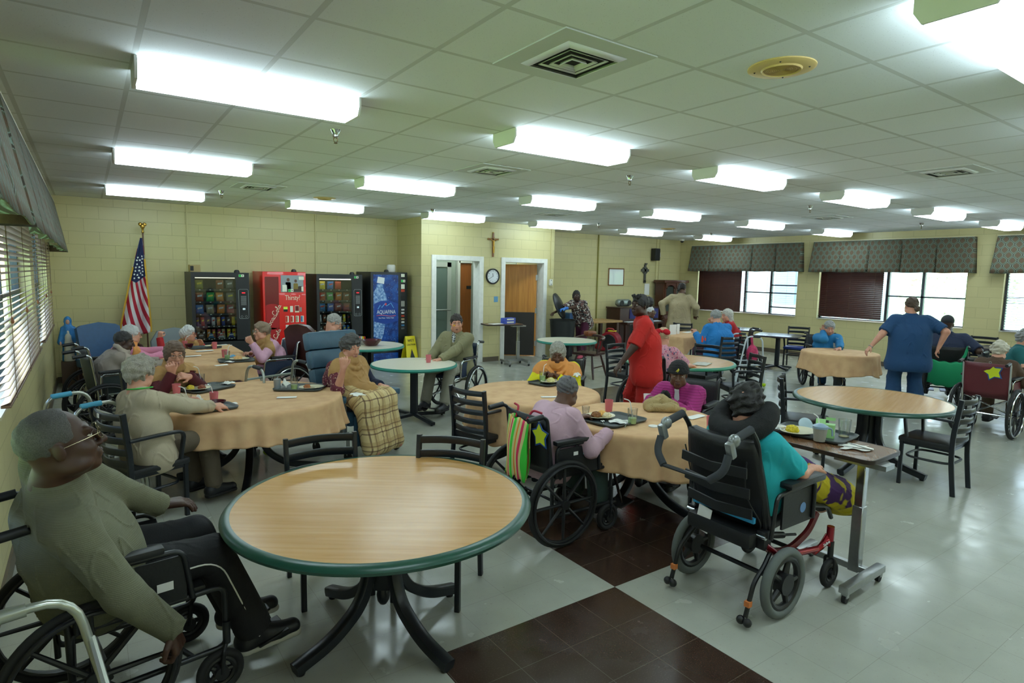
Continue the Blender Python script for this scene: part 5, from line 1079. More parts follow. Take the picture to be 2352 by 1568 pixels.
# ------------------------------------------------------------------ vending machines
VB = mat('vending_black', '#14171a', .4); VD = mat('vending_dark', '#0a0b0c', .5); VG = glassy('vending_glass', (.82, .86, .86), .07); SILV = mat('silver_line', '#9ea3a4', .3, .6)
GRN = mat('sticker_green', '#22b04a', .6); WHT = mat('sticker_white', '#e8ead8', .6); REDL = mat('red_display', '#ff2030', .4, emit=3); PALEL = mat('pale_display', '#cfe4ea', .4, emit=.8)
COKE = mat('machine_red', '#d4140c', .3, coat=.3); COKED = mat('machine_dark_red', '#6d0f12', .3, coat=.4); CREAMP = mat('cream_print', '#f0e2c8', .5)
BAGC = {k: mat('bag_'+k, c, .3, noise=.25, nscale=30) for k, c in dict(olive='#7b7a2c', brown='#7a4020', grey='#5a5c5c', rust='#a4512a', green='#2f9a46', orange='#c8792c', blue='#2b6cb0', tan='#a59270', maroon='#8a3040', red='#b83c22', yellow='#d9c22a', purple='#4b3d66', black='#25262b', white='#cfd0cf', sky='#3f79a8', navy='#26408c').items()}
def rrect(w, h, r, n=4):
    return [(sx*(w/2-r)+r*math.cos(a+i*math.pi/2/n), sy*(h/2-r)+r*math.sin(a+i*math.pi/2/n)) for sx, sy, a in ((1, 1, 0), (-1, 1, math.pi/2), (-1, -1, math.pi), (1, -1, 1.5*math.pi)) for i in range(n+1)]
XX, ZZ = (1, 0, 0), (0, 0, 1)
def plate(o, name, m, x, y, z, w, h, r=.004, d=.003): return MB().prism(rrect(w, h, min(r, w/2.01, h/2.01)), (x, y, z), XX, ZZ, -d).build(name, m, o)
def sticker(o, x, z, w=.085, h=.042):
    p = plate(o, 'payment_sticker', WHT, x, -.004, z, w, h); plate(p, 'green_half', GRN, x-w*.25, -.006, z, w*.46, h*.9); MB().prism([(-.008, -.008), (.004, -.008), (.012, 0), (.004, .008), (-.008, .008)], (x+w*.25, -.007, z), XX, ZZ, -.001).build('arrow_mark', VD, p)
def reader(o, x, H): MB().lathe([(.045, 0), (.045, .02), (.03, .045), (0, .05)], (x, .08, H), seg=20).build('antenna_dome', VD, o)
def snack_machine(name_lab, x0, w, rows, lab, y=11.1, H=1.8, bright=1):
    o = thing('snack_machine', name_lab, 'vending machine', (x0, y, 0)); D = .76; wl, wr_ = w*.06, w*.76; zb, zt = .66, H-.08
    b = MB(); b.box((w/2, D/2, .33), (w, D, .62)).box((w/2, D/2, H-.04), (w, D, .08)).box((wl/2, D/2, (zb+zt)/2), (wl, D, zt-zb)).box(((wr_+w)/2, D/2, (zb+zt)/2), (w-wr_, D, zt-zb)).box((w/2, D-.02, (zb+zt)/2), (w, .04, zt-zb))
    b.box((w*.5, .35, .015), (w*.9, .6, .03)); b.build('cabinet', VB, o)
    MB().box(((wl+wr_)/2, .012, (zb+zt)/2), (wr_-wl, .006, zt-zb)).build('glass_front', VG, o)
    plate(o, 'delivery_flap', VD, w*.42, -.003, .42, w*.55, .2, .01, .01)
    zs = [zt-.2-.205*i for i in range(5)]+[zb+.03]
    tube = MB().box(((wl+wr_)/2, .03, zt-.012), (wr_-wl-.02, .02, .014)).build('inner_lamp', mat('inner_lamp_%d' % bright, '#fff4e0', .5, emit=7.*bright), o)
    for i, z in enumerate(zs):
        sh = MB().box(((wl+wr_)/2, .3, z-.01), (wr_-wl, .5, .012)).build('shelf', VD, o); MB().box(((wl+wr_)/2, .048, z-.012), (wr_-wl-.01, .006, .026)).build('price_rail', mat('price_rail', '#1b1d1f', .4), sh)
        n = 4 if i in (0, 1, 2, 5) else 8
        for k in range(n): plate(sh, 'price_tag', WHT, wl+(wr_-wl)*(k+.5)/n, .044, z-.012, .022, .012, .001, .001)
        for k, c in enumerate(rows[i]):
            if not c: continue
            xx = wl+(wr_-wl)*(k+.5)/n; bw, bh = (.115, .15) if n == 4 else (.052, .145)
            if i == 5: bh = .09
            tl = random.uniform(-.08, .08)
            def bag(u, v, s):
                px_, pz = (u-.5)*bw*(1+.06*abs(2*v-1)**4), v*bh; q = (max(0, 1-abs(2*u-1)**3)*max(0, 1-abs(2*v-1)**4))**.6*.02
                return (px_+tl*pz, -s*q, pz)
            g = MB().grid(lambda u, v: bag(u, v, 1), 9, 9).grid(lambda u, v: bag(u, v, -1), 9, 9).build('snack_bag', BAGC[c]); g.location = (x0+xx, y+.095, z)
            row = ['top', 'second', 'third', 'fourth', 'fifth', 'bottom'][i]; colu = ['first', 'second', 'third', 'fourth', 'fifth', 'sixth', 'seventh', 'eighth'][k]
            tag(g, '%s snack packet on the %s shelf, %s slot from left, in the %s snack machine' % (c, row, colu, lab), 'snack', 'snack packets in the vending machines')
            L = random.choice(['white', 'yellow', 'red', 'white']); MB().prism([(-bw*.3, bh*.5), (bw*.3, bh*.58), (bw*.32, bh*.76), (-bw*.28, bh*.68)], (tl*bh*.6, -.0225, 0), XX, ZZ, -.001).build('printed_band', BAGC[L], g)
    cx = (wr_+w)/2+.01; pn = w-wr_-.06
    fr = MB().tube([(cx+a, -.003, 1.27+q) for a, q in rrect(pn, .5, .025)], .003, 6, closed=True).build('panel_outline', SILV, o)
    plate(o, 'display', REDL, cx, -.004, 1.46, pn*.35, .014); plate(o, 'display_frame', VD, cx, -.003, 1.45, pn*.62, .05)
    kp = MB()
    for r_ in range(10):
        for c_ in range(4): kp.box((cx+(c_-1.5)*pn*.14, -.004, 1.40-r_*.016), (pn*.1, .005, .009))
    kp.build('keypad', mat('keypad_grey', '#8b8f8e', .5), o)
    plate(o, 'bill_slot', VD, cx, -.004, 1.16, pn*.6, .1, .006, .006); plate(o, 'lit_slot', PALEL, cx, -.009, 1.185, pn*.26, .03)
    for q in (-1, 1): MB().torus((cx+q*pn*.22, -.003, 1.055), (0, 1, 0), .016, .002, 20, 6).build('coin_ring', SILV, o)
    sticker(o, w*.86 if bright < 2 else w*.6, H-.05); reader(o, w*.8, H); return o
snack_machine('black snack vending machine at the left, nearest the flag', 1.39, .89, [['olive', None, 'brown', 'grey'], ['rust', 'green', 'orange', 'grey'], ['blue', 'tan', 'orange', 'maroon'], ['purple', 'red', 'black', 'white', 'orange', 'navy', 'black', 'yellow'], ['black', 'black', 'orange', 'rust', 'maroon', 'tan', 'yellow', 'yellow'], ['grey', 'sky', 'white', 'navy']], 'left', bright=.5)
snack_machine('black snack vending machine between the red and the blue drinks machines', 3.43, .87, [['yellow', 'blue', 'red', None], ['red', 'green', 'orange', 'brown'], ['sky', 'blue', 'brown', 'maroon'], ['white', 'brown', 'tan', 'olive', 'yellow', 'black', 'yellow', 'black'], ['black', 'rust', 'olive', 'tan', 'olive', 'orange', 'sky', 'blue'], ['grey', 'sky', 'white', 'navy']], 'right', bright=1.6)
def drink_box(name, lab, x0, w, m, y, H=1.83):
    o = thing(name, lab, 'vending machine', (x0, y, 0)); MB().box((w/2, .39, H/2+.02), (w, .76, H-.04), bev=.008).build('cabinet', m, o); MB().box((w/2, .4, .02), (w*.9, .6, .04)).build('plinth', VD, o); return o
o = drink_box('drinks_machine', 'red cola drinks vending machine with large script lettering', 2.5, .74, COKE, 11.1); f = .008
plate(o, 'logo_panel', COKED, .15, f, 1.08, .23, 1.32, .01); BV = mat('bottle_red', '#a3161b', .35)
# tilted bottle cap disc and script lettering on the dark panel
disc = [(.225*math.cos(a), .225*math.sin(a)) for a in np.linspace(0, 2*math.pi, 40, endpoint=False)]
clip = [(max(-.11, min(.11, x)), q) for x, q in disc]; MB().prism(clip, (.15, f-.004, 1.04), XX, ZZ, -.002).build('logo_disc', BV, o); MB().prism(clip, (.15, f-.004, .62), XX, ZZ, -.002).build('logo_disc', BV, o)
def script(o, cx, cz, ang, sc, name='script_lettering'):
    """hand drawn looping script strokes spelling the word on the panel"""
    S = {'C': [(.9, .85), (.75, 1.05), (.4, 1.0), (.1, .6), (.15, .15), (.5, 0), (.85, .2)], 'o': [(.35, .5), (.1, .4), (.1, .1), (.3, 0), (.5, .15), (.5, .4), (.35, .5), (.6, .42)], 'c': [(.5, .42), (.3, .52), (.08, .35), (.1, .1), (.3, 0), (.55, .12)],
         'a': [(.5, .42), (.3, .52), (.08, .35), (.1, .08), (.3, 0), (.48, .2), (.5, .48), (.5, .1), (.65, .02)], '-': [(.05, .28), (.35, .28)], 'l': [(.05, .2), (.35, .8), (.3, 1.05), (.15, .9), (.15, .1), (.35, 0)]}
    W = {'C': .95, 'o': .62, 'c': .58, 'a': .66, '-': .42, 'l': .4}; x = 0; b = MB(); ca, sa = math.cos(ang), math.sin(ang); tot = sum(W[k] for k in 'Coca-Cola')
    for k in 'Coca-Cola':
        p = fillet([((x+u)-tot/2, v) for u, v in S[k]], .3, 4) if False else [((x+u)-tot/2, v-.5) for u, v in S[k]]
        p3 = [(cx+sc*(u*ca-v*sa), f-.008, cz+sc*(u*sa+v*ca)) for u, v in p]; b.tube(fillet(p3, .3*sc, 4), .065*sc, 6); x += W[k]
    b.tube([(cx+sc*((-.3+.3*i)*ca+.55*sa), f-.008, cz+sc*((-.3+.3*i)*sa-.62*ca+.06*math.sin(i*1.5))) for i in range(8)], .05*sc, 6)
    return b.build(name, CREAMP, o)
script(o, .155, 1.04, rad(62), .082); script(o, .165, .64, rad(62), .07)
ps = plate(o, 'poster', mat('poster_grey', '#8f979a', .6), .5, f, 1.62, .39, .3, .002)
for k, (x, z, w_, h_, c) in enumerate(((.43, 1.57, .09, .16, '#2e2522'), (.43, 1.69, .05, .06, '#6d4a38'), (.56, 1.56, .08, .14, '#7d6a2c'), (.56, 1.67, .045, .055, '#5a3d30'), (.64, 1.53, .08, .1, '#3a2b25'), (.5, 1.5, .3, .05, '#4a3228'))): plate(ps, 'poster_shape', mat('poster_c%d' % k, c, .6), x, f-.002-.0004*k, z, w_, h_, .02, .001)
for k, (x, z, w_, h_) in enumerate(((.365, 1.54, .08, .12), (.66, 1.72, .09, .06), (.675, 1.53, .035, .08))): plate(o, 'notice_sticker', WHT, x, f-.006, z, w_, h_)
sticker(o, .47, 1.5, .09, .05); text('Thirsty?', .125, (.5, f-.004, 1.37), XX, ZZ, CREAMP, o, sx=.66)
plate(o, 'coin_panel', VD, .375, f, 1.15, .07, .05); plate(o, 'coin_display', mat('lime_display', '#b9d24a', .5, emit=.6), .375, f-.002, 1.19, .07, .045); plate(o, 'button_card', WHT, .48, f, 1.17, .05, .11)
fr = plate(o, 'card_frame', CREAMP, .575, f, 1.17, .075, .125); plate(fr, 'card_picture', COKED, .575, f-.003, 1.18, .062, .09); plate(o, 'lock_plate', STEEL, .64, f, 1.16, .035, .08)
for r_, z in enumerate((.99, .83)):
    for k in range(4):
        bt = plate(o, 'selection_button', WHT, .4+k*.088, f, z, .055, .115); cc = [('red', 'red', 'tan', 'sky'), ('white', 'orange', 'white', 'maroon')][r_][k]
        plate(bt, 'can_picture', BAGC[cc], .39+k*.088, f-.003, z, .032, .1)
plate(o, 'return_slot', VD, .57, f, .64, .07, .03, .006, .006); plate(o, 'delivery_hatch', VD, .45, f, .42, .4, .14, .02, .008); sp_ = plate(o, 'lower_panel', mat('red_speckle', '#b5120d', .35, noise=.35, nscale=60), .37, f, .2, .68, .3, .01); reader(o, .55, 1.83)
o = drink_box('water_machine', 'tall blue and black bottled water vending machine in the corner', 4.47, .77, VB, 11.1, 1.86)
n = NT('water_print', .25); x, y, z = n.xyz(); a = n.noise(9, detail=6); b_ = n.noise(40, detail=5); n.color(n.mix(n.ramp(b_, .62, .72, 0, .6), n.mix(n.ramp(a, .35, .7), '#0e2a6b', '#1f56a8'), '#8fb4dc')); WP = n.m
pn = plate(o, 'picture_panel', WP, .31, f, 1.06, .52, 1.5, .01); plate(o, 'lower_picture', WP, .31, f, .16, .52, .22, .01); BT = NT('bottle_print', .3); q = BT.noise(26, detail=6); BT.color(BT.mix(BT.ramp(q, .4, .65), '#3f6fb0', '#a9c6e4')); BT = BT.m; LAB = mat('label_blue', '#153f92', .3); WLT = mat('print_white', '#e4e8ec', .5)
# printed bottle, slightly tilted
def tilt(p, o0=(.24, 1.6), a=rad(9)): return [(o0[0]+u*math.cos(a)-v*math.sin(a)*-1, o0[1]+v*math.cos(a)-u*math.sin(a)) for u, v in p]
bt = [(-.05, -.03), (.05, -.03), (.055, -.1), (.12, -.22), (.17, -.36), (.18, -.5), (.18, -.98), (.16, -1.1), (-.16, -1.1), (-.18, -.98), (-.18, -.5), (-.17, -.36), (-.12, -.22), (-.055, -.1)]
cl = lambda P: [(max(.055, min(.565, u)), v) for u, v in P]
def flat(name, P, m, lay): return MB().prism(cl(P), (0, f-.002-lay*.0012, 0), XX, ZZ, -.001).build(name, m, pn)
flat('bottle_picture', tilt([(u*1.2, v) for u, v in bt], (.2, 1.66)), BT, 1); flat('cap_picture', tilt([(-.075, -.02), (.075, -.02), (.07, .1), (-.07, .1)], (.2, 1.66)), WLT, 2)
flat('label_picture', [(.06, .9), (.3, .84), (.56, .9), (.565, 1.24), (.4, 1.3), (.2, 1.3), (.06, 1.24)], LAB, 2)
mt = MB()
for p in ([(.14, 1.14), (.19, 1.22), (.22, 1.17), (.29, 1.25), (.32, 1.2), (.37, 1.23), (.41, 1.26), (.47, 1.16)],): mt.tube([(u, f-.007, v) for u, v in p], .006, 6)
mt.build('mountain_line', mat('print_sky', '#6fb4e6', .5), pn); MB().lathe([(.024, 0), (0, .001)], (.3, f-.007, 1.235), (0, -1, 0), 20).build('red_sun', COKE, pn)
text('AQUAFINA', .105, (.315, f-.007, 1.08), XX, ZZ, WLT, pn, sx=.74); MB().tube([(.11+.04*i, f-.007, 1.01+.012*math.sin(i*.63)) for i in range(11)], .005, 6).build('red_swash', COKE, pn); text('Pure Water · Perfect Taste', .036, (.315, f-.007, .965), XX, ZZ, WLT, pn, sx=.8)
flat('hollow_mark', [(.16, .36), (.5, .36), (.5, .5), (.16, .5)], VD, 3)
for z, c, h_ in ((1.8, WHT, .06), (1.58, WHT, .09), (1.5, BAGC['red'], .05), (1.36, VD, .07), (1.24, STEEL, .11)): plate(o, 'front_fitting', c, .67, f, z, .075, h_)
sticker(o, .67, 1.69, .09, .05)
for k in range(7): plate(o, 'selection_button', BAGC[['white', 'white', 'red', 'tan', 'white', 'sky', 'grey'][k]], .67, f, 1.12-k*.062, .065, .034)
reader(o, .35, 1.86)
# things on top of the machines
t = thing('cardboard_box', 'small tan box on top of the left snack machine', 'box', (1.5, 11.5, 1.8)); MB().box((0, 0, .06), (.16, .2, .12), bev=.003).build('carton', mat('tan_card', '#a58f63', .8), t); plate(t, 'black_label', VD, -.05, -.104, .06, .05, .08)
t = thing('paper_towel_roll', 'white paper towel bundle on top of the blue water machine', 'towels', (5.02, 11.4, 1.86)); MB().lathe([(.02, 0), (.07, 0), (.085, .02), (.085, .13), (.07, .15), (.02, .15)], seg=28).build('roll', PAPER, t)
t = thing('wet_floor_sign', 'yellow folding wet floor sign standing in the corner', 'sign', (5.2, 10.92, 0), .15); YEL = mat('sign_yellow', '#d9c81a', .45)
for s in (-1, 1):
    w_ = MB().prism([(-.14, 0), (.14, 0), (.11, .62), (-.11, .62)], (0, s*.14, 0), XX, (0, -s*.21, .98), s*-.012).build('sign_leaf', YEL, t)
    if s < 0:
        for tx, sz, z in (('CAUTION', .045, .45), ('WET', .07, .53), ('WET', .06, .11), ('FLOOR', .045, .06)): text(tx, sz, (0, -.14+.21*z-.008, z*.98), XX, (0, .21, .98), VD, w_)
        MB().prism([(-.06, .17), (.06, .17), (0, .36)], (0, -.148, 0), XX, (0, .21, .98), -.002).build('warning_mark', VD, w_)
# ------------------------------------------------------------------ flag, statue, wall pieces
t = thing('national_flag', 'stars and stripes flag with gold fringe on a pole in the back left corner', 'flag', (.78, 11.55, 0))
FLM = NT('flag_stripes', .8); u_, v_, _z = FLM.xyz('UV'); st = FLM.math('GREATER_THAN', FLM.math('FRACT', FLM.math('MULTIPLY', v_, 6.5)), .5); FLM.color(FLM.mix(st, '#a3142c', '#d8cfd2')); FLM = FLM.m
BLUEF = mat('canton_blue', '#16214f', .8); GOLD = mat('gold_fringe', '#c99a2e', .6); BRASS = mat('brass', '#b08a3e', .3, .9)
MB().cyl((0, 0, .05), (.0, 0, 2.42), .012, seg=12).build('pole', mat('dark_pole', '#5a3a22', .4), t); MB().lathe([(.13, 0), (.13, .03), (.05, .06), (.02, .1)], seg=28).build('stand', BRASS, t)
MB().lathe([(.0, 0), (.022, .02), (.012, .05), (.02, .07), (.0, .1)], (0, 0, 2.4), seg=14).sphere((0, 0, 2.52), (.035, .02, .045), 12).sphere((-.03, 0, 2.55), (.03, .01, .03), 8).sphere((.03, 0, 2.55), (.03, .01, .03), 8).build('finial', BRASS, t)
# the cloth hangs from the hoist end: a narrow pleated cone, stripes running down it diagonally
def fl(u, v, off=0):
    # u across the hanging cloth, v from top (0) to bottom (1)
    z = 2.33-1.52*v; wd = .03+.42*min(1, v*1.05)**.95; x = -.03-.17*v+(u-.5)*wd+.02*v; y = -.05+.05*math.sin(u*9+v*2)*min(1, v*2.2)+.025*math.sin(u*19+1)*v-off
    z -= .16*(1-u)*v*v; return (x, y, z)
b = MB().grid(fl, 61, 51); me = b.build('flag_cloth', FLM, t, sharp=0, solid=.004); uvl = me.data.uv_layers.new(name='stripes'); N = 61
for lp in me.data.loops:
    i = lp.vertex_index; u, v = (i % N)/60, (i//N)/50; uvl.data[lp.index].uv = (u, (u*.95-v*1.25+2)*.62)
def canton(u, v): return fl(.02+.96*u, v*(.40+.06*(1-abs(u-.35)*1.6)) if True else v, .007)
MB().grid(canton, 31, 21).build('star_field', BLUEF, t, sharp=0)
for r_, v in enumerate((.45, .52, .6, .68, .76, .84, .92)):
    for k in range(2+(r_ % 2)+ (1 if r_ > 3 else 0)):
        nst = 2+(r_ % 2)+(1 if r_ > 3 else 0); u = (k+.5)/nst*.8+.1; p = vec(canton(u, v))-vec((0, .006, 0)); R_ = .021
        star = [(R_*(1 if i % 2 == 0 else .4)*math.sin(i*math.pi/5), R_*(1 if i % 2 == 0 else .4)*math.cos(i*math.pi/5)) for i in range(10)]; MB().prism(star, p, XX, ZZ, -.002).build('star', WLT, t)
for uu in (0, 1): MB().tube([vec(fl(uu, v, .004)) for v in np.linspace(.22 if uu else .3, 1, 24)], .014, 6).build('gold_fringe', GOLD, t)
t = thing('religious_statue', 'blue robed figurine statue on the back corner behind the blue armchair', 'statue', (-.27, 11.45, 0)); t.scale = (.72, .72, .78); SBL = mat('statue_blue', '#2f78b8', .4, noise=.1); SWH = mat('statue_white', '#cfcabc', .5); SSK = mat('statue_skin', '#c99a84', .5)
MB().box((0, 0, .26), (.3, .3, .52), bev=.01).build('pedestal', mat('pedestal_brown', '#4a3626', .6), t)
soft('robe', [C((0, 0, .56), (0, 0, 1.0), .13, .1, .05), C((0, 0, 1.0), (0, 0, 1.18), .1, .085, .05), C((-.09, 0, 1.16), (-.14, -.03, .9), .045, .06, .03), C((.09, 0, 1.16), (.13, -.03, .9), .045, .06, .03), E((0, .01, 1.31), (.072, .08, .095), None, .04), E((0, -.09, 1.29), (.046, .06, .065), None, .01, 's'), PL((0, 0, .52), (0, 0, -1.))], .008, SBL, t, folds(.008, 40, 2, (1, 1, .2)), .01)
soft('gown', [C((0, -.06, .56), (0, -.05, 1.0), .1, .07, .03), C((0, -.04, 1.0), (0, -.03, 1.18), .07, .05, .03), PL((0, 0, .525), (0, 0, -1.))], .008, SWH, t, folds(.006, 50, 4, (1, 1, .2)), .008); MB().sphere((0, -.03, 1.295), (.042, .046, .058), 16).build('face', SSK, t)
for s in (-1, 1): MB().sphere((s*.14, -.08, .88), (.02, .022, .04), 10).build('hand', SSK, t)
t = thing('crucifix', 'wooden crucifix with brass figure on the wall between the two doors', 'crucifix', (7.03, YD-.02, 2.47)); WDC = mat('cross_wood', '#7a4a22', .4)
MB().box((0, 0, 0), (.035, .02, .5)).box((0, 0, .12), (.26, .02, .035)).build('cross', WDC, t); c_ = MB()
for s in (-1, 1): c_.tube([(s*.02, -.02, .08), (s*.1, -.025, .125)], [.012, .007], 8); c_.tube([(s*.012, -.022, -.03), (s*.006, -.028, -.17)], [.013, .008], 8); MB().sphere((s*.13, 0, .12), (.012, .014, .024), 8).build('brass_tip', BRASS, t)
c_.tube([(0, -.02, .09), (0, -.024, -.02)], [.02, .016], 8).sphere((0, -.028, .125), .017, 10); c_.build('figure', BRASS, t); MB().sphere((0, 0, .255), (.024, .014, .014), 8).build('brass_tip', BRASS, t)
t = thing('wall_clock', 'round white wall clock with black rim between the doors', 'clock', (7.03, YD, 1.815)); MB().lathe([(.165, 0), (.165, .04), (.15, .05), (.135, .03)], ax=(0, -1, 0), seg=48, caps=False).build('rim', BLKPL, t); MB().lathe([(.138, .02), (.138, .028), (0, .029)], ax=(0, -1, 0), seg=48).build('dial', WLT, t)
for k in range(12):
    a = math.pi/2-(k+1)*math.pi/6; text(str(k+1), .032, (.112*math.cos(a), -.03, .112*math.sin(a)), XX, ZZ, VD, t, 'numeral')
for L, a, w_ in ((.07, rad(97), .006), (.105, rad(210), .004)): MB().box((L*.42*math.cos(a), -.034, L*.42*math.sin(a)), (L, .003, w_*1.6), M=Matrix.Rotation(-a, 3, 'Y')).build('clock_hand', VD, t)
tag(plate(None, 'blue_wall_plaque', mat('plaque_blue', '#5f93b8', .5), 7.13, YD-.004, 1.33, .1, .12), 'small blue plaque on the wall below the clock', 'plaque')
t = thing('thermostat', 'white thermostat box with conduit beside the right door', 'thermostat', (8.6, YD, 1.7)); MB().box((0, -.02, 0), (.09, .04, .14), bev=.006).build('housing', WHITE_P, t)
for z in (-.04, .045): plate(t, 'dark_button', VD, .0, -.042, z, .02, .014)
t = thing('framed_print', 'small glazed brown frame with a painted window reflection on the back right wall', 'picture', (11.77, YB, 1.85)); MB().tube([(a, -.015, q) for a, q in ((-.28, -.22), (.28, -.22), (.28, .22), (-.28, .22))], .018, 8, closed=True).build('frame', WDC, t); MB().box((0, -.012, 0), (.54, .008, .42)).build('print', mat('painted_reflection', '#e6edf5', .15, coat=.8), t)  # pane is coloured pale blue-white to paint in a bright window reflection
t = thing('celtic_cross', 'dark grey ringed cross on the back right wall', 'cross', (12.88, YB-.02, 1.98)); GRC = mat('cross_grey', '#4c4c44', .6); cr = MB().box((0, 0, -.03), (.07, .03, .52)).box((0, 0, .07), (.3, .03, .07)).torus((0, 0, .07), (0, 1, 0), .095, .016, 28, 8)
for a in range(4): cr.prism([(-.05, 0), (.05, 0), (.03, -.04), (-.03, -.04)], (0, -.016, .27) if a == 0 else (0, -.016, -.25), XX, ZZ if a == 0 else (0, 0, -1), -.03)
cr.build('cross', GRC, t)
t = thing('wall_speaker', 'black loudspeaker high on the back right wall', 'speaker', (13.2, YB-.1, 2.5)); MB().box((0, 0, 0), (.2, .17, .34), bev=.02).build('cabinet', BLKPL, t); MB().box((0, -.088, 0), (.17, .01, .3), bev=.004).build('grille', VD, t); MB().box((0, .085, 0), (.06, .05, .08)).build('bracket', VD, t)
t = thing('socket_box', 'white socket box on conduit beside the wall speaker', 'socket', (13.42, YB, 2.5)); MB().box((0, -.025, 0), (.1, .04, .13), bev=.004).build('housing', WHITE_P, t)
t = thing('towel_dispenser', 'dark blue paper towel dispenser on the back right wall', 'dispenser', (13.5, YB-.12, 1.52)); MB().box((0, 0, 0), (.36, .22, .36), bev=.03).build('cover', mat('dispenser_blue', '#15303c', .25), t); MB().box((0, -.02, -.19), (.28, .12, .03), bev=.01).build('outlet', BLKPL, t); MB().box((.19, 0, 0), (.025, .08, .08), bev=.008).build('lock_knob', BLKPL, t)
tag(plate(None, 'paper_notice', PAPER, 13.0, YB-.006, 1.52, .2, .32), 'white sheet of paper pinned left of the towel dispenser', 'notice')
def at(u, v, z):
    """photo pixel -> point at height z in the room"""
    R_, U_, D_ = vec(_r2), vec(_u2), vec(_f); d = D_+(u-1176)/1386.3*R_-(v-784)/1386.3*U_; return vec((0, 0, CAM_Z))+(z-CAM_Z)/d[2]*d
# ------------------------------------------------------------------ tilting wheelchair with red frame
REDF = mat('red_frame', '#8e1020', .22, .6, coat=.4); FOAM = mat('grey_foam', '#33363a', .85); JNT = mat('silver_joint', '#8b8e8e', .3, .5)
t = thing('tilt_wheelchair', 'red framed tilting wheelchair with large grey tyres seen from behind', 'wheelchair', (3.06, 2.01, 0), F(0), 'wheelchairs'); W = .235
for s in (-1, 1):
    wheel(.2, None, 5, None, t, 'rear_wheel', (0, .2), s*.3, True, .026, GREYR, style='mag'); c = wheel(.09, None, 4, None, t, 'caster', (.56, .09), s*.27, True, .018, style='mag')
    MB().tube([(-.03, 0, 0), (-.03, 0, .1), (.03, 0, .1), (.03, 0, 0)], .009, 8, fil=.02).cyl((0, 0, .1), (0, 0, .2), .017).build('caster_fork', BLKPL, c)
    MB().tube([(s*.24, -.1, .42), (s*.24, .05, .31), (s*.24, .5, .25), (s*.25, .56, .32)], .019, 10, fil=.05).build('side_frame', REDF, t)
    MB().tube([(s*.24, .42, .24), (s*.26, .56, .3)], .016, 8).tube([(s*.26, .56, .26), (s*.26, .56, .38)], .022, 10).build('caster_housing', REDF, t)
    MB().tube(fillet([(s*.2, -.08, .46), (s*.2, 0, .34), (s*.2, .2, .29), (s*.2, .42, .36), (s*.2, .5, .46)], .2, 7), .014, 8, flat=((1, 0, 0), .012, .022)).build('rocker_rail', mat('rocker_red', '#5f1a1c', .35, .4), t)
    MB().tube([(s*.24, -.05, .36), (s*.25, -.12, .3), (s*.25, -.2, .24), (s*.25, -.26, .06)], .013, 8, fil=.04).sphere((s*.25-.02, -.27, .04), .024, 10).sphere((s*.25+.02, -.27, .04), .024, 10).build('anti_tip_bar', BLKPL, t)
    MB().box((s*.25, -.242, .13), (.03, .03, .03)).build('warning_label', mat('orange_label', '#c8743a', .6), t)
    MB().tube([(s*.22, -.08, .5), (s*.22, -.2, 1.0), (s*.22, -.27, 1.08)], .014, 8, fil=.05).build('back_cane', BLKPL, t)
    MB().tube([(s*.22, -.27, 1.08), (s*.22, -.39, 1.05)], .023, 10).build('hand_grip', FOAM, t)
    MB().sphere((s*.22, -.41, 1.04), (.03, .036, .036), 12).box((s*.22, -.435, .995), (.04, .04, .09), M=Matrix.Rotation(rad(20), 3, 'X'), bev=.01).build('handle_joint', JNT, t)
    MB().tube([(s*.22, -.45, .97), (s*.22, -.48, .89), (s*.15, -.5, .83)], .021, 10, fil=.05).build('foam_grip', FOAM, t)
    MB().tube([(s*.27, -.1, .46), (s*.28, -.08, .7), (s*.28, .3, .72), (s*.28, .3, .5)], .012, 8, fil=.04).build('armrest_frame', BLACK, t)
    MB().box((s*.28, .17, .745), (.08, .36, .04), bev=.018).build('armrest_pad', VINYL, t); MB().box((s*.265, .16, .59), (.012, .32, .2)).build('skirt_guard', UPH['black'], t)
    MB().tube([(s*.15, .45, .5), (s*.15, .72, .44), (s*.14, .8, .34)], .014, 8, fil=.04).build('leg_rest', BLACK, t)
MB().tube([(-.16, -.5, .83), (.16, -.5, .83)], .012, 8).build('push_bar', BLACK, t)
MB().tube([(-.24, -.1, .4), (.24, -.1, .4)], .016, 8).build('cross_tube', BLACK, t); MB().tube([(-.24, .3, .27), (.24, .3, .27)], .014, 8).build('cross_tube', BLACK, t)
MB().tube([(-.24, 0, .2), (.24, 0, .2)], .014, 8).build('axle', BLACK, t)
MB().box((0, .16, .525), (.44, .46, .09), M=Matrix.Rotation(rad(6), 3, 'X'), bev=.03).build('seat_cushion', UPH['black'], t)
def bp(u, v): q = 2*u-1; return (q*.235*(1-.14*v**5), -.1-.15*v+.05*q*q, .5+.5*v+.0)
MB().grid(bp, 17, 10).build('back_shell', UPH['black'], t, solid=.05)
for k, z in enumerate((.6, .72, .84)): MB().tube([(-.21, -.165-.15*(z-.5)/.5, z), (0, -.19-.15*(z-.5)/.5, z-.01), (.21, -.165-.15*(z-.5)/.5, z)], .02, 8, flat=((0, 0, 1), .03, .006)).build('back_strap', BLKPL, t)
MB().box((0, -.15, .55), (.4, .02, .03)).build('blue_pad_edge', mat('pad_blue', '#3aa0cf', .8), t)
tg = MB().box((-.1, -.19, .47), (.09, .004, .15), M=Matrix.Rotation(rad(10), 3, 'Y')).build('hanging_label', PAPER, t)
text('Solara', .03, (.273, .5, .29), (0, 1, .15), (0, -.15, 1), WLT, t)
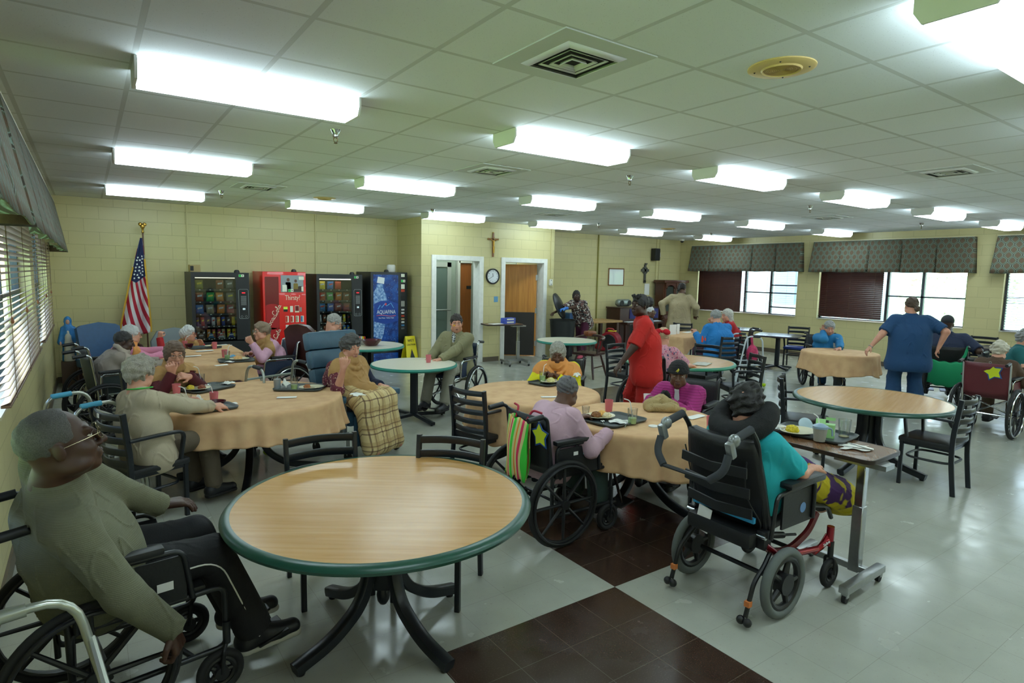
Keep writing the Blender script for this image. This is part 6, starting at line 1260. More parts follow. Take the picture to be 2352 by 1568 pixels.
for s in (-1, 1):
    MB().tube([(s*.12, -.06, .42), (s*.12, .28, .34)], .02, 10).tube([(s*.12, .28, .34), (s*.12, .42, .31)], .009, 8).build('gas_spring', BLACK, t); MB().tube(fillet([(s*.2, -.26, .9), (s*.17, -.22, .7), (s*.24, -.12, .52), (s*.12, -.08, .42)], .1, 6), .004, 6).build('brake_cable', BLKPL, t)
    MB().box((s*.23, -.1, .45), (.05, .07, .1), bev=.01).build('pivot_bracket', BLKPL, t); MB().cyl((s*.205, -.13, .47), (s*.26, -.13, .47), .012, seg=12).build('pivot_bolt', CHROME, t)
MB().box((0, -.12, .44), (.42, .16, .09), bev=.02).build('lower_cushion', UPH['black'], t)
MB().lathe([(.03, 0), (.0, .001)], (.273, .2, .58), (1, 0, 0), 20).build('oval_badge', mat('badge_blue', '#5f86b8', .4), t)
J = SKEL['woman_turquoise']; c = J['hc']; rn = [c+vec((math.cos(a)*.125-.02, math.sin(a)*.125, -.055+.075*math.cos(a))) for a in np.linspace(rad(55), rad(305), 14)]
tag(soft('neck_pillow', [C(rn[i], rn[i+1], .058, .058, .03) for i in range(13)], .006, fab('black_plush', '#0e0f11', bump=.5), None, folds(.005, 40), .008), 'big black neck pillow around the head of the person in turquoise', 'pillow')
PUR = NT('purple_yellow_fleece', .95); q = PUR.noise(6, detail=2); PUR.color(PUR.mix(PUR.ramp(q, .52, .55), '#b9a81a', '#3a1650')); PUR = PUR.m
kn, an = (J['knL']+J['knR'])/2, vec((4.0, 1.94, .45))
tag(soft('fleece_blanket', [C(J['hipR']+vec((.2, .02, .08)), J['knR']+vec((0, 0, .02)), .095, .1, .06), C(J['hipL']+vec((.2, -.02, .08)), J['knL']+vec((0, 0, .02)), .095, .1, .06), C(kn, an, .12, .11, .08), C(J['knR']+vec((.02, -.02, 0)), an+vec((0, -.1, -.02)), .09, .075, .08), C(an, an+vec((.1, -.06, -.06)), .1, .08, .08)], .007, PUR, None, folds(.012, 16, 4), .016), 'purple and yellow fleece blanket over the legs of the person in turquoise', 'blanket')
# ------------------------------------------------------------------ overbed tables
def overbed(name, lab, x, y, rz, top_m, L=.84, Wd=.43, H=.8, post=(-.1, -.33), base=True):
    o = thing(name, lab, 'overbed table', (x, y, 0), rz, 'overbed tables')
    MB().prism(rrect(Wd, L, .05), (0, 0, H), (1, 0, 0), (0, 1, 0), .022).build('table_top', top_m, o); MB().tube([(a, q, H-.012) for a, q in rrect(Wd, L, .05)], .012, 8, closed=True, flat=((0, 0, 1), .014, .006)).build('edge_band', mat('dark_brown_edge', '#2a1d16', .4), o)
    px_, py = post; MB().box((px_, py, H-.04), (.12, .3, .03)).build('top_bracket', STEEL, o); MB().box((px_, py, .27), (.062, .062, .42), bev=.004).build('post', STEEL, o); MB().box((px_, py, .6), (.05, .05, .36), bev=.004).build('inner_post', CHROME, o)
    MB().box((px_-.12, py-.1, .085), (.5, .055, .045), bev=.006).box((px_, py+.1, .085), (.045, .44, .04), bev=.004).box((px_-.12, py+.32, .085), (.5, .055, .045), bev=.006).build('base', STEEL, o)
    for a in (-.34, .1):
        for q in (-.1, .32):
            cs = MB().lathe([(.026, -.011), (.026, .011)], (px_+a, py+q, .027), (0, 1, 0), 18).build('caster', RUBBER, o); MB().box((px_+a, py+q, .05), (.03, .034, .03)).build('caster_fork', STEEL, cs)
    return o
overbed('overbed_table', 'overbed table with a meal tray in front of the person in turquoise', 3.94, 2.03, .03, WALNUT)
overbed('overbed_table', 'overbed table holding blue boxes by the wall between the doors', 7.02, 10.35, rad(78), WALNUT, H=.84, L=.8)
# ------------------------------------------------------------------ tableware
PINKC = glassy('pink_tumbler', (.92, .42, .46), .1, .25); PINKS = mat('pink_plastic', '#c96a70', .35); CLEAR = glassy('clear_tumbler', (.93, .95, .96), .08); TRAYM = mat('grey_tray', '#3d4444', .45, noise=.08, nscale=60); PLATE = mat('cream_plate', '#d9d2b4', .3); MAR = mat('maroon_bowl', '#4a0f1c', .25); LIME = mat('lime_drink', '#a9c98a', .2); TEA = mat('iced_tea', '#4a1a10', .15); STRAW = mat('white_straw', '#e6e6e2', .4)
def cup(p, lab, m=PINKS, r=.036, h=.098, fill=None, straw=None, name='cup', grp='drinking cups'):
    o = MB().lathe([(r*.78, 0), (r, h), (r-.003, h), (r*.78-.003, .004), (0, .004)], seg=24).build(name, m); o.location = p; tag(o, lab, 'cup', grp)
    if fill: MB().lathe([(r*.74, .005), (r*.74+(r*.2)*fill[1], h*fill[1]), (0, h*fill[1])], seg=20).build('drink', fill[0], o)
    if straw:
        a = straw; MB().tube(fillet([(-.01*math.cos(a), -.01*math.sin(a), .01), (.024*math.cos(a), .024*math.sin(a), h+.06), (.07*math.cos(a), .07*math.sin(a), h+.07)], .02, 4), .0035, 8).build('straw', STRAW, o)
    return o
def tray(p, rz, lab, L=.42, Wd=.31):
    o = MB().grid(lambda u, v: (lambda c: (c[0]*(v if v < .8 else 1+(v-.8)*.25)*(1.25 if v < .8 else 1), c[1]*(v if v < .8 else 1+(v-.8)*.25)*(1.25 if v < .8 else 1), 0 if v < .82 else (v-.82)*.1))(rrect(L*.93, Wd*.93, .05, 6)[int(round(u*28)) % 28]), 28, 7, closed=True).build('serving_tray', TRAYM, sharp=0, solid=.004); o.location = p+vec((0, 0, .004)); o.rotation_euler = (0, 0, rz); return tag(o, lab, 'tray', 'grey serving trays')
def dish(p, lab, food=(), r=.115, sc=(1, .8), m=PLATE):
    b = MB().lathe([(r*.45, 0), (r*.6, .003), (r, .016), (r-.003, .019), (r*.6, .007), (0, .006)], seg=36); b.v = [(x*sc[0], y*sc[1], z) for x, y, z in b.v]; o = b.build('plate', m); o.location = p+vec((0, 0, .008)); o.rotation_euler = (0, 0, random.uniform(-.5, .3)); tag(o, lab, 'plate', 'dinner plates')
    for k, (fx, fy, c, rr) in enumerate(food):
        f = soft('food', [E((fx+random.uniform(-.01, .01), fy+random.uniform(-.01, .01), .012+random.uniform(0, .008)), (rr*random.uniform(.5, .9), rr*random.uniform(.5, .8), rr*.5)) for _ in range(6)], .004, mat('food_'+c, c, .6, noise=.3, nscale=80), o, curls(.003, 300, k), .004)
    return o
def paper(p, lab, w=.13, l=.1, rz=.3, name='paper_slip', m=PAPER):
    o = MB().grid(lambda u, v: ((u-.5)*w, (v-.5)*l, .002+.006*(u*u)*math.sin(v*3)), 7, 7).build(name, m, solid=.0008); o.location = p+vec((0, 0, .002)); o.rotation_euler = (0, 0, rz); return tag(o, lab, 'paper', 'paper slips on the tables')
def napkin(p, lab, r=.05, seed=1, m=None, h=.7, name='napkin', cat='napkin'):
    rs = random.Random(seed)
    if cat == 'scarf':
        o = soft(name, [C((-.11, .02, .05), (.0, .05, .075), .05, .055, .02), C((0, .05, .075), (.1, .0, .04), .055, .04, .02), C((-.1, -.03, .03), (.06, -.05, .035), .035, .04, .015), C((.06, -.03, .03), (.16, -.07, .018), .034, .018, .015), C((-.12, .03, .03), (-.13, -.04, .02), .04, .025, .02), PL((0, 0, .002), (0, 0, -1))], .004, m, None, folds(.012, 55, seed, (1, 1, 1)), .014)
    else:
        ph = [rs.uniform(0, 6.28) for _ in range(8)]; N = 22
        def fn(u, v):
            x, y = (u-.5)*2, (v-.5)*2; w = math.sin(5*x+ph[0]+1.5*math.sin(3*y+ph[1]))+.7*math.sin(7*y+ph[2]+2*x)+.5*math.sin(11*x-8*y+ph[3]); q = max(0, 1-.55*(x*x+y*y))
            return (r*(x*.85+.16*math.sin(4*y+ph[4])), r*(y*.7+.16*math.sin(5*x+ph[5])), .002+r*h*(.12+q*.5*(.6+.4*w/2.2)*(1+.4*h)))
        o = MB().grid(fn, N, N).build(name, m or NAPKIN, sharp=30, solid=.0012)
    o.location = p+vec((0, 0, .001)); o.rotation_euler = (0, 0, rs.uniform(0, 3)) if cat != 'scarf' else (0, 0, -.5); return tag(o, lab, cat)
def fork(p, rz, lab, kind='fork', L=.17):
    b = MB().tube([(0, -L/2, .004), (0, L*.12, .005), (0, L*.2, .007)], [.004, .0028, .0028], 8, flat=None)
    if kind == 'fork':
        b.box((0, L*.26, .007), (.022, .03, .002))
        for k in range(4): b.tube([(-.009+.006*k, L*.3, .007), (-.009+.006*k, L*.48, .009)], .0014, 6)
    elif kind == 'spoon': b.sphere((0, L*.34, .008), (.018, .028, .006), 12)
    else: b.box((0, L*.32, .006), (.016, .1, .0018))
    o = b.build(kind, CHROME); o.location = p; o.rotation_euler = (0, 0, rz); return tag(o, lab, 'cutlery')
def bowl(p, lab, r=.075, h=.05, m=MAR):
    o = MB().lathe([(r*.5, 0), (r*.55, .004), (r, h), (r-.004, h), (r*.5, .008), (0, .007)], seg=36).build('bowl', m); o.location = p; return tag(o, lab, 'bowl')
zt = .727
A_ = lambda u, v, z=zt: at(u, v, z)
# large cloth table
tr = A_(474, 893); tray(tr, .55, 'grey tray in front of the woman in maroon', .46, .33); dish(A_(452, 896, .735), 'cream plate with mash and sausage on the tray of the woman in maroon', ((-.05, .0, '#d8c23a', .03), (.04, -.01, '#7a3a1c', .03)))
cup(A_(462, 887, .735), 'glass of iced tea with a white straw before the woman in maroon', CLEAR, .036, .12, (TEA, .42), 2.4, 'glass'); fork(A_(492, 884, .735), 1.3, 'spoon lying on the tray of the woman in maroon', 'spoon'); napkin(A_(523, 882, .735), 'crumpled napkin with green rind at the tray edge of the woman in maroon', .06, 3)
cup(A_(406, 906), 'pink plastic cup at the elbow of the woman in maroon'); cup(A_(492, 926), 'pink plastic cup beside the maroon bowl of the woman in beige', straw=3.4); tray(A_(487, 939), .2, 'grey tray under the maroon bowl of the woman in beige', .36, .27)
bowl(A_(497, 934, .735), 'maroon bowl held at the table edge by the woman in beige'); paper(A_(529, 928), 'white menu slip on the cloth near the woman in beige', .1, .08, .2); cup(A_(432, 931), 'clear cup with straw near the hand of the woman in beige', CLEAR, .033, .09, None, 2.6, 'glass'); napkin(A_(452, 924, .735), 'white tissue standing on the tray of the woman in beige', .05, 5, h=1.6)
dish(A_(470, 932, .735), 'plate of egg and fries on the tray of the woman in beige', ((0, 0, '#d8b43a', .03), (-.03, .02, '#c07a2a', .02)), .08)
tray(A_(690, 892), -.55, 'grey tray in front of the woman with the plaid blanket', .46, .33); dish(A_(715, 893, .735), 'cream plate with leftovers and a fork before the woman with the plaid blanket', ((-.04, 0, '#9a5a2a', .025),)); cup(A_(637, 893, .735), 'cloudy tumbler on the tray of the woman with the plaid blanket', CLEAR, .036, .12, (mat('milky_drink', '#a9b2b8', .3), .8), None, 'glass'); cup(A_(676, 896, .735), 'tumbler of green drink on the tray of the woman with the plaid blanket', CLEAR, .036, .12, (LIME, .45), None, 'glass')
napkin(A_(657, 891, .735), 'folded white napkin standing on the tray of the woman with the plaid blanket', .055, 8, h=1.8); fork(A_(716, 890, .75), .4, 'fork resting on the plate of the woman with the plaid blanket'); paper(A_(659, 913), 'crumpled menu paper on the cloth before the woman with the plaid blanket', .17, .07, -.4); napkin(at(822, 908, .745), 'white napkin lying on the lap blanket of the woman in the recliner', .07, 9, h=.5)
bowl(at(432, 866, .83), 'maroon bowl held up by the woman in maroon', .07, .055)
# pink and magenta table
tray(A_(1412, 967), .1, 'grey tray in front of the woman in the pale pink sweatshirt', .46, .34); dish(A_(1378, 960, .735), 'plate of meat and bread on the tray of the woman in pale pink', ((-.03, 0, '#7a4a1c', .04), (.03, .02, '#d8a04a', .04), (.05, -.02, '#d9c9a0', .03)), .125)
cup(A_(1398, 944), 'pink plastic cup behind the tray of the woman in pale pink'); cup(A_(1452, 973, .735), 'clear cup of green drink with a bent straw on the tray', CLEAR, .04, .12, (LIME, .4), 2.2, 'glass'); napkin(A_(1425, 970, .735), 'white paper napkin on the tray of the woman in pale pink', .085, 12, h=.35); fork(A_(1438, 977, .738), -.9, 'fork on the napkin of the woman in pale pink'); fork(A_(1385, 972, .735), -.7, 'spoon on the tray of the woman in pale pink', 'spoon')
cup(A_(1345, 955), 'clear cup partly hidden by the woman in pale pink', CLEAR, .033, .08, None, None, 'glass'); cup(A_(1486, 922), 'white paper cup before the woman in magenta', PAPER, .035, .07); napkin(A_(1522, 943), 'tan scarf bundled on the cloth before the woman in magenta', .13, 15, fab('tan_scarf', '#a58f63'), .7, 'folded_scarf', 'scarf')
paper(A_(1524, 978), 'folded white paper on the cloth, nearest the red framed wheelchair', .12, .07, .1); paper(A_(1596, 958), 'creased white paper near the elbow of the woman in magenta', .2, .08, .1); p = MB().lathe([(.04, 0), (.038, .006), (0, .006)], seg=24).build('plastic_lid', WHITE_P); p.location = A_(1501, 979); tag(p, 'translucent round cup lid lying on the cloth', 'lid'); cup(A_(1632, 985), 'pink plastic cup at the right edge of the cloth beside the tilting wheelchair')
# yellow woman's table
tray(A_(1262, 880), .2, 'grey tray before the woman in yellow'); dish(A_(1264, 879, .735), 'plate of pasta before the woman in yellow', ((0, 0, '#d8cf8a', .04), (.04, .02, '#d88a3a', .03))); cup(A_(1246, 878, .735), 'green drink with a straw before the woman in yellow', CLEAR, .036, .12, (LIME, .6), .3, 'glass'); paper(A_(1262, 912), 'white paper slip on the cloth before the woman in yellow', .16, .06, -.5); napkin(at(1325, 866, .79), 'white napkin held by the woman in yellow', .05, 21, h=1.2)
# small cloth table, cream tables
cup(A_(1918, 798), 'white paper cup on the small cloth table of the woman in blue', PAPER, .035, .08, None, .5); t = cup(A_(1928, 799), 'pink juice carton on the small cloth table of the woman in blue', mat('pink_carton', '#d98a86', .5), .034, .1, None, 2.5, 'carton')
cup(at(984, 832, .72), 'pink plastic cup alone on the cream table beside the man in khaki'); bowl(at(853, 793, .72), 'large maroon bowl on the cream table by the vending machines', .16, .09)
t = thing('condiment_basket', 'small white condiment holder beside the maroon bowl', 'basket', tuple(at(831, 790, .72))); MB().box((0, 0, .03), (.12, .09, .06), bev=.01).build('basket', WHITE_P, t)
for k, c in enumerate(('red', 'white', 'yellow', 'red')): MB().box((-.04+.027*k, 0, .085), (.02, .05, .07)).build('sachet', BAGC[c], t)
# joined cloth tables
tray(A_(470, 799), .1, 'grey tray before the white haired woman in red'); dish(A_(490, 797, .735), 'plate on the tray before the white haired woman in red', ((0, 0, '#b07a3a', .03),)); cup(A_(425, 798), 'pink cup with straw before the white haired woman in red', straw=.3); cup(A_(493, 801), 'pink cup alone near the middle of the joined cloth tables'); bowl(A_(435, 799), 'maroon bowl beside the pink cup at the joined cloth tables', .06, .06)
tray(A_(543, 829), -.1, 'grey tray before the woman in the pink cardigan', .42, .32); dish(A_(550, 827, .735), 'plate with a bun before the woman in the pink cardigan', ((-.02, 0, '#d2a062', .05),)); cup(A_(522, 826, .735), 'glass of green drink before the woman in the pink cardigan', CLEAR, .036, .11, (LIME, .55), .4, 'glass'); cup(A_(516, 820), 'pink cup behind the green drink on the joined cloth tables')
napkin(A_(534, 821), 'blue and white snack wrapper on the joined cloth tables', .05, 31, mat('blue_wrapper', '#5fa3c8', .4), 1.); napkin(A_(528, 832, .735), 'white napkin under the green drink glass', .06, 32, h=.4)
paper(A_(470, 806), 'white menu sheet in the middle of the far cloth', .22, .1, .1); paper(A_(508, 839), 'paper slip near the front fold of the near cloth', .14, .08, .2); paper(A_(440, 818), 'paper sheet on the near cloth behind the woman in maroon', .22, .08, .1); napkin(A_(424, 838), 'white napkin on the near cloth behind the woman in maroon', .07, 33, h=.4); paper(A_(505, 793), 'white napkin sheet beside the lone pink cup', .2, .1, .3)
# overbed meal
z8 = .802
tray(at(1868, 997, z8), .12+math.pi/2, 'large grey meal tray on the overbed table', .5, .36); dish(at(1832, 995, z8+.01), 'cream plate of scrambled egg on the overbed table', ((-.03, .02, '#c8b21a', .045), (-.02, .04, '#a5561a', .025)), .13, (1, .85))
o = cup(at(1882, 1012, z8+.008), 'white lidded drinking mug with straw on the overbed table', mat('mug_frost', '#9a9890', .35), .045, .095, None, 1.2, 'mug'); MB().lathe([(.047, .085), (.048, .1), (.02, .115), (0, .116)], seg=24).build('lid', mat('lid_blue', '#8fa6bd', .3), o); MB().tube([(.04, -.02, .085), (.075, -.04, .08), (.078, -.042, .03)], .006, 8, fil=.02).build('handle', mat('lid_blue', '#8fa6bd'), o)
t = thing('milk_carton', 'small green and white carton on the overbed table', 'carton', tuple(at(1905, 1004, z8+.006)), .4); GW = mat('carton_green', '#9fd08a', .5); MB().box((0, 0, .045), (.058, .058, .09)).prism([(-.029, 0), (.029, 0), (0, .03)], (0, .029, .09), (1, 0, 0), ZZ, .058).box((0, 0, .125), (.004, .058, .02)).build('carton', GW, t); MB().box((0, -.0295, .04), (.045, .001, .05)).build('printed_panel', WHT, t)
cup(at(1938, 1003, z8+.006), 'empty ribbed clear tumbler on the overbed table', CLEAR, .042, .12, (mat('dregs', '#b8a55a', .4), .06), None, 'glass'); p = MB().lathe([(.05, 0), (.05, .006), (.035, .01), (0, .008)], ax=(-.5, -.75, .5), seg=28).build('plastic_lid', mat('lid_pale', '#b8cdd8', .3)); p.location = at(1850, 975, z8+.04); tag(p, 'pale blue round lid propped on the overbed table', 'lid')
napkin(at(1965, 1028, z8), 'white napkin under the fork on the overbed table', .1, 41, h=.12); fork(at(1975, 1027, z8+.02), -.2, 'fork lying on the napkin of the overbed table'); fork(at(1968, 1030, z8+.02), .5, 'table knife lying on the napkin of the overbed table', 'knife'); bowl(at(1787, 990, z8), 'small white bowl at the far end of the overbed table', .05, .04, WHITE_P); fork(at(1806, 987, z8+.03), 1., 'spoon on the plate of scrambled egg', 'spoon'); paper(at(1845, 988, z8+.012), 'paper napkin behind the egg plate on the overbed table', .16, .09, .4)
# ------------------------------------------------------------------ other seats
VBL = mat('recliner_vinyl', '#35566b', .4, noise=.06, bump=.08); VBL2 = mat('armchair_vinyl', '#1f4a72', .4, noise=.08, bump=.08); MAHOG = mat('mahogany', '#3a1c16', .35, noise=.15, nscale=10)
t = thing('recliner_chair', 'blue vinyl recliner on casters holding the woman with the plaid blanket', 'recliner', (2.24, 5.9, 0), F(-74))
MB().box((0, -.06, .42), (.56, .56, .16), bev=.04).build('seat', VBL, t); bk = MB()
for a in range(4):
    z0 = .48+a*.185; bk.box((0, -.33-.05*a, z0+.09), (.6, .13, .19), M=Matrix.Rotation(rad(14), 3, 'X'), bev=.035)
bk.build('backrest', VBL, t)
for s in (-1, 1):
    MB().box((s*.32, -.05, .62), (.08, .56, .07), bev=.025).build('armrest', VBL, t); MB().box((s*.32, -.05, .42), (.05, .5, .34)).build('side_panel', mat('recliner_grey', '#7b8285', .5), t)
    for y in (-.32, .22):
        MB().cyl((s*.3, y, .07), (s*.3, y, .3), .016).build('leg', STEEL, t); cs = MB().lathe([(.05, -.014), (.05, .014)], (s*.3, y, .05), (1, 0, 0), 20).build('caster', RUBBER, t)
MB().box((0, .26, .3), (.5, .05, .3), bev=.02).build('leg_rest', VBL, t)
t = thing('blue_armchair', 'tall blue vinyl armchair with carved wooden legs in the back left corner', 'armchair', (.24, 10.95, 0), F(-68)); n_ = [(-.28, 0), (.28, 0), (.3, .5), (.24, .54), (0, .58), (-.24, .54), (-.3, .5)]
MB().prism(n_, (0, -.24, .44), (1, 0, 0), (0, -.16, .98), -.09).build('backrest', VBL2, t); MB().box((0, .03, .42), (.74, .56, .13), bev=.035).build('seat', VBL2, t)
for s in (-1, 1):
    MB().tube(fillet([(s*.36, .26, .36), (s*.39, .3, .22), (s*.36, .27, .08), (s*.39, .31, .0)], .1, 6), [.035]*0+[.03]*14 if False else .028, 10).build('leg', MAHOG, t); MB().box((s*.32, -.24, .18), (.045, .045, .36), taper=1).build('leg', MAHOG, t)
    MB().tube(fillet([(s*.37, .2, .44), (s*.39, .16, .64), (s*.38, -.24, .7)], .06, 6), .024, 10).build('armrest', MAHOG, t)
MB().box((0, 0, .12), (.66, .03, .03)).build('stretcher', MAHOG, t)
t = thing('carved_chair', 'dark carved wooden chair of the bearded man reading', 'chair', (2.62, 8.38, 0), F(28)); MB().box((0, 0, .43), (.5, .48, .07), bev=.02).build('seat', mat('seat_dark', '#2a1a1c', .5), t)
MB().prism([(-.25, 0), (.25, 0), (.27, .6), (.16, .68), (0, .7), (-.16, .68), (-.27, .6)], (0, -.24, .46), (1, 0, 0), (0, -.14, .99), -.06).build('backrest', MAHOG, t)
for s in (-1, 1):
    for y in (-.22, .2): MB().tube([(s*.22, y, 0), (s*.22, y, .41)], [.018, .024], 8).build('leg', MAHOG, t)
    MB().tube(fillet([(s*.25, .18, .44), (s*.27, .16, .64), (s*.26, -.26, .68)], .06, 5), .022, 8).build('arm', MAHOG, t)
    for k in range(9): MB().sphere((s*.235, -.2-.014*k, .52+.068*k), .009, 6).build('brass_nail', BRASS, t)
t = thing('grey_geri_chair', 'pale grey rounded chair behind the white haired woman in red', 'chair', (1.12, 10.3, 0), F(280)); MB().prism([(-.3, 0), (.3, 0), (.32, .4), (.22, .56), (0, .6), (-.22, .56), (-.32, .4)], (0, -.22, .36), (1, 0, 0), (0, -.16, .98), -.08).build('backrest', mat('geri_grey', '#6e777a', .5), t); MB().box((0, .02, .33), (.58, .5, .1), bev=.03).build('seat', mat('geri_grey', '#6e777a'), t)
for s in (-1, 1):
    for y in (-.2, .2): MB().cyl((s*.25, y, 0), (s*.25, y, .3), .018).build('leg', STEEL, t)
t = thing('windsor_chair', 'dark spindle back wooden chair beside the cream table behind the woman in yellow', 'chair', (7.55, 8.25, 0), F(200)); b = MB().box((0, 0, .44), (.46, .44, .045), bev=.016).build('seat', MAHOG, t)
for s in (-1, 1):
    for y in (-.17, .16): MB().tube([(s*.15, y, .43), (s*.2, y*1.35, .2), (s*.24, y*1.6, 0)], [.016, .024, .014], 8).build('leg', MAHOG, t)
    MB().tube([(s*.2, -.22, .2), (s*.2, .2, .2)], .012, 8).build('stretcher', MAHOG, t); MB().tube([(s*.25, .16, .46), (s*.26, .14, .66)], .014, 8).build('arm_post', MAHOG, t)
for k in range(7): a = rad(200+k*23.3); MB().tube([(.19*math.cos(a), .19*math.sin(a)+.02, .45), (.235*math.cos(a), .235*math.sin(a)+.0, .58), (.25*math.cos(a), .25*math.sin(a), .7)], [.009, .014, .008], 8).build('spindle', MAHOG, t)
MB().tube([(.265*math.cos(a), .265*math.sin(a)+.0, .71+.04*max(0, -math.sin(a))) for a in np.linspace(rad(170), rad(370), 21)]+[(.265, .16, .68)], .02, 10, flat=((0, 0, 1), .022, .03)).build('arm_rail', MAHOG, t)
t = thing('paper_bag', 'small brown bag on the arm of the dark spindle back chair', 'bag', (7.75, 8.45, .73)); MB().box((0, 0, .05), (.22, .14, .1), bev=.03).build('bag', mat('bag_brown', '#4a3524', .8), t)
# extra chairs under seated people, copied from the armchair
for x, y, f, lab in ((.53, 6.64, 300, 'black armchair of the woman in maroon'), (9.2, 6.6, 78, 'black armchair of the person in the blue jacket'), (10.86, 2.95, -75, 'black armchair at the right edge under the person in teal'), (9.6, 8.78, 300, 'chair of the person hidden behind the nurse in red')):
    o = dup(CH, (x, y, 0), F(f), lab); o['group'] = 'black ladder-back armchairs'
# ------------------------------------------------------------------ walking frames
ALUM = mat('walker_aluminium', '#b9bdb4', .28, .8); TENN = mat('tennis_ball', '#b5d61e', .9)
def walker(x, y, rz, lab, balls=True, m=ALUM, grip=None):
    o = thing('walking_frame', lab, 'walker', (x, y, 0), rz, 'walking frames')
    for s in (-1, 1):
        MB().tube([(s*.3, -.26, .1), (s*.27, -.2, .86), (s*.27, .08, .88), (s*.29, .24, .1)], .0135, 10, fil=.1).build('side_frame', m, o); MB().tube([(s*.285, -.22, .38), (s*.285, .19, .38)], .011, 8).build('side_brace', m, o)
        MB().tube([(s*.27, -.16, .865), (s*.27, -.03, .873)], .02, 10).build('hand_grip', grip or FOAM, o)
        for y_ in (-.264, .25):
            l = MB().cyl((s*.302, y_, 0.02), (s*.296, y_*.95, .3), .016).build('leg', m, o); MB().torus((s*.297, y_*.95, .3), (0, 0, 1), .016, .004, 14, 6).build('collar', BLKPL, l)
            if y_ < 0 and balls: MB().sphere((s*.302, y_, .034), .033, 14).build('tennis_ball', TENN, l)
            else: MB().lathe([(.045, -.012), (.045, .012)], (s*.33, y_, .045), (1, 0, 0), 18).build('wheel', RUBBER, l)
    MB().tube([(-.275, .12, .72), (.275, .12, .72)], .012, 8).tube([(-.285, .18, .45), (.285, .18, .45)], .012, 8).build('cross_bar', m, o); return o
walker(-.02, 5.5, rad(-70), 'aluminium walking frame beside the woman in beige by the left wall', grip=mat('grip_blue', '#4aa0c0', .6))
walker(-.13, 1.87, rad(-84), 'aluminium walking frame cut by the bottom left corner of the view', grip=ALUM)
walker(1.6, 6.62, rad(20), 'aluminium walking frame behind the large cloth table')
o = walker(9.5, 6.35, rad(60), 'white walking frame with a pink bag beside the person in the blue jacket', m=mat('walker_white', '#c9d2d8', .3)); tag(soft('handbag', [E((9.55, 6.2, .55), (.1, .1, .16)), C((9.55, 6.2, .66), (9.53, 6.22, .86), .02, .02)], .01, mat('pink_bag', '#b8325a', .7, noise=.3, nscale=30), None, folds(.012, 40), .014), 'pink bag hanging from the white walking frame', 'bag')
# ------------------------------------------------------------------ tags and bags
STARY = mat('star_yellow', '#c6d21a', .7); STARB = mat('star_border', '#1f4a8c', .7)
def star_tag(p, ex, ey, r, lab):
    S = lambda R: [(R*(1 if i % 2 == 0 else .58)*math.sin(i*math.pi/5), R*(1 if i % 2 == 0 else .58)*math.cos(i*math.pi/5)) for i in range(10)]
    ex, ey = nrm(ex), nrm(ey); n = np.cross(ex, ey); o = MB().prism(S(r*1.15), p, ex, ey, .004).build('star_tag', STARB); MB().prism(S(r*.93), vec(p)+n*.002, ex, ey, .003).build('star_face', STARY, o); MB().torus(vec(p)+ey*r*1.2, n, .012, .002, 16, 6).build('hook', STEEL, o); return tag(o, lab, 'tag', 'yellow star tags')
star_tag((2.455, 3.14, .78), (0, -1, .05), (-.12, 0, 1), .09, 'yellow star tag hanging on the wheelchair of the woman in pale pink'); star_tag((8.9, 2.55, .80), (-.0, -1, .3), (-.1, .3, 1), .1, 'yellow star tag on the back of the maroon wheelchair')
n = NT('striped_bag', .8); x, y, z = n.xyz(); f = n.math('FRACT', n.math('MULTIPLY', n.math('ADD', n.math('ADD', y, n.math('MULTIPLY', x, .7)), 5), 9)); c = n.mix(n.math('LESS_THAN', f, .3), '#d8cf8a', '#3fc83a'); c = n.mix(n.math('MULTIPLY', n.math('GREATER_THAN', f, .42), n.math('LESS_THAN', f, .56)), c, '#d8325a'); n.color(n.mix(n.math('MULTIPLY', n.math('GREATER_THAN', f, .7), n.math('LESS_THAN', f, .8)), c, '#e8862a')); SBG = n.m
def bag_side(u, v, s_): return (2.43-.02*v+s_*(.03+.02*math.sin(v*3))*math.sin(math.pi*min(max(u, .02), .98))**.5, 3.46-.24*u+.015*math.sin(v*7)*v, .87-.42*v+.01*math.sin(u*12)+.012*s_*math.sin(u*26+v)*v)
o = MB().grid(lambda u, v: bag_side(u, v, 1), 33, 17).grid(lambda u, v: bag_side(u, v, -1), 33, 17).build('tote_bag', SBG, sharp=0, solid=.004); tag(o, 'striped green and red tote bag hanging behind the woman in pale pink', 'bag')
MB().tube([(2.44, 3.4, .86), (2.48, 3.42, .93), (2.5, 3.5, .93)], .008, 6, fil=.03).tube([(2.44, 3.27, .86), (2.48, 3.26, .93), (2.5, 3.18, .92)], .008, 6, fil=.03).build('strap', mat('bag_strap', '#a31f36', .8), o)
bd_, bb_ = vec((.44, -.9, 0)), vec((10.5, 3.56, 0)); bk_ = vec((-.9, -.44, 0))
def gbag(u, v, s_):
    e = math.sin(math.pi*min(max(u, .0), 1))**.4*math.sin(math.pi*min(.08+v*.9, 1))**.5; return bb_+bd_*(u-.5)*(.44+.06*v)+bk_*s_*.085*e+vec((0, 0, .68-.32*v-.05*math.sin(math.pi*u)*v+.03*(2*u-1)**2*(1-v)+.008*math.sin(u*20)))
o = MB().grid(lambda u, v: gbag(u, v, 1), 29, 15).grid(lambda u, v: gbag(u, v, -1), 29, 15).build('tote_bag', mat('green_bag', '#0f8a5a', .8), sharp=0, solid=.004); tag(o, 'green shopping bag hanging behind the man in the cap', 'bag')
for k in (-1, 1): MB().tube([bb_+bd_*.12+bk_*.03*k+vec((0, 0, .66)), bb_+bd_*.19+bk_*.02*k+vec((0, 0, .8)), bb_+bd_*.23+vec((.02, .02, .93))], .012, 8, flat=(tuple(bd_), .016, .004)).build('strap', mat('green_bag', '#0f8a5a'), o)
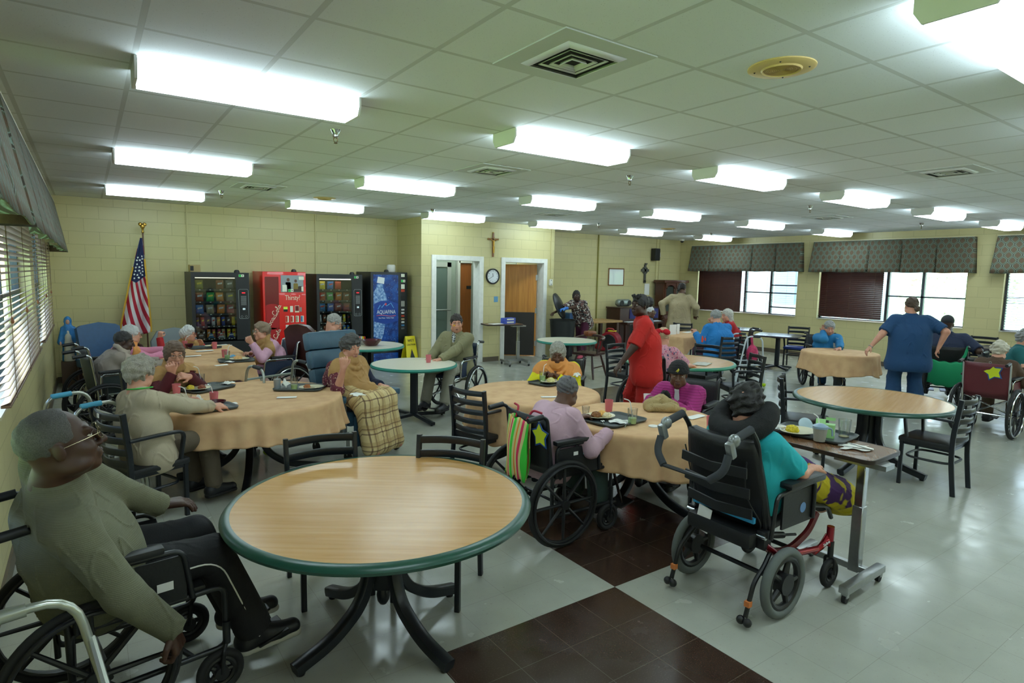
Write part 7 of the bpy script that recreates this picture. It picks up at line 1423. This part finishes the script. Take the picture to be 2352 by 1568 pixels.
# ------------------------------------------------------------------ far end of the room
t = thing('rubbish_bin', 'large black rubbish bin with raised round lid beside the worker', 'bin', (8.72, 10.42, 0)); MB().lathe([(.0, .06), (.23, .06), (.29, .86), (.31, .88), (.28, .88), (.22, .1)], seg=28, caps=False).build('body', mat('bin_black', '#15191a', .5, noise=.2), t); MB().lathe([(0, .0), (.3, 0), (.3, .03), (.2, .07), (0, .08)], (-.12, .02, 1.18), (.5, -.7, .35), 28).build('lid', VB, t)
for a in range(4): MB().lathe([(.04, -.012), (.04, .012)], (.18*math.cos(a*1.57), .18*math.sin(a*1.57), .04), (1, 0, 0), 14).build('caster', RUBBER, t)
t = thing('work_table', 'long light wood work table against the back right wall', 'table', (10.25, 11.3, 0)); MB().box((0, 0, .73), (1.75, .75, .05), bev=.005).build('table_top', mat('beech_top', '#a5814f', .4, noise=.08, aniso=(1, 12, 1)), t)
for s in (-1, 1):
    for y in (-.3, .3): MB().box((s*.75, y, .35), (.08, .08, .7)).build('leg', mat('leg_brown', '#4a2f22', .5), t)
t = thing('wire_basket', 'blue tub and wire basket on the work table behind the worker', 'basket', (9.75, 11.3, .755)); MB().box((0, 0, .1), (.4, .3, .2), taper=1.1).build('tub', mat('tub_blue', '#1f4a78', .5), t); wb = MB()
for z in (.22, .3, .38): wb.tube([(a, q, z) for a, q in rrect(.42, .3, .04)], .004, 6, closed=True)
for a, q in rrect(.42, .3, .04)[::2]: wb.cyl((a, q, .2), (a, q, .38), .003, seg=6)
wb.build('wires', STEEL, t)
t = thing('piano', 'dark upright organ with purple cloth against the back right wall', 'piano', (12.2, 11.5, 0)); MB().box((0, .1, .52), (1.5, .5, 1.02), bev=.012).build('case', MAHOG, t); MB().box((0, -.25, .64), (1.4, .26, .06), bev=.01).build('keyboard_shelf', MAHOG, t); kb = MB()
for k in range(28): kb.box((-.63+.046*k, -.28, .68), (.042, .15, .015))
kb.build('keys', WLT, t); MB().box((.15, -.16, .88), (1.1, .02, .26)).build('purple_cloth', mat('cloth_purple', '#2d2f66', .8), t); MB().box((0, .1, 1.04), (1.54, .54, .025), bev=.004).build('lid', MAHOG, t)
for s in (-1, 1): MB().box((s*.7, -.32, .3), (.06, .06, .6)).build('leg', MAHOG, t)
t = thing('portable_stereo', 'silver portable stereo on top of the organ', 'stereo', (11.75, 11.55, 1.055)); soft('body', [C((-.16, 0, .11), (.16, 0, .11), .1, .1)], .01, mat('stereo_silver', '#8a938f', .3, .5), t)
for s in (-1, 1): MB().lathe([(.07, 0), (.07, .012), (0, .01)], (s*.14, -.095, .11), (0, -1, 0), 20).build('speaker_cone', VD, t)
t = thing('air_blower', 'red carpet blower fan on the floor before the organ', 'blower', (10.55, 10.75, 0), .5); BLR = mat('blower_red', '#8e1420', .35); soft('housing', [C((-.14, 0, .27), (.14, 0, .27), .24, .24), E((.0, .2, .12), (.2, .2, .11), None, .05), PL((0, 0, .02), (0, 0, -1)), PL((-.17, 0, .2), (-1, 0, 0)), PL((.17, 0, .2), (1, 0, 0))], .012, BLR, t)
MB().lathe([(.18, 0), (.17, .01), (.06, .012), (0, .012)], (-.172, 0, .27), (-1, 0, 0), 28).build('intake_grille', VD, t); MB().tube([(0, -.1, .48), (0, -.06, .58), (0, .1, .58), (0, .14, .46)], .02, 8, fil=.05).build('handle', BLR, t); MB().box((.176, .0, .2), (.004, .08, .18)).build('yellow_label', YEL, t); MB().torus((-.05, -.05, .53), (0, 0, 1), .1, .012, 20, 6).build('yellow_cord', YEL, t)
t = thing('china_cabinet', 'dark wooden china cabinet with arched glass doors in the far corner', 'cabinet', (13.72, 11.42, 0)); CW = mat('cabinet_wood', '#4a2412', .35, noise=.15, aniso=(8, 8, 1), nscale=3); cb = MB().box((0, .18, .4), (1.0, .42, .8), bev=.01).box((0, .33, 1.25), (.94, .06, .95)).box((-.45, .2, 1.25), (.05, .3, .95)).box((.45, .2, 1.25), (.05, .3, .95)).box((0, .19, 1.75), (1.04, .42, .08), bev=.02).box((0, .2, .82), (1.02, .42, .04)); cb.build('case', CW, t)
for s in (-1, 1):
    o_ = [(-.21, 0), (.21, 0), (.21, .88), (-.21, .88)]; fr = MB().box((s*.22-.185, .05, 1.27), (.06, .03, .88)).box((s*.22+.185, .05, 1.27), (.06, .03, .88)).box((s*.22, .05, .87), (.42, .03, .08))
    arch = [(-.16, .0)]+[(.16*math.sin(a)*1., .10*math.cos(a)-.02) for a in np.linspace(-math.pi/2, math.pi/2, 11)]+[(.16, 0), (.21, 0), (.21, .14), (-.21, .14), (-.21, 0)]
    fr.prism(arch, (s*.22, .035, 1.57), XX, ZZ, -.03); d_ = fr.build('door', CW, t); MB().box((s*.22, .052, 1.25), (.32, .006, .72)).build('glass', mat('cabinet_glass', '#3a3f38', .1), d_)
    for z in (1.1, 1.36): MB().box((s*.22, .2, z), (.42, .26, .015)).build('shelf', CW, t)
    dd = MB().box((s*.24, -.035, .4), (.44, .012, .62), bev=.004).build('lower_door', CW, t); MB().sphere((s*.06, -.05, .45), .014, 8).build('knob', BRASS, dd)
for k in range(2):
    t = thing('tissue_box', 'blue patterned box on the overbed table by the doors, %s of two' % ['lower', 'upper'][k], 'box', (7.2, 10.38, .84+.06*k), .15, 'stacked blue boxes'); MB().box((0, 0, .029), (.3, .14, .058), bev=.002).build('carton', mat('box_blue', '#3f55b8', .5, noise=.3, nscale=30), t); MB().box((0, -.071, .03), (.2, .002, .03)).build('white_band', WHT, t)
paper(vec((6.85, 10.32, .84)), 'stack of white paper on the overbed table by the doors', .28, .2, .1)
t = thing('menu_holder', 'clear menu holder on the cloth table behind the red bow', 'menu holder', tuple(at(1545, 768, .725))); MB().box((0, 0, .1), (.2, .01, .2)).build('card', PAPER, t); MB().box((.22, .05, .1), (.08, .01, .2)).build('side_card', PAPER, t)
paper(A_(1580, 763), 'white papers on the cloth table behind the red bow', .3, .15, .2); paper(at(1612, 836, .722), 'open magazine on the green edged table beside the woman with the bow', .3, .2, .4, 'magazine', mat('magazine', '#b8b6a8', .5, noise=.2, nscale=20)); t = cup(vec((12.15, 8.3, .722)), 'dark dish on the distant dark table', VB, .06, .03, None, None, 'dish')
paper(at(2330, 815, .725), 'white papers on the cloth table at the right edge', .3, .2, .2)
